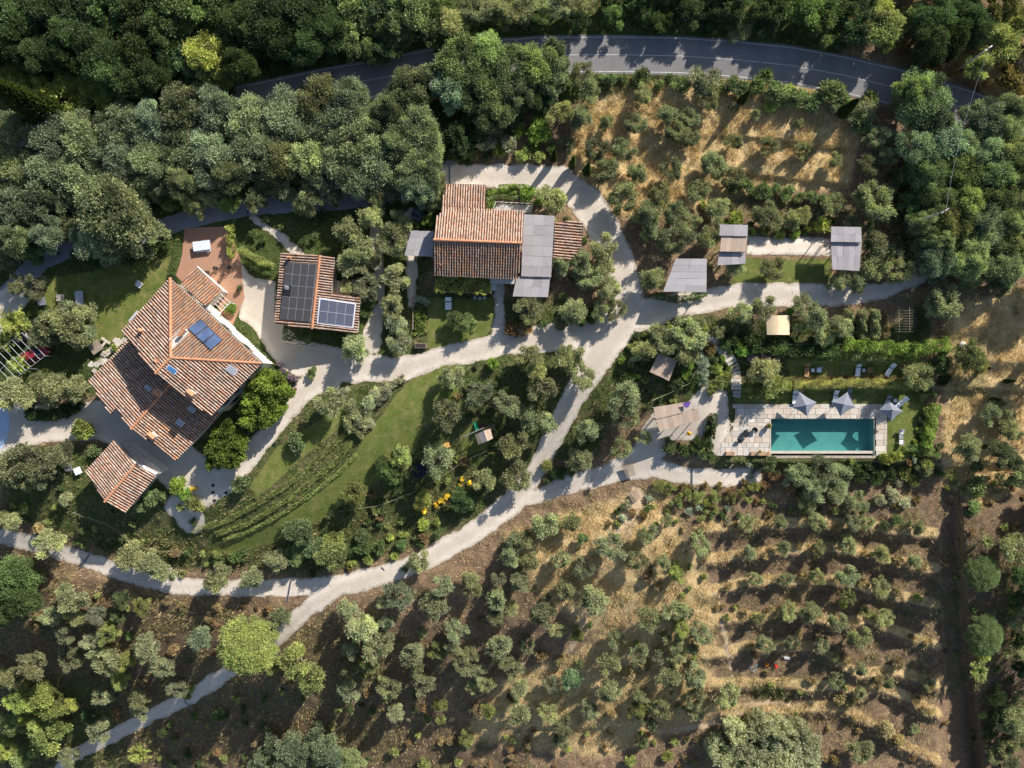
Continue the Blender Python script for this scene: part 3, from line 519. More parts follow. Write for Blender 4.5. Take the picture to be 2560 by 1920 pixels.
# kind tint ; crop letter ; x y r triples in that crop
PLANTS = '''
oak g A 130,880,170 330,920,190 560,880,175 800,830,190 980,790,150 1180,720,175 1400,720,190 1620,780,180 1830,780,180 2050,640,180 2150,860,190 80,1100,170 300,1130,180 530,1150,170 760,1020,180 960,1060,170 1180,960,180 1380,1020,190 1480,1120,140 1640,980,180 1800,1030,160 1970,1010,170 2150,1090,160 60,1350,170 250,1330,150 1180,1180,110 120,1530,140 320,1510,120
oak g A 730,1400,290 900,1500,170 620,1560,150
oak d A 100,100,190 330,80,170 560,150,180 80,260,150 250,370,150 640,330,160 450,260,160 930,130,180 880,330,160 1700,120,190 1950,90,180 1560,150,160 1800,260,160 2000,290,140 1560,420,120 720,470,140 860,530,130 1000,480,130 -60,300,160 2130,200,140
bl e A 720,60,150 1080,80,160 1250,50,150 1060,230,150 1180,420,110 1400,60,130 700,190,110
bl h A 960,120,130 1160,130,110 1460,250,110 1080,330,90 110,230,80
bl k A 1330,360,150 1300,490,110 1430,470,90 60,430,70 
sh y A 150,500,75 300,600,90 420,560,90 520,520,90 560,640,80 680,640,90 760,660,80 450,700,90 350,740,90 250,720,60 620,560,70 140,420,60 390,480,60 560,590,60 860,650,60 240,520,60 70,480,70 480,620,70
sh d A 700,560,90 900,620,90 1100,560,100 200,430,90 340,420,80 1450,560,60
bl h B 110,100,130 100,290,110 440,130,150 370,250,110 560,200,100 250,40,130 230,190,90 60,190,90
bl e B 300,330,90 620,60,110 200,350,80 330,100,80 660,280,70
ol o B 710,150,105 880,80,100 1000,60,100 1190,60,95 1080,110,80 1290,30,80 1400,40,90 1480,30,70 1580,40,75
oak h B 790,420,180 960,390,170 900,560,180 1110,450,160 1260,420,140
oak u B 720,580,150 1130,610,130 1000,720,150
bl u B 1370,380,125 1360,520,110 1400,450,90
bl d B 900,780,100 760,880,110 780,960,90 1220,660,100 1330,690,75 1100,760,80
oak g B 60,640,140 40,780,180 120,920,190 190,1060,180 100,1150,140 430,590,150 480,800,150 520,960,165 450,1100,150 560,1120,130 500,1220,110 340,700,110 360,930,120
bl g B 600,1290,80 560,520,110 620,1180,75
sh w B 950,930,75 1090,920,70 
sh b B 1280,840,105 1130,830,70 1010,960,50 1250,940,50
sh k B 1180,990,60 1040,975,40 1280,1010,45 860,1000,40
sh e B 700,950,70 830,890,70 950,1010,40 1350,960,50
ol q B 1560,480,80 1590,590,85 1420,740,95 1540,760,90 1930,610,90 1710,790,70 1900,800,85 2100,740,90 2160,850,95 1640,960,90 1820,960,100 1700,1100,110 1910,1120,85 2110,1090,85 2040,1250,90 1810,1280,100 1980,1390,110 2160,1380,80 2140,1540,110 1990,1500,60
fs g B 1460,930,65 
ol o B 1680,1600,95 1360,1290,100 320,1560,100 60,1500,110 120,1620,110 200,1400,90 400,1440,80 1480,1620,60
sh h B 1950,490,70 2050,540,45 2180,540,60 1740,500,50 1820,505,40 1690,500,40 2120,500,40
sh b B 1210,1240,65 560,1420,50 480,1440,45 1120,1210,35 970,1310,40 1270,1290,40
sh e B 760,1010,45 960,1240,30
bl d C 60,100,100 330,90,120 1080,200,110 600,110,100 740,60,90 480,60,90 200,60,90 180,170,60 520,190,60
fs p C 400,180,80 350,240,60
bl e C 850,90,140 900,190,120 1180,80,100
bl k C 870,60,80 1290,180,125 1280,80,90 1330,260,70 1500,110,100
oak d C 1650,120,180 1850,150,150 1600,270,140 1740,250,120
ol k C 2000,330,130 1900,430,100 2080,200,90
sh x C 2120,480,110 2160,330,80 2190,560,60
sh r C 1430,300,70 1520,330,60 1640,450,70 1960,520,70 1780,440,60
bl k C 2050,60,130 2160,150,100
oak h C 1550,640,185 1480,600,120
oak u C 1620,780,150 1660,910,170 1520,960,140 1810,920,140 1950,780,130 2080,840,130 2150,700,100 2130,980,150 1960,980,140
oak h C 1600,1130,125 1800,1120,145 2000,1120,150 2160,1130,120 1640,1290,130 1850,1290,140 2060,1290,140
oak u C 1560,1430,110 1750,1450,145 1950,1430,150 2130,1440,120 1880,1600,125 2100,1590,125 1650,1560,90 
fs p C 170,510,125 1190,700,100 1120,760,60
sh h C 370,550,85 30,540,60 520,540,70 980,590,105 870,660,75 640,590,85 760,620,80 1230,620,60 1180,780,75 700,640,55 1060,640,50
sh k C 720,570,40 920,590,50 270,560,50
sh y C 590,680,48 
ol q C 160,640,85 350,680,45 60,760,70 340,920,80 60,890,70 210,1070,100 330,1140,85 110,1230,85 240,1350,85 190,1510,100 60,1430,80 560,960,75 790,990,75 990,1040,65 480,740,45 760,790,45 1230,1060,75 1260,880,80 530,1380,85 790,1390,70 980,1310,75 1240,1300,115 1320,1240,65 1260,1570,95 1340,1630,70 1480,1470,65 1110,1430,55 1000,690,55 1340,1000,70
sh h C 430,1200,65 560,1220,65 700,1240,65 850,1270,55 350,1200,50 500,1240,50 780,1270,50 930,1280,45 620,1210,40
sh y C 370,1400,55 860,1470,50 920,1440,70 640,1500,45
sh b C 330,1450,45 560,1480,45 740,1500,45 970,1440,45
ol o C 560,1420,75 720,1420,75 
sh x C 780,1400,28 640,1380,22
ol o R 350,80,75 610,70,78 1010,150,70 1120,180,80 1250,60,100 1400,100,90 1330,30,80 520,330,80 380,380,78 820,330,75 870,420,95 1000,470,90 930,520,80 760,450,50 120,430,65 240,480,50 50,510,105 50,610,85 1690,290,105 1620,330,70 1730,350,65 1990,1010,85 2090,1080,85 2130,1140,60 1850,1230,95 1520,770,100 
oak u R 1640,50,130 1850,50,130 2060,60,130 
bl u R 1850,150,70 2060,180,85 2130,100,70
ol p R 530,740,115 2050,960,60
fs k R 600,850,105 490,850,70 690,830,50
bl k R 1860,650,95 1920,700,60
sh x R 190,590,50 
sh y R 235,720,42 130,1230,35 250,760,35
sh k R 260,820,55 300,780,45 200,860,50 1460,730,40
fs s R 150,690,48 150,755,48 155,820,45 130,650,35
sh b R 60,700,42 40,760,40 380,560,45 400,610,50 440,590,40 720,360,40 600,590,45
sh d R 500,570,70 580,590,60 440,520,60 340,530,55 700,600,60 800,610,60 900,600,55 700,540,45 1690,700,70 1700,790,55
sh e R 300,560,50 660,560,55 860,560,55 1690,640,45 950,640,45 20,690,40 90,780,45 -20,820,50 
fs l R 480,650,45 560,645,45 620,650,35
sh e R 195,1050,38 195,1100,42 190,1150,40 120,1190,45 190,1210,45 200,1290,40 90,1240,45 20,1240,50
sh h R 590,1340,58 40,1270,40 150,1280,40 -60,1230,55 -90,1180,35 1920,1350,58 1900,1480,85 1880,1620,60
bl u R 2080,1290,110 2150,1400,105
ol q R 760,1400,90 900,1380,95 1010,1400,85 880,1500,95 1010,1520,85
ol o R 820,1600,70 1140,1560,65 1560,1380,60
sh w R 720,1410,40 680,1460,40 1290,1570,55 1370,1540,55 1450,1590,50 1400,1460,40 1640,1300,35 1330,1500,35 500,1370,25
sh d R 1180,1420,65 1280,1420,75 1360,1400,65 1120,1360,50 1240,1360,50 620,1400,45
sh k R 1450,1400,55 1520,1440,60 1590,1340,50 1600,1260,50 480,1490,50 440,1560,35 860,1560,40 1000,1340,30 1100,1320,30
sh y R 1330,1300,50 1390,1280,50 1290,1290,35 1600,1000,50 1600,1080,45 1585,1160,45 1570,1220,40 180,1590,40 900,1550,30
sh x R 410,1450,30 150,1470,35 250,1480,32 540,1500,30 1120,1400,22 60,1490,30
sh r R 620,1430,50 580,1400,35 330,1510,40 -40,820,40 560,1480,40 700,1500,35
fs k R 40,1540,55 120,1550,50 230,1550,50 330,1560,50 -20,1590,55 400,1520,45 -60,1500,60 -130,1480,50
sh s R 440,1340,22 470,1380,22 1500,1310,25 120,1610,35 300,1620,30 450,1410,22
cy e B 1375,1000,20 1497,1040,20 1590,1085,20
cy d C 1085,690,30 415,625,22
cy d A 160,650,95
cy e R 1965,722,13 2120,805,13 2030,922,13 1965,1225,13 1240,30,1
ol p E 50,60,85 360,130,95 185,210,90 330,330,90 360,440,75 370,560,90 100,590,105 200,40,80 60,200,60
sh e E 100,560,60 190,300,50 140,350,45 180,380,40
ol o E 720,760,92 880,870,88 700,1010,98 640,1300,105 1230,650,95 1260,730,75 1310,860,90 1080,950,85 1200,1030,80 1310,1090,88 1110,1210,100 1470,640,88 1560,770,88 1490,700,60 1420,60,90 1540,50,90 1600,140,80 1700,60,85 1700,220,95 1780,350,75 1680,350,75 1500,350,95 1210,370,95 1420,430,50 1830,920,105 1830,1040,85 1600,1140,95 1540,1310,88 1800,1240,80 1940,1170,55 1130,1420,95 940,1440,88 2010,150,88 1960,600,80 2080,550,85
ol h E 740,400,60 800,440,75
sh r E 1200,460,55 1100,470,55 1150,500,40
fs s E 1900,640,55 
fs p E 2010,480,40
bl k E 390,1290,75 90,1520,85 530,1570,72 
bl e E 330,1400,80 780,1570,80 270,1330,50
sh k E 560,1530,40 1330,1350,50 
sh e E 950,1020,42 1010,1200,40 1380,1390,50 1430,1400,50 1480,1380,50 1340,1440,40 1560,400,60 1430,440,45 1620,400,50 1300,440,40 1850,780,50 1560,1190,50
fs p E 190,950,70 140,1040,75 90,980,70 70,1080,65 130,1130,50
fs w E 230,880,45 290,840,42 350,810,40 400,785,35 260,930,42 190,1080,42 30,880,45 310,880,35 
sh f E 790,1435,22 835,1460,22 650,1570,30 690,1545,28 740,1520,16 545,1640,25 770,1470,16 620,1600,20
sh t E 760,900,35 200,880,20 700,770,25
sh b E 985,690,38
sh h D 100,420,80
sp y D 90,430,110 30,560,80 120,690,70
ol o D 230,200,80 110,190,65 130,890,125 350,860,105 500,850,95 270,800,70
ol q D 340,430,105 280,510,95 490,480,115 570,400,85 450,380,80 550,490,80
sh d D 200,1010,50 260,1025,50 330,1020,50 400,1000,50 470,980,50 540,940,40 560,800,45
sh y D 530,1120,88 575,800,32 750,590,30 1220,1440,0
sh h D 610,1255,50 1460,1300,0
ol q D 120,1320,120 260,1320,105 370,1290,90 60,1430,90 300,1400,80 180,1420,80 430,1240,50
fs p D 420,1570,60
ol o D 2110,950,100
sh h D 1550,1470,72 1910,1200,72 960,1560,58 1020,1530,50 910,1610,55 1060,1550,40
sh b D 1130,1480,62 1190,1530,52 1475,335,45 1180,1450,40
sh k D 1240,1590,65 1270,1610,50 1180,1600,40
sh f D 1250,1495,22 1180,1435,14
fs l D 1870,780,32 1830,740,28 1905,800,30 1800,690,25
sh h D 2010,750,45
sh r D 560,850,0
sh h D 1550,215,36
ol o G 80,60,78 20,30,60 340,190,105 850,280,100 960,320,95 1070,380,85 1400,420,103 1620,420,88 1780,310,85 480,560,105 440,510,75 500,680,75 240,960,95 460,940,85 680,940,95 950,870,110 1050,1000,85 670,1170,85 900,1190,88 920,1270,75 1140,1130,65 60,1060,90 650,1390,92 470,1560,75
bl h G 1920,120,95 1900,270,70 2010,210,80 790,560,65 760,670,55 
bl k G 2130,270,105 2150,190,70
oak e G 90,420,150 150,550,125 40,640,110 -30,500,100
ol u G 1300,810,88 1820,670,70
ol k G 1900,930,130 1960,1040,105 1750,980,85 1060,1060,50
pi k G 1600,850,212
bl y G 330,1400,150 310,1220,130 120,1200,110 50,1500,100 180,1300,80
bl k G 80,1350,100 160,1560,100 460,1240,60
sp y G 900,1550,85 
oak u G 1850,1540,160 2050,1500,140 2150,1610,120 1700,1600,110
sh e G 1400,1310,58 1250,60,30 1500,300,50 1560,250,40 560,1330,60 420,1380,60 1050,1420,50 1200,1560,50
sh k G 1180,390,32 1350,1370,30 1400,260,40 1200,1180,45 1240,1130,40
sh t G 250,100,50 1130,270,45 220,750,50 1080,570,35 1180,600,35 1110,890,45 930,1080,35 1400,600,35
ol o H 500,300,78 1300,80,100 1360,60,70 1180,170,70 1130,200,70 1090,290,85 1480,60,75 1750,200,92 1420,300,75 1900,290,75 1170,440,80 840,430,70 860,500,65 1000,560,85 1110,620,58 1010,660,75 380,540,92 290,570,60 660,480,80 600,600,95 770,760,75 740,850,75 850,920,58 790,980,75 940,1110,70 860,1110,60 1030,860,85 1070,960,65 1110,1020,75 1200,850,55 1440,490,75 1330,650,95 1640,560,105 140,750,105 240,850,105 470,910,85 500,1000,65 530,1120,75 310,1120,90 60,1130,78 1150,1290,95 1340,1280,75 1740,960,95 1900,900,75 1730,1150,85 1590,1270,75 1980,690,90 2160,630,85 2130,830,65 2110,1050,85 2060,1250,75 50,620,75 60,990,60 2080,320,55 2100,60,55 530,780,40 1560,340,70
bl h H 140,150,50 1560,170,40
bl k H 200,970,75 560,1330,35 500,1430,28
sh y H 540,80,50 350,270,40 180,310,42 330,160,35 410,140,35 80,330,30 620,60,35
sh x H 60,360,25 260,200,25 
sh e H 150,240,70 260,230,60 390,210,50 50,250,50 1600,720,35 420,360,30 630,140,40
bl h H 1490,1070,75 1940,1480,48 1530,980,35
sh y H 1470,1530,38 1530,960,25 1690,1310,14
oak u H 60,1600,100
sh k H 540,1620,60 350,1540,45 2110,1580,55 1870,1600,50 760,1600,40
sh t H 1050,1240,0 720,1480,50 1300,940,60 1420,960,50 900,700,35 950,1200,0 1100,1200,45 860,1270,50 1200,1500,40 1750,1300,50 1850,1050,60 1950,980,60 1990,420,50 2050,480,50
ol o I 430,80,58 640,60,58 880,60,62 1110,60,65 1200,70,50 1530,100,55 450,260,55 660,230,58 880,220,58 1065,210,68 1290,270,75 1510,310,55 480,430,52 680,430,52 880,410,58 1060,410,80 1290,480,72 510,690,48 690,640,58 830,640,80 1000,700,78 1310,680,65 1140,800,92 540,850,68 720,840,62 910,850,68 990,930,38 1160,1010,55 1000,1080,52 1340,1100,45 1150,1160,45 1150,1530,88 130,200,80 40,640,48 130,780,75 80,1040,92 310,1180,95 80,1190,80 90,1280,70 860,640,50 1500,1390,40 1600,1100,40
sh h I 1150,40,40 1400,50,45 1450,70,35 1320,90,45 
sp k I 1080,540,68 1970,190,55 1920,1020,75 1190,640,50
sh k I 1530,560,42 1220,660,35 1890,1060,40 1040,580,40 1510,1390,30 1960,930,50
sh t I 1400,970,58 850,1090,42 1280,1080,45 1600,1130,50 1520,1210,45 1600,1280,50 1330,1400,70 1400,1470,60 1040,1210,50 1100,1230,45 1580,820,40 540,280,35 760,200,35 1200,270,40 1400,320,50 1180,470,45 1400,520,45 300,470,35 780,400,35 560,610,35 400,640,35 760,780,35 440,850,40 1060,950,40 160,250,40 320,350,35 1640,1640,35 1000,1600,50 1550,350,35 350,80,30 1000,100,30
pi h I 1935,395,128 1950,790,128
sh k I 2050,1200,75 2010,1190,50
ol q I 2150,230,105 2130,1330,105 2080,1500,78 2170,700,75 2150,900,75 2180,1450,80 2010,1560,55 2190,1180,60 2120,1600,60
bl d I 2180,420,80 2160,560,75 2190,1010,70 2040,1300,70 1990,1420,50 2190,800,60
'''.strip().split('\n')
TALL = {'oak': 1.0, 'bl': 1.0}
items = []
for ln in PLANTS:
    kd, tn, c, rest = ln.split(' ', 3)
    for t in rest.split():
        x, y, r = map(float, t.split(','))
        if r < 4: continue
        px, py = cp(c, x, y); items.append([kd, tn, px, py, r / CR[c][2] * (.84 if kd == 'ol' and 1480 < px < 2120 and 150 < py < 480 else 1)])
# bamboo clump at the bottom
for x, y in ((350, 1400), (500, 1350), (640, 1370), (760, 1410), (400, 1520), (560, 1480), (700, 1500), (450, 1620), (600, 1600), (300, 1600), (800, 1600), (240, 1520), (820, 1480), (520, 1560), (660, 1580)):
    items.append(['bb', 'p', *cp('I', x, y), 34])
def bamboo_mesh(i):
    rs = np.random.RandomState(700 + i); n = 3800; a = rs.rand(n) * 6.28; q = rs.rand(n); st = rs.randint(0, 26, n); sa = rs.rand(26) * 6.28; sr = np.sqrt(rs.rand(26)) * 1.5; ln_ = rs.randn(26, 2) * .5
    z = 1.0 + 3.6 * q; p = np.stack([np.cos(sa[st]) * sr[st] + ln_[st, 0] * q + rs.randn(n) * .22, np.sin(sa[st]) * sr[st] + ln_[st, 1] * q + rs.randn(n) * .22, z], 1)
    d = unit(np.stack([np.cos(a), np.sin(a), .5 - rs.rand(n)], 1)); V3, F = leaves(p, d, .35 + .3 * rs.rand(n), .07 + .05 * rs.rand(n), rs); t = MB()
    for k in range(26): t.tube([(math.cos(sa[k]) * sr[k], math.sin(sa[k]) * sr[k], -.2), (math.cos(sa[k]) * sr[k] + ln_[k, 0], math.sin(sa[k]) * sr[k] + ln_[k, 1], 4.4)], .03, 4, .01, cap=False)
    return fm('bamboo_leaves', V3, F, np.repeat((.5 + .25 * rs.randn(n)).clip(0, 1), 4)), t.mesh('bamboo_canes', plain('cane', (.22, .24, .09)))
KINDS['bb'] = ('bamboo_clump', 'bamboo clump', 2.0, 4.6, [bamboo_mesh(i) for i in range(3)])
TB = 2.05
def TC(t): return tuple(min(.9, x * (1.0 if t in 'tfwxs' else TB)) for x in TINT[t][0])
# seen-from-afar fill of the dense woods: single trees whose crowns close the canopy
rsw = np.random.RandomState(5)
def fillwood(poly, n, kd, tn, r0, r1):
    P_ = np.array(poly); k = 0; tries = 0
    while k < n and tries < 4000:
        tries += 1; x = rsw.uniform(P_[:, 0].min(), P_[:, 0].max()); y = rsw.uniform(P_[:, 1].min(), P_[:, 1].max())
        if polysd(np.array([x]), np.array([y]), poly)[0] > 0: continue
        if chainsd(np.array([x]), np.array([y]), [(*p, 62) for p in ASPH])[0] < r0 * .6: continue
        if any(math.hypot(i[2] - x, i[3] - y) < .62 * (i[4] + r0) for i in items): continue
        items.append([kd, tn[rsw.randint(len(tn))], x, y, rsw.uniform(r0, r1)]); k += 1
fillwood([(0, -20), (900, -20), (900, 90), (620, 190), (300, 250), (0, 200)], 26, 'bl', 'dede', 30, 46)
fillwood([(0, 330), (900, 230), (1100, 330), (1100, 480), (400, 520), (0, 660)], 26, 'bl', 'ggeg', 30, 44)
fillwood([(1250, -20), (2560, -20), (2560, 120), (2200, 90), (1900, 70), (1300, 60)], 16, 'bl', 'deed', 28, 42)
fillwood([(2260, 330), (2560, 330), (2560, 700), (2280, 650)], 12, 'bl', 'uue', 28, 40)
def fillol(poly, n, tn, r0, r1):
    P_ = np.array(poly); k = 0; tries = 0
    while k < n and tries < 5000:
        tries += 1; x = rsw.uniform(P_[:, 0].min(), P_[:, 0].max()); y = rsw.uniform(P_[:, 1].min(), P_[:, 1].max())
        if polysd(np.array([x]), np.array([y]), poly)[0] > 0 or chainsd(np.array([x]), np.array([y]), [(1600, 1240, 22), (1560, 1360, 22), (1480, 1560, 18)])[0] < 20: continue
        if hard[np.searchsorted(vs_, y), np.searchsorted(us, x)] < 25 or any(math.hypot(i[2] - x, i[3] - y) < .8 * (i[4] + r0) for i in items): continue
        items.append(['ol', tn[rsw.randint(len(tn))], x, y, rsw.uniform(r0, r1)]); k += 1
def fillshrub(poly, n, tn, r0, r1, sep=.8, kd='sh'):
    P_ = np.array(poly); k = 0; tries = 0
    while k < n and tries < 6000:
        tries += 1; x = rsw.uniform(P_[:, 0].min(), P_[:, 0].max()); y = rsw.uniform(P_[:, 1].min(), P_[:, 1].max())
        if polysd(np.array([x]), np.array([y]), poly)[0] > 0: continue
        i_, j_ = np.searchsorted(us, x), np.searchsorted(vs_, y)
        if hard[j_, i_] < 6: continue
        if any(math.hypot(i[2] - x, i[3] - y) < sep * (i[4] + r0) * (.6 if i[0] in ('oak', 'bl', 'ol') else 1) for i in items): continue
        items.append([kd, tn[rsw.randint(len(tn))], x, y, rsw.uniform(r0, r1), 1]); k += 1
fillol([(700, 1560), (1250, 1400), (1700, 1300), (1760, 1800), (1300, 1870), (900, 1840), (760, 1700)], 26, 'oqpk', 22, 32)
fillol([(60, 1420), (560, 1500), (560, 1620), (250, 1800), (100, 1650)], 8, 'opk', 24, 34)
fillshrub([(1150, 900), (1350, 870), (1420, 960), (1330, 1150), (1200, 1200), (1150, 1050)], 18, 'ekdh', 9, 15)
fillshrub([(280, 1380), (620, 1370), (1150, 1100), (1200, 1250), (1050, 1370), (800, 1430), (560, 1430), (400, 1430)], 46, 'eekdhrk', 9, 18)
fillshrub([(560, 560), (1000, 520), (1080, 620), (960, 880), (860, 700), (700, 640), (620, 620)], 22, 'ededh', 12, 20)
fillshrub([(1720, 1180), (2320, 1150), (2300, 1260), (2050, 1290), (1500, 1320), (1560, 1240)], 56, 'kwexhrks', 8, 15, .7)
fillshrub([(2330, 1180), (2560, 1180), (2560, 1910), (2420, 1910)], 30, 'rtekk', 9, 18)
fillshrub([(0, 1450), (700, 1520), (560, 1660), (300, 1800), (0, 1700)], 30, 'rterk', 8, 15)
fillshrub([(300, 1850), (760, 1640), (1000, 1700), (1250, 1910), (300, 1915)], 44, 'erdekt', 9, 18)
fillshrub([(1250, 1810), (2000, 1850), (1800, 1915), (1200, 1915)], 22, 'ktrh', 8, 15)
fillshrub([(1650, 1270), (1760, 1300), (1780, 1750), (1640, 1830), (1560, 1700)], 22, 'ktk', 7, 13)
fillshrub([(1760, 1500), (2340, 1500), (2420, 1900), (2000, 1915), (1850, 1700)], 26, 'ttkr', 7, 13)
fillshrub([(0, 1150), (230, 1180), (420, 1400), (250, 1400), (0, 1300)], 20, 'ekdh', 9, 16)
fillshrub([(100, 560), (430, 600), (440, 700), (120, 640)], 12, 'dde', 12, 20)
fillshrub([(2180, 440), (2330, 420), (2330, 720), (2180, 700)], 16, 'ktre', 8, 14)
fillshrub([(1350, 470), (1460, 560), (1480, 620), (1430, 900), (1330, 780)], 14, 'ehk', 9, 15)
fillshrub([(1720, 470), (1900, 560), (2200, 560), (2180, 590), (1880, 585), (1800, 560)], 12, 'byhe', 9, 15)
fillshrub([(1560, 820), (1700, 790), (1840, 860), (1820, 1000), (1620, 1040), (1540, 960)], 30, 'ehkbk', 8, 14)
fillshrub([(2230, 900), (2340, 900), (2350, 1180), (2270, 1230)], 16, 'ehyk', 9, 15)
# trees just outside the frame whose shade falls into it
for x, y, r in [(-40, -60, 70), (120, -90, 80), (280, -80, 80), (440, -90, 80), (600, -85, 75), (760, -90, 80), (900, -80, 75), (1040, -70, 60), (1700, -90, 70), (1850, -100, 80), (2000, -90, 70), (2150, -90, 70), (2350, -80, 80), (2640, 60, 70), (2640, 700, 60), (2650, 900, 60), (2630, 1250, 55), (2640, 1450, 55), (2640, 1650, 55), (-70, 900, 50), (-60, 1500, 60)]:
    items.append(['oak', 'e', x, y, r])
_sh = sorted([i for i in items if i[0] in ('sh', 'fs') and len(i) == 5], key=lambda i: -i[4])
for i in _sh[285:]: i.append(1)
# --- placement: the crown is seen displaced outward by its height, so the foot is stepped back ---
placed = []; protos = {}
for kd, tn, px, py, r, *fill in items:
    if fill: continue
    nm, word, R0, H0, vars_ = KINDS[kd]; s = r * .06 / R0
    hz = {'cy': None, 'oak': .92, 'bl': .95, 'ol': 1.0, 'bb': 1}.get(kd, 1.0); H = H0 * s * (hz or 1)
    if kd == 'cy': H = {20: 5.2, 30: 5.8, 22: 4.4, 95: 13.5, 13: 2.6}[round(r * 2.572)]; s = max(s, .5) if r > 5 else s
    if kd == 'pi': H = min(H, 6.0)
    if kd == 'oak': H = min(max(H, 5.5), 10.5)
    hc = H * (.62 if kd != 'cy' else .5); z = th(px, py); q = (CH - z - hc) / (CH - z)
    bx = 1280 + (px - 1280) * q; by = 960 + (py - 960) * q; z = th(bx, by); p = P(bx, by, z); k = rsw.randint(len(vars_)); rz = rsw.rand() * 6.283
    sc = (s * (1 + .12 * rsw.randn() * .6), s * (1 + .12 * rsw.randn() * .6), H / H0); tint = TC(tn); g = 1 + (.17 if kd in ('oak', 'bl') else .11) * rsw.randn(); yl = 1 + (.07 if kd in ('oak', 'bl') else .04) * rsw.randn(); col = (tint[0] * g * yl, tint[1] * g * (1 + (yl - 1) * .4), tint[2] * g / yl, 1)
    v_ = vars_[k]
    if isinstance(v_, tuple):
        ro = empty(nm, (p.x, p.y, z), rz); ro.scale = sc; t = link('trunk', v_[1], ro); c = link('crown', v_[0], ro); c.color = col; top = ro
    else:
        top = link(nm, v_); top.location = (p.x, p.y, z - .05); top.rotation_euler = (0, 0, rz); top.scale = sc; top.color = col
    placed.append((top, kd, tn, px, py, r, word))
# --- labels: by place, kind and order inside the place ---
REG = [('wood in the top left corner', [(200, 90), (60, 60), (380, 60)]), ('dark wood above the road', [(700, 80), (560, 130)]), ('wood below the road bend', [(500, 340), (700, 330), (350, 400)]), ('wood along the left edge', [(100, 430), (60, 560), (250, 560)]),
       ('thicket by leaning cypress', [(150, 230), (250, 260)]), ('slope above road, top centre', [(1000, 50), (1300, 20), (1500, 10)]), ('tree clump above parking yard', [(1220, 190), (1150, 280), (1350, 170)]), ('wood left of parking yard', [(950, 330), (1040, 400), (900, 250)]),
       ('bank behind parking yard', [(1280, 350), (1150, 370)]), ('slope above road, top right', [(1850, 40), (2100, 60), (2250, 60)]), ('top right corner', [(2480, 60), (2450, 180)]), ('verge below the asphalt road', [(1900, 230), (1600, 190), (2150, 260)]),
       ('wood right of dry field', [(2350, 300), (2450, 450), (2350, 550), (2480, 560)]), ('upper dry olive field', [(1550, 330), (1700, 320), (1950, 380)]), ('olives beside upper drive', [(1560, 480), (1650, 560), (1470, 400)]), ('green band above reed shelters', [(1950, 490), (1870, 540), (2080, 540)]),
       ('grove right of reed shelters', [(2230, 620), (2220, 500)]), ('garden of white centre house', [(1150, 780), (1300, 800), (1250, 520)]), ('grove beside the crossroads', [(1420, 760), (1420, 660), (1500, 740)]), ('grove between the two houses', [(980, 760), (960, 850), (900, 620), (980, 650)]),
       ('yard of solar roof house', [(800, 560), (870, 860), (700, 600)]), ('left edge beside the carport', [(40, 820), (60, 970), (150, 850)]), ('lawn behind the villa', [(180, 780), (120, 720)]), ('villa forecourt', [(210, 1070), (180, 1010), (430, 1230)]), ('villa front garden', [(600, 1050), (650, 1180), (740, 1100), (480, 1230)]),
       ('garden below left court', [(100, 1170), (60, 1280), (150, 1240)]), ('planting beside long lawn', [(880, 1010), (960, 960), (820, 1000)]), ('play lawn', [(1130, 940), (1180, 1000), (1100, 1130)]), ('grove between lawn and drive', [(1350, 960), (1300, 1080), (1450, 900)]), ('grove right of main drive', [(1560, 1010), (1470, 1090), (1560, 1140)]),
       ('garden of tan reed shelters', [(1650, 880), (1700, 930), (1620, 960)]), ('garden under the east drive', [(1800, 790), (1900, 800), (2050, 830)]), ('hedge bank above loungers', [(1900, 870), (2000, 880), (2330, 900)]), ('pool lawns', [(1900, 950), (2290, 940)]), ('planting left of pool terrace', [(1770, 1070), (1740, 1130), (1700, 1120)]),
       ('border below the pool', [(2050, 1200), (2150, 1220), (2250, 1230), (2300, 1100)]), ('border below the garden path', [(1750, 1230), (1850, 1220), (1600, 1230)]), ('right hand dry slope', [(2450, 900), (2500, 1050), (2420, 1150)]), ('right edge beside dirt track', [(2500, 1400), (2480, 1600), (2500, 1800)]),
       ('slope below the long lawn', [(600, 1400), (850, 1350), (1100, 1300), (1130, 1200)]), ('verge of the lower drive', [(350, 1380), (580, 1440), (130, 1350)]), ('left edge below lower drive', [(50, 1480), (180, 1500)]), ('grove left of big pine', [(280, 1560), (400, 1650), (300, 1750)]), ('bottom left corner', [(100, 1800), (50, 1900)]),
       ('around the big pine', [(620, 1600), (740, 1680)]), ('bottom edge left of centre', [(750, 1880), (500, 1880)]), ('grove right of big pine', [(920, 1600), (1000, 1700), (1050, 1520)]), ('grove below main drive', [(1320, 1380), (1400, 1480), (1200, 1520)]), ('middle of dry grove', [(1180, 1620), (1250, 1680), (1400, 1580)]),
       ('bottom centre above track', [(1300, 1790), (1470, 1780)]), ('bottom centre below track', [(1400, 1880), (1200, 1880)]), ('dry grass beside terraces', [(1650, 1400), (1700, 1600), (1600, 1700)]), ('bamboo corner', [(1900, 1850), (1820, 1900)]), ('first olive terrace', [(1900, 1310), (2150, 1310)]), ('second olive terrace', [(1900, 1380), (2150, 1380)]),
       ('third olive terrace', [(1950, 1450), (2200, 1460)]), ('fourth olive terrace', [(1950, 1535), (2150, 1560)]), ('fifth olive terrace', [(2000, 1620), (2150, 1680)]), ('lowest olive terraces', [(2100, 1720), (2250, 1800), (2150, 1870)])]
_u = 'first second third fourth fifth sixth seventh eighth ninth tenth eleventh twelfth thirteenth fourteenth fifteenth sixteenth seventeenth eighteenth nineteenth'.split()
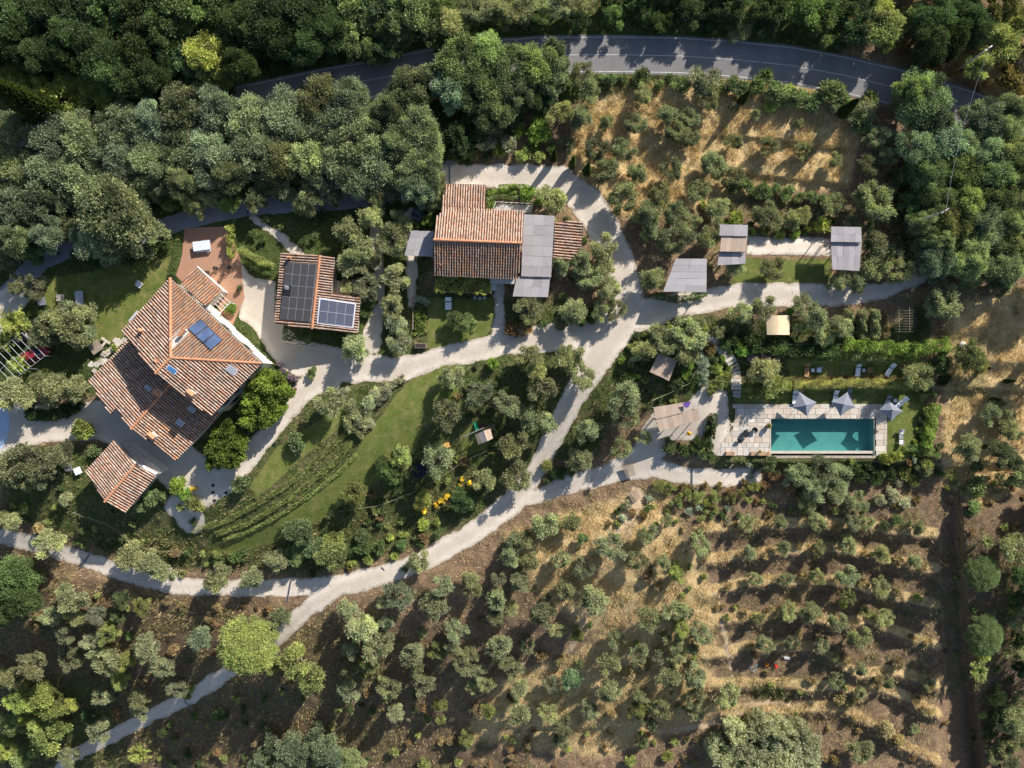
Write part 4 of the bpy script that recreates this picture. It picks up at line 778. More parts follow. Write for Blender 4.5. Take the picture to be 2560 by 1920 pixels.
_o = _u + ['twentieth'] + ['twenty-' + w_ for w_ in _u[:9]] + ['thirtieth'] + ['thirty-' + w_ for w_ in _u[:9]] + ['fortieth'] + ['forty-' + w_ for w_ in _u[:9]]
ORD = ['leftmost'] + [w_ + ' from left' for w_ in _o[1:]]; ROW = ['top'] + _o[1:]
grp = {}
for it in placed:
    top, kd, tn, px, py, r, word = it
    if not (-30 < px < 2590 and -30 < py < 1950):
        sd_name = 'top' if py < -30 else ('left' if px < 0 else 'right'); outs = globals().setdefault('OUTS', {}).setdefault((sd_name, TINT[tn][1] + ' ' + word), []); outs.append((px + py * .01, top)); continue
    best = min(REG, key=lambda R: min(math.hypot(px - a, py - b) for a, b in R[1])); grp.setdefault((best[0], word, TINT[tn][1]), []).append(it)
for (rg, word, tw), L in grp.items():
    L.sort(key=lambda i: i[4]); rows = []
    for i in L:
        if rows and i[4] - rows[-1][0][4] < 42: rows[-1].append(i)
        else: rows.append([i])
    for ri, row in enumerate(rows):
        row.sort(key=lambda i: i[3])
        for ci, i in enumerate(row):
            big = 'large ' if i[5] > 1.35 * np.median([q[5] for q in L]) else ('small ' if i[5] < .7 * np.median([q[5] for q in L]) else '')
            if len(L) == 1: lb = f'the only {tw} {word}, {rg}'
            elif len(rows) == 1: lb = f'{big}{tw} {word}, {ORD[ci]}, {rg}'
            elif len(row) == 1: lb = f'{big}{tw} {word}, {ROW[ri]} from top, {rg}'
            else: lb = f'{big}{tw} {word}, {ORD[ci]} in {ROW[ri]} row, {rg}'
            lb = lb if len(lb.split()) <= 16 else lb.replace(big, '', 1); lb = lb if len(lb.split()) <= 16 else lb.replace(' from top', '').replace('pale ', '')
            cat = 'shrub' if i[1] in ('sh', 'fs') else ('bamboo' if i[1] == 'bb' else 'tree')
            tag(i[0], lb, cat, {'ol': 'olive trees of the groves', 'oak': 'large oaks of the woods', 'bl': 'broadleaf trees', 'sp': 'feathery leaved trees', 'cy': 'cypresses', 'pi': 'pines', 'sh': 'garden and wild shrubs', 'fs': 'fine leaved shrubs', 'bb': 'bamboo clumps'}[i[1]])
for (sn, wd_), L in globals().get('OUTS', {}).items():
    for i, (_, t_) in enumerate(sorted(L, key=lambda q: q[0])): tag(t_, f'{wd_}, {ORD[i]} of those beyond the {sn} edge', 'tree', 'trees beyond the picture edge')
# uncountable undergrowth: joined
for tn in sorted({i[1] for i in items if len(i) > 5}):
    Vs = []; Fs = []; vr = []; nb = 0
    for kd, t_, px, py, r, *f in items:
        if not f or t_ != tn: continue
        rs = np.random.RandomState(int(px * 3 + py)); s = r * .06 / 1.12; nc = 7; a = rs.rand(nc) * 6.28; q = np.sqrt(rs.rand(nc)); cl = np.stack([np.cos(a) * .72 * q, np.sin(a) * .72 * q, .35 + .5 * np.sqrt(1 - q * q * .9)], 1) * s
        V3, F, va = crown_np(rs, cl, s * (.32 + .2 * rs.rand(nc)), 75, .2, .11, .6, .3, .2); p = PG(px, py, -.05); Vs.append(V3 + np.array(p)); Fs.append(F + nb); nb += len(V3); vr.append(va)
    o = link('undergrowth', fm('undergrowth', np.concatenate(Vs), np.concatenate(Fs), np.concatenate(vr))); o.color = (*TC(tn), 1); tag(o, kind='stuff')
# ---------------- hedges, climbers ----------------
def hedge(name, path, hw, h, label, cat, tint, dens=75, ll=.24, lw=.14, z0=None, top_bulge=.15, kind=None, zlow=0.0, mat=None, group=None):
    """clipped or loose strip of leaves along a photo path; hw in px; h in m"""
    rs = np.random.RandomState(len(label) * 7 + int(path[0][0])); pts = []; w0 = hw * .06; nrm = []
    seg = [math.hypot(b[0] - a[0], b[1] - a[1]) * .06 for a, b in zip(path, path[1:])]; tot = sum(seg); n = int(tot * (2 * w0 + 1.6 * h) * dens)
    cum = np.cumsum([0] + seg); s = rs.rand(n) * tot; k = np.clip(np.searchsorted(cum, s) - 1, 0, len(seg) - 1); t = (s - cum[k]) / np.array(seg)[k]
    A = np.array(path); a = A[k]; b = A[k + 1]; c = a + (b - a) * t[:, None]; tx = unit(b - a); nx = np.stack([-tx[:, 1], tx[:, 0]], 1); q = rs.uniform(-1, 1, n)
    edge = 1 + .18 * np.sin(s * 2.1) + .12 * np.sin(s * 5.3 + 1); th_ = q * 1.35; off = np.sin(th_) * w0 * edge / .06; hh = h * (np.cos(th_) ** .35) * (1 + top_bulge * np.sin(s * 3.1 + q * 2)) * (1 - .3 * (rs.rand(n) ** 2))
    u_ = c[:, 0] + nx[:, 0] * off; v_ = c[:, 1] + nx[:, 1] * off; zg = Th(u_, v_) if z0 is None else np.full(n, z0); W_ = Pn(u_, v_, zg); W_[:, 2] = zg + zlow + (hh * (.15 + .85 * rs.rand(n) ** .3))
    d = unit(np.stack([nx[:, 0] * q, -nx[:, 1] * q, np.full(n, .7)], 1) + rs.randn(n, 3) * .6); V3, F = leaves(W_, d, ll * (.7 + .6 * rs.rand(n)), lw * (.7 + .6 * rs.rand(n)), rs)
    var = np.repeat((.5 + .2 * np.sin(s * 1.7 + q * 3) + .2 * rs.randn(n)).clip(0, 1), 4); c0 = PG(*path[0]) if z0 is None else P(*path[0], z0); V3 = V3 - np.array(c0)
    me = fm('foliage', V3, F, var, mat); o = link(name, me, loc=c0); o.color = (*TC(tint), 1); return tag(o, label, cat, group, kind)
def RR(L, c='R'): return [cp(c, *p) for p in L]
hedge('hedge', RR([(1020, 570), (1200, 590), (1400, 600), (1560, 590), (1700, 570)]), 17, 2.2, 'long yellow green hedge across the bank above the loungers', 'hedge', 'b')
hedge('hedge', RR([(1080, 640), (1200, 650), (1330, 650)]), 13, 1.7, 'dense dark hedge growing below the yellow green hedge', 'hedge', 'h')
hedge('hedge', RR([(440, 590), (620, 600), (800, 620), (1000, 620)]), 15, 1.7, 'dark hedge left of the yellow green hedge above the lawn', 'hedge', 'e')
hedge('hedge', RR([(1620, 950), (1600, 1060), (1580, 1160), (1560, 1230)]), 13, 1.6, 'tall bright hedge right of the pool lawn', 'hedge', 'b')
hedge('hedge', RR([(1440, 1230), (1550, 1240), (1650, 1290)]), 9, 1.2, 'dark hedge at lower right corner of the pool lawn', 'hedge', 'e')
hedge('hedge', RR([(205, 1010), (205, 1100), (185, 1170), (100, 1220)]), 8, 1.6, 'tall dark hedge left of the pool terrace', 'hedge', 'd')
hedge('grass_border', RR([(720, 830), (900, 825), (1100, 815), (1300, 820), (1450, 830)]), 10, 1.0, 'border of yellowish ornamental grass along the edge above the parasols', 'grass border', 'm', 190, .55, .05)
hedge('dry_grass_border', RR([(720, 800), (900, 790), (1100, 785), (1300, 790), (1420, 790)]), 8, .4, 'thin dry grass fringe between loungers and grass border', 'grass border', 't', 120, .4, .04)
for i, (pth, wd) in enumerate([([(868, 1080), (800, 1145), (730, 1205), (640, 1262), (560, 1305), (480, 1325)], 7), ([(886, 1105), (840, 1155), (780, 1205), (700, 1262), (620, 1310), (540, 1335)], 6), ([(893, 1135), (850, 1180), (780, 1235), (700, 1288), (620, 1330), (560, 1350)], 4.5)]):
    hedge('clipped_hedge', pth, wd, .5, ['uppermost', 'middle', 'lowest'][i] + ' of three clipped hedges stepping down to the long lawn', 'hedge', 'k', 110, .16, .07, group='clipped hedges above the long lawn')
hedge('climber', RR([(1410, 395), (1480, 470), (1560, 560), (1640, 640), (1710, 700)], 'D'), 8, 2.6, 'yellow green climber along the north wall of the villa', 'climber', 'k', 120)
hedge('hedge', RR([(1520, 470), (1600, 560), (1690, 620), (1740, 680)], 'D'), 5, .7, 'low dark hedge at the foot of the villa climber', 'hedge', 'e')
hedge('hedge', RR([(200, 1010), (300, 1030), (400, 1010), (520, 960)], 'D'), 14, .8, 'dark bed of low planting edging the forecourt island', 'hedge', 'd')
hedge('conifer_hedge', RR([(830, 380), (920, 440), (1020, 490), (1110, 540), (1200, 570)], 'S'), 9, 2.2, 'row of yellow tipped conifers left of the solar roof house', 'hedge', 'k', 130, .3, .06)
hedge('conifer_hedge', RR([(860, 500), (960, 560), (1060, 610), (1180, 650)], 'S'), 8, 1.6, 'lower dark conifer row beside the yellow tipped conifers', 'hedge', 'e', 130, .3, .06)
hedge('creeping_vine', RR([(700, 130), (740, 200), (700, 270), (740, 340), (720, 430), (740, 480)], 'S'), 8, 1.7, 'leafy yellow green vine on the right edge of the brick terrace', 'vine', 'y', 80, .25, .14)
hedge('hedge', RR([(1060, 285), (1180, 265), (1300, 275)], 'Q'), 5, .9, 'upper clipped green row behind the white centre house', 'hedge', 'b')
hedge('hedge', RR([(1050, 330), (1180, 310), (1310, 318)], 'Q'), 6, .9, 'lower clipped green row behind the white centre house', 'hedge', 'h')
hedge('hedge', RR([(1060, 375), (1120, 380)], 'Q'), 8, .9, 'short green hedge block beside the sunken yard wall', 'hedge', 'h')
hedge('hedge', RR([(1150, 240), (1280, 230), (1400, 240), (1440, 300)], 'Q'), 7, 1.0, 'loose hedge along the parking yard edge of the centre house', 'hedge', 'b')
hedge('hedge', RR([(1205, 1025), (1330, 1040), (1440, 1010)], 'M'), 5, .8, 'clipped edging below the small tan awning', 'hedge', 'h')
hedge('hedge', RR([(220, 660), (360, 690), (480, 680), (590, 650)], 'M'), 8, 1.0, 'dark hedge along the front of the grey reed carport', 'hedge', 'e')
hedge('crop_row', RR([(1320, 345), (1325, 530)]), 7, .5, 'dry brown crop row right of the three green vegetable rows', 'crop row', 't', 60)
hedge('crop_row', RR([(1545, 330), (1545, 520)]), 16, 1.6, 'wide dark green block right of the bean frames', 'crop row', 'd', 80)
for i, x in enumerate((1070, 1155, 1240)):
    hedge('vegetable_row', RR([(x, 345), (x, 535)]), 11, 1.3, ['left', 'middle', 'right'][i] + ' one of three tall green vegetable rows beside the bean frames', 'crop row', 'q', 130, group='vegetable rows')
hedge('flower_bed', RR([(455, 1150), (520, 1160), (570, 1200)], 'Q'), 8, .9, 'silvery plants at the top of the vegetable bed', 'plant bed', 's', 120, .25, .06)
hedge('flower_bed', RR([(500, 1250), (500, 1350), (510, 1450)], 'Q'), 15, .5, 'mixed vegetable plants in the bed beside the small lawn', 'plant bed', 'b', 45, .3, .16)
M_WEED = M_LEAF
# ---------------- ground cover nobody could count ----------------
def tufts(name, n, wfun, h, wd, tint, label, seed, blades=5, spread=.16, lawn=None):
    rs = np.random.RandomState(seed); u_ = rs.uniform(-60, 2620, n * 8); v_ = rs.uniform(-60, 1980, n * 8)
    i = np.clip(np.searchsorted(us, u_), 0, NU - 1); j = np.clip(np.searchsorted(vs_, v_), 0, NV - 1); wgt = wfun[j, i] * ((hard[j, i] > 3) if lawn is None else lawn[j, i] < -2) * (pool_sd[j, i] > 20)
    keep = rs.rand(len(u_)) < wgt; u_ = u_[keep][:n]; v_ = v_[keep][:n]; m = len(u_); k = np.repeat(np.arange(m), blades); N = len(k); z = Th(u_, v_); W_ = Pn(u_, v_, z)
    a = rs.rand(N) * 6.28; r = rs.rand(N) * spread; b0 = W_[k] + np.stack([np.cos(a) * r, np.sin(a) * r, np.full(N, -.03)], 1); H_ = (h * (.5 + rs.rand(m)))[k] * (.7 + .6 * rs.rand(N)); lean = rs.rand(N) * .7 + .15
    tip = b0 + np.stack([np.cos(a) * lean * H_, np.sin(a) * lean * H_, H_], 1); sx = np.stack([-np.sin(a + rs.randn(N) * .5), np.cos(a), 0 * a], 1) * (wd * (.6 + .8 * rs.rand(N)))[:, None]
    V3 = np.stack([b0 - sx * .5, b0 + sx * .5, tip], 1).reshape(-1, 3); F = np.arange(3 * N).reshape(-1, 3); var = np.repeat((.5 + .18 * rs.randn(m)[k] + .12 * rs.randn(N)).clip(0, 1), 3)
    o = link(name, fm(name, V3, F, var, M_GRASS)); o.color = (*tint, 1); return tag(o, label, None, kind='stuff')
cl1 = fbm(U, V, 30, 77, 3)
tufts('dry_grass', 60000, np.clip((straw - .25) * 1.6, 0, 1) * S((cl1 - .3) * 3), .34, .05, (.68, .54, .31), 'dry straw coloured grass on the fields and terrace lips', 1, 5, .22)
tufts('wild_grass', 24000, np.clip((green - .2) * 1.3, 0, 1) * S((cl1 - .35) * 3), .3, .08, (.13, .17, .05), 'rough green grass and weeds of the gardens', 2, 5, .2)
tufts('withered_weeds', 16000, np.clip(.8 - straw - green, 0, 1) * S((fbm(U, V, 45, 88, 3) - .42) * 5), .3, .07, (.27, .20, .13), 'brown withered weeds on the bare slopes', 3, 5, .3)

tufts('lawn_grass', 26000, (U * 0 + 1.0) * S((fbm(U, V, 12, 99, 3) - .35) * 3) * (sd['deck'] > 2), .13, .07, (.16, .18, .05), 'longer tufts of grass standing in the mown lawns', 4, 4, .2, sd['lawn'])
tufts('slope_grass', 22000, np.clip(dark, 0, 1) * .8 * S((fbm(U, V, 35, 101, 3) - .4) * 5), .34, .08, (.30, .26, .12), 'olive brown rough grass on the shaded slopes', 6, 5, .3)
# ---------------- tiled roofs ----------------
PAL_MIX = [(.43, .235, .15), (.46, .31, .24), (.37, .26, .195), (.50, .37, .29), (.30, .20, .15), (.40, .34, .29), (.42, .27, .19)]
PAL_OR = [(.52, .25, .12), (.48, .22, .11), (.45, .29, .18), (.40, .28, .20), (.55, .30, .16), (.36, .25, .19)]
PAL_PALE = [(.55, .36, .26), (.52, .30, .19), (.50, .37, .29), (.47, .27, .17), (.58, .42, .32)]
def newell(p):
    n = Vector((0, 0, 0))
    for a, b in zip(p, p[1:] + p[:1]): n += Vector(((a.y - b.y) * (a.z + b.z), (a.z - b.z) * (a.x + b.x), (a.x - b.x) * (a.y + b.y)))
    n.normalize(); return n if n.z > 0 else -n
def plane_hit(px, py, p0, n, off=0.0):
    o = Vector((0, 0, CH)); d = P(px, py, 0) - o; p1 = p0 + n * off; t = (p1 - o).dot(n) / d.dot(n); return o + d * t
def clipcol(poly, s):
    ts = []
    for a, b in zip(poly, poly[1:] + poly[:1]):
        if (a[0] - s) * (b[0] - s) < 0: ts.append(a[1] + (b[1] - a[1]) * (s - a[0]) / (b[0] - a[0]))
    ts.sort(); return [(ts[i], ts[i + 1]) for i in range(0, len(ts) - 1, 2)]
def roof_face(root, pts, eave, pal, sp=.366, r=.125, tl=.42, thick=.16, holes=()):
    """pts: world polygon; eave: two indexes; builds the deck and one joined field of cover tiles"""
    rs = np.random.RandomState(int(abs(pts[0].x * 37 + pts[0].y * 11)) + 3); n = newell(pts); e0, e1 = pts[eave[0]], pts[eave[1]]; a = (e1 - e0).normalized(); b = n.cross(a).normalized()
    c = sum(pts, Vector()) / len(pts)
    if (c - e0).dot(b) < 0: b = -b
    mb = MB(); mb.prism(pts, Vector((0, 0, thick))); dk = wb(mb, 'roof_deck', M_PAN, root)
    q = [((p - e0).dot(a), (p - e0).dot(b)) for p in pts]; smin, smax = min(x[0] for x in q), max(x[0] for x in q)
    V3 = []; F = []; Cc = []; ns = 5; ang = np.linspace(0, math.pi, ns); nb = 0; A = np.array(a); B = np.array(b); N_ = np.array(n); E = np.array(e0)
    hq = [[((h - e0).dot(a), (h - e0).dot(b)) for h in hole] for hole in holes]
    k = int((smax - smin) / sp); sp2 = (smax - smin) / max(k, 1)
    for i in range(k):
        s = smin + (i + .5) * sp2
        for t0, t1 in clipcol(q, s):
            t = t0 - .06; wob = rs.randn() * .012
            while t < t1 - .08:
                te = min(t + tl * 1.06, t1); tm = (t + te) / 2
                if not any(any(x0 < tm < x1 for x0, x1 in clipcol(h, s)) for h in hq):
                    j = rs.randn() * .012 + wob; col = np.array(pal[rs.randint(len(pal))]) * (1 + .13 * rs.randn())
                    for tt, rr, lf in ((t, r, .035), (te, r * .84, .0)):
                        base = E + A * (s + j) + B * tt + N_ * (.01 + lf); V3 += [base + A * (rr * math.cos(x)) + N_ * (rr * 1.3 * math.sin(x)) for x in ang]; Cc += [col] * ns
                    F += [(nb + m, nb + m + 1, nb + ns + m + 1, nb + ns + m) for m in range(ns - 1)]; nb += 2 * ns
                t += tl
    V3 = np.array(V3); M = np.array(chain(root).inverted()); V3 = V3 @ M[:3, :3].T + M[:3, 3]
    o = link('tiles', np_mesh('tiles', V3, F, M_TILE, {'col': np.clip(np.array(Cc), 0, 1)}), root); tag(o, kind='stuff'); return n
def ridge(root, p0, p1, r=.17, name='ridge_tile', step=.44):
    mb = MB(); L = (p1 - p0).length; d = (p1 - p0).normalized(); k = max(1, int(L / step)); rs = random.Random(int(L * 100)); sx = d.cross(Vector((0, 0, 1))).normalized(); up = sx.cross(d)
    for i in range(k):
        a = p0 + d * (L * i / k - .02); b = p0 + d * (L * (i + 1) / k + .03); vs = []
        for p, rr, l in ((a, r, .05), (b, r * .86, .02)):
            vs += [p + sx * rr * math.cos(t) + up * (rr * math.sin(t) + l + .03 + rs.uniform(-.008, .008)) for t in [math.pi * m / 5 for m in range(6)]]
        mb.add(vs, [(m, m + 1, 7 + m, 6 + m) for m in range(5)])
    return tag(wb(mb, name, M_RIDGE, root), kind='stuff')
def inset(pts, d):
    c = sum((Vector((p.x, p.y, 0)) for p in pts), Vector()) / len(pts); r = []
    for p in pts:
        v = Vector((c.x - p.x, c.y - p.y, 0)); r.append(p + v.normalized() * d)
    return r
def walls(root, px, ztop, zbot, d=.45, mat=None, name='wall'):
    pts = inset([P(x, y, ztop) for x, y in px], d); mb = MB(); mb.prism([Vector((p.x, p.y, ztop - .02)) for p in pts], bot=[Vector((p.x, p.y, zbot)) for p in pts]); wb(mb, name, mat or M_WALL, root); return pts
def window(root, p0, p1, frac, zc, wd=.9, ht=1.3, shutters=True):
    """window with frame, pane and shutters in the wall from p0 to p1"""
    d = (p1 - p0); d.z = 0; L = d.length; d.normalize(); n = Vector((d.y, -d.x, 0)); c = p0 + d * (L * frac); c.z = zc
    cc = sum((Vector((p.x, p.y, 0)) for p in (p0, p1)), Vector()) / 2
    if n.dot(cc - Vector(root.location)) < 0: n = -n
    def bx(cx, cz, w_, h_, t, name, mat, par):
        m = MB(); o_ = c + d * cx + Vector((0, 0, cz)) + n * (t / 2 - .02); m.box(o_, (w_, t, h_), math.atan2(d.y, d.x)); return wb(m, name, mat, par)
    f = bx(0, 0, wd + .16, ht + .16, .08, 'window', M_STONE, root); bx(0, 0, wd, ht, .10, 'pane', M_GLASS, f)
    if shutters:
        bx(-wd * .78, 0, wd * .5, ht, .11, 'shutter', M_WOOD, f); bx(wd * .78, 0, wd * .5, ht, .11, 'shutter', M_WOOD, f)
def chimney(root, px, py, z0, h, rz, sx=.75, sy=.55):
    m = MB(); p = P(px, py, z0 + h); c = Vector((p.x, p.y, z0)); m.box(c + Vector((0, 0, h / 2 - .4)), (sx, sy, h + .8), rz); ch = wb(m, 'chimney', M_WALL, root)
    m = MB(); m.box(c + Vector((0, 0, h + .06)), (sx + .14, sy + .14, .1), rz)
    cz, sz = math.cos(rz), math.sin(rz)
    m2 = MB()
    for sg in (-1, 1):
        q = [(-sx / 2 - .1, sg * (sy / 2 + .08), h + .25), (sx / 2 + .1, sg * (sy / 2 + .08), h + .25), (sx / 2 + .1, 0, h + .5), (-sx / 2 - .1, 0, h + .5)]
        q = [c + Vector((x * cz - y * sz, x * sz + y * cz, z)) for x, y, z in q]; m2.prism(q, Vector((0, 0, .05)))
    wb(m2, 'chimney_cap', M_RIDGE, ch); wb(m, 'chimney_ledge', M_RIDGE, ch)
def skylight(root, corners, n, p0, mat=None, name='skylight', th_=.1):
    q = [plane_hit(*cp('D', *c), p0, n, .2) for c in corners]; m = MB(); m.prism(q, n * .22); f = wb(m, name, M_ALU, root)
    c = sum(q, Vector()) / 4; q2 = [c + (p - c) * .82 + n * .012 for p in q]; m = MB(); m.prism(q2, n * .02); wb(m, 'pane', mat or M_GLASS, f); return f
M_SKYB = plain('skylight_blind', (.30, .33, .38), .3, var=.1, spec=.6); M_SKYBLUE = plain('blue_glass', (.05, .16, .38), .12, var=.1, spec=.8)
D = lambda x, y, z: P(*cp('D', x, y), z)
# ---- the villa ----
ZE, ZR = 9.8, 12.0; ZL, ZLR = 6.8, 8.3
vc = D(1150, 700, 0); villa = empty('villa', (vc.x, vc.y, 3.0)); tag(villa, 'big white villa with hipped terracotta roof, chimneys, skylights and three solar collectors', 'house')
A_, O_, B_, C_, W1, D_ = D(1095, 143, ZE), D(1098, 655, ZR), D(1682, 690, ZE), D(1352, 1032, ZE), D(1000, 755, ZR), D(783, 487, ZE)
nNE = newell([A_, O_, B_]); col_px = [(1205, 465), (1290, 405), (1432, 540), (1355, 607)]
ter_px = [(1105, 545), (1180, 478), (1225, 490), (1110, 600)]
roof_face(villa, [A_, O_, B_], (0, 2), PAL_OR, holes=[[plane_hit(*cp('D', *c), A_, nNE) for c in ter_px]], tl=.40)
nNW = roof_face(villa, [D_, W1, O_, A_], (0, 3), PAL_MIX); nSE = roof_face(villa, [B_, O_, W1, C_], (0, 3), PAL_MIX)
ridge(villa, A_, O_, .24); ridge(villa, B_, O_, .20); ridge(villa, W1, O_, .19)
wp = walls(villa, [cp('D', *c) for c in ((1095, 143), (1682, 690), (1352, 1032), (783, 487))], ZE - .1, .5, .55)
for f_ in (.16, .36, .58, .8): window(villa, wp[1], wp[2], f_, 7.2)
for f_ in (.2, .45, .75): window(villa, wp[1], wp[2], f_, 4.6, 1.0, 1.6)
for f_ in (.12, .3, .55, .8): window(villa, wp[0], wp[1], f_, 7.2)
m = MB(); m.prism([D_, W1, C_, wp[2] + Vector((0, 0, 0)), wp[3]], Vector((0, 0, .3))) if False else None
# gable wall closing the south-west end
m = MB(); g0, g1, g2 = D_.copy(), W1.copy(), C_.copy(); c0 = sum([g0, g1, g2], Vector()) / 3; ins = (O_ - W1).normalized() * .4
gp = [p + ins for p in (g0, g1, g2)]; m.add([p - Vector((0, 0, .2)) for p in gp] + [p - Vector((0, 0, .2)) + ins for p in gp], [(0, 1, 2), (5, 4, 3), (0, 3, 4, 1), (1, 4, 5, 2), (2, 5, 3, 0)]); wb(m, 'gable', M_WALL, villa)
# lower south-west block
La, Lb, Lc, Ld, Le, Lf, Lg = D(822, 545, ZL), D(572, 806, ZL), D(710, 1020, ZL + .55), D(742, 985, ZL + .6), D(845, 1112, ZLR), D(1098, 825, ZLR), D(1000, 765, ZLR - .2)
nL = newell([La, Lb, Le, Lf]); q_ = [plane_hit(*cp('D', *c), Lb, nL) for c in ((822, 545), (572, 806), (710, 1020), (742, 985), (845, 1112), (1098, 825))]
roof_face(villa, q_, (0, 1), PAL_MIX)
q2 = [Le, D(1132, 1312, ZL), D(1420, 1012, ZL), D(1130, 800, ZLR)]; nL2 = roof_face(villa, q2, (1, 2), PAL_OR + PAL_MIX)
ridge(villa, q_[4], q_[5] + Vector((0, 0, .02)), .19)
wl = walls(villa, [cp('D', *c) for c in ((840, 560), (600, 812), (1140, 1300), (1400, 1010))], ZL - .15, .5, .7)
window(villa, wl[2], wl[3], .3, 5.2); window(villa, wl[2], wl[3], .7, 5.2); window(villa, wl[1], wl[2], .3, 5.0); window(villa, wl[1], wl[2], .7, 5.0)
m = MB(); m.add([q_[1] + Vector((0, 0, -.2)), q_[4] + Vector((0, 0, -.2)), q2[1] + Vector((0, 0, -.2))], [(0, 1, 2)]); 
# chimneys
rz = math.atan2(-280, 350); rz2 = math.radians(52)
chimney(villa, *cp('D', 1010, 878), 7.7, 1.5, rz); chimney(villa, *cp('D', 1225, 885), 10.1, 1.3, rz, .9, .7); chimney(villa, *cp('D', 975, 1160), 7.4, 1.1, rz, .9, .7); chimney(villa, *cp('D', 905, 480), 10.2, .6, rz, .35, .35)
chimney(villa, *cp('D', 1170, 492), 11.1, .7, rz + 1.6, 1.0, .35)
for cs, nn, p0, mt in (([(1085, 698), (1145, 740), (1122, 766), (1065, 722)], nSE, B_, M_SKYBLUE), ([(1478, 698), (1532, 738), (1502, 770), (1447, 730)], nSE, B_, M_SKYB), ([(945, 826), (972, 850), (955, 874), (925, 845)], nL, Lb, M_SKYB),
                       ([(1225, 962), (1262, 985), (1240, 1012), (1202, 985)], nL2, q2[1], M_SKYB), ([(1150, 1045), (1192, 1072), (1165, 1102), (1125, 1075)], nL2, q2[1], M_SKYB)): skylight(villa, cs, nn, p0, mt)
# three collectors
def lerp2(q, s, t): return q[0] * (1 - s) * (1 - t) + q[1] * s * (1 - t) + q[2] * s * t + q[3] * (1 - s) * t
qc = [plane_hit(*cp('D', *c), A_, nNE, .25) for c in col_px]   # left, top, right, bottom
for k in range(3):
    a, b = k / 3 + .008, (k + 1) / 3 - .008; q4 = [lerp2([qc[1], qc[2], qc[3], qc[0]], s, t) for s, t in ((a, 0), (b, 0), (b, 1), (a, 1))]
    m = MB(); m.prism(q4, nNE * .12); f = wb(m, 'solar_collector', M_DARK, villa); c = sum(q4, Vector()) / 4; m = MB(); m.prism([c + (p - c) * .94 + nNE * .012 for p in q4], nNE * .02); wb(m, 'pane', M_COLL, f)
# roof terrace cut
tq = [plane_hit(*cp('D', *c), A_, nNE, -.1) for c in ter_px]; m = MB(); m.prism([p + Vector((0, 0, .25)) for p in tq], Vector((0, 0, .2))); wb(m, 'roof_terrace', M_STONE, villa)
m = MB(); m.tube([tq[0] + Vector((0, 0, .9)), tq[1] + Vector((0, 0, .9))], .03); m.tube([tq[0], tq[0] + Vector((0, 0, .9))], .03); m.tube([tq[1], tq[1] + Vector((0, 0, .9))], .03); wb(m, 'railing', M_WHITE, villa)
m = MB(); c_ = D(1012, 668, 11.8); m.lathe([(.02, 0), (.25, .05), (.42, .18), (.40, .2), (.22, .09), (.02, .05)], 14, c_); dish = wb(m, 'satellite_dish', M_TERRA, villa)
m = MB(); m.tube([D(985, 648, 11.2), D(985, 648, 12.5)], .025); m.tube([D(965, 640, 12.4), D(1005, 655, 12.4)], .015); wb(m, 'antenna', M_METAL, villa)
# gutter along the north-east eave
m = MB(); m.tube([A_ + Vector((.1, .1, -.1)), B_ + Vector((.1, .1, -.1))], .07, 6); wb(m, 'gutter', M_DARK, villa)
m = MB(); m.tube([B_ + Vector((.1, -.1, -.1)), C_ + Vector((.1, -.1, -.1))], .07, 6); wb(m, 'gutter', M_DARK, villa)
# white terrace ledge on the north-east wall
m = MB(); z = 6.3; m.prism([D(1165, 190, z), D(1400, 395, z), D(1420, 370, z), D(1180, 170, z)], Vector((0, 0, .2))); wb(m, 'cornice', M_WALL, villa)
# ---- annexe with its own roof ----
an = empty('annexe', (*D(1290, 200, 0).xy, 3.0)); tag(an, 'low annexe with mottled orange tile roof built against the north wall of the villa', 'house')
qa = [D(1160, 178, 7.0), D(1262, 73, 6.0), D(1428, 222, 6.0), D(1322, 322, 7.0)]; roof_face(an, qa, (1, 2), PAL_OR)
walls(an, [cp('D', *c) for c in ((1160, 178), (1262, 73), (1428, 222), (1322, 322))], 6.1, 1.5, .35); m = MB(); m.tube([qa[1] + Vector((.12, .12, -.05)), qa[2] + Vector((.12, .12, -.05))], .09, 6); wb(m, 'gutter', M_WHITE, an)
# small pergola frame beside the annexe
pg = empty('bare_pergola', (*D(1370, 310, 0).xy, 3.0)); tag(pg, 'small bare pale pergola frame at the corner of the annexe beside the brick paving', 'pergola')
for k in range(6): m = MB(); a = D(1325 + k * 17, 320 - k * 17, 5.3); b = D(1395 + k * 17, 385 - k * 17, 5.3); m.tube([a, b], .035, 4); wb(m, 'rafter', M_WHITE, pg)
for c in ((1325, 320), (1410, 235), (1395, 385), (1480, 300)): m = MB(); m.tube([D(*c, 5.3), D(*c, 5.3) - Vector((0, 0, 2.6))], .05, 4); wb(m, 'post', M_WHITE, pg)
for a, b in (((1325, 320), (1410, 235)), ((1395, 385), (1480, 300))): m = MB(); m.tube([D(*a, 5.24), D(*b, 5.24)], .05, 4); wb(m, 'beam', M_WHITE, pg)
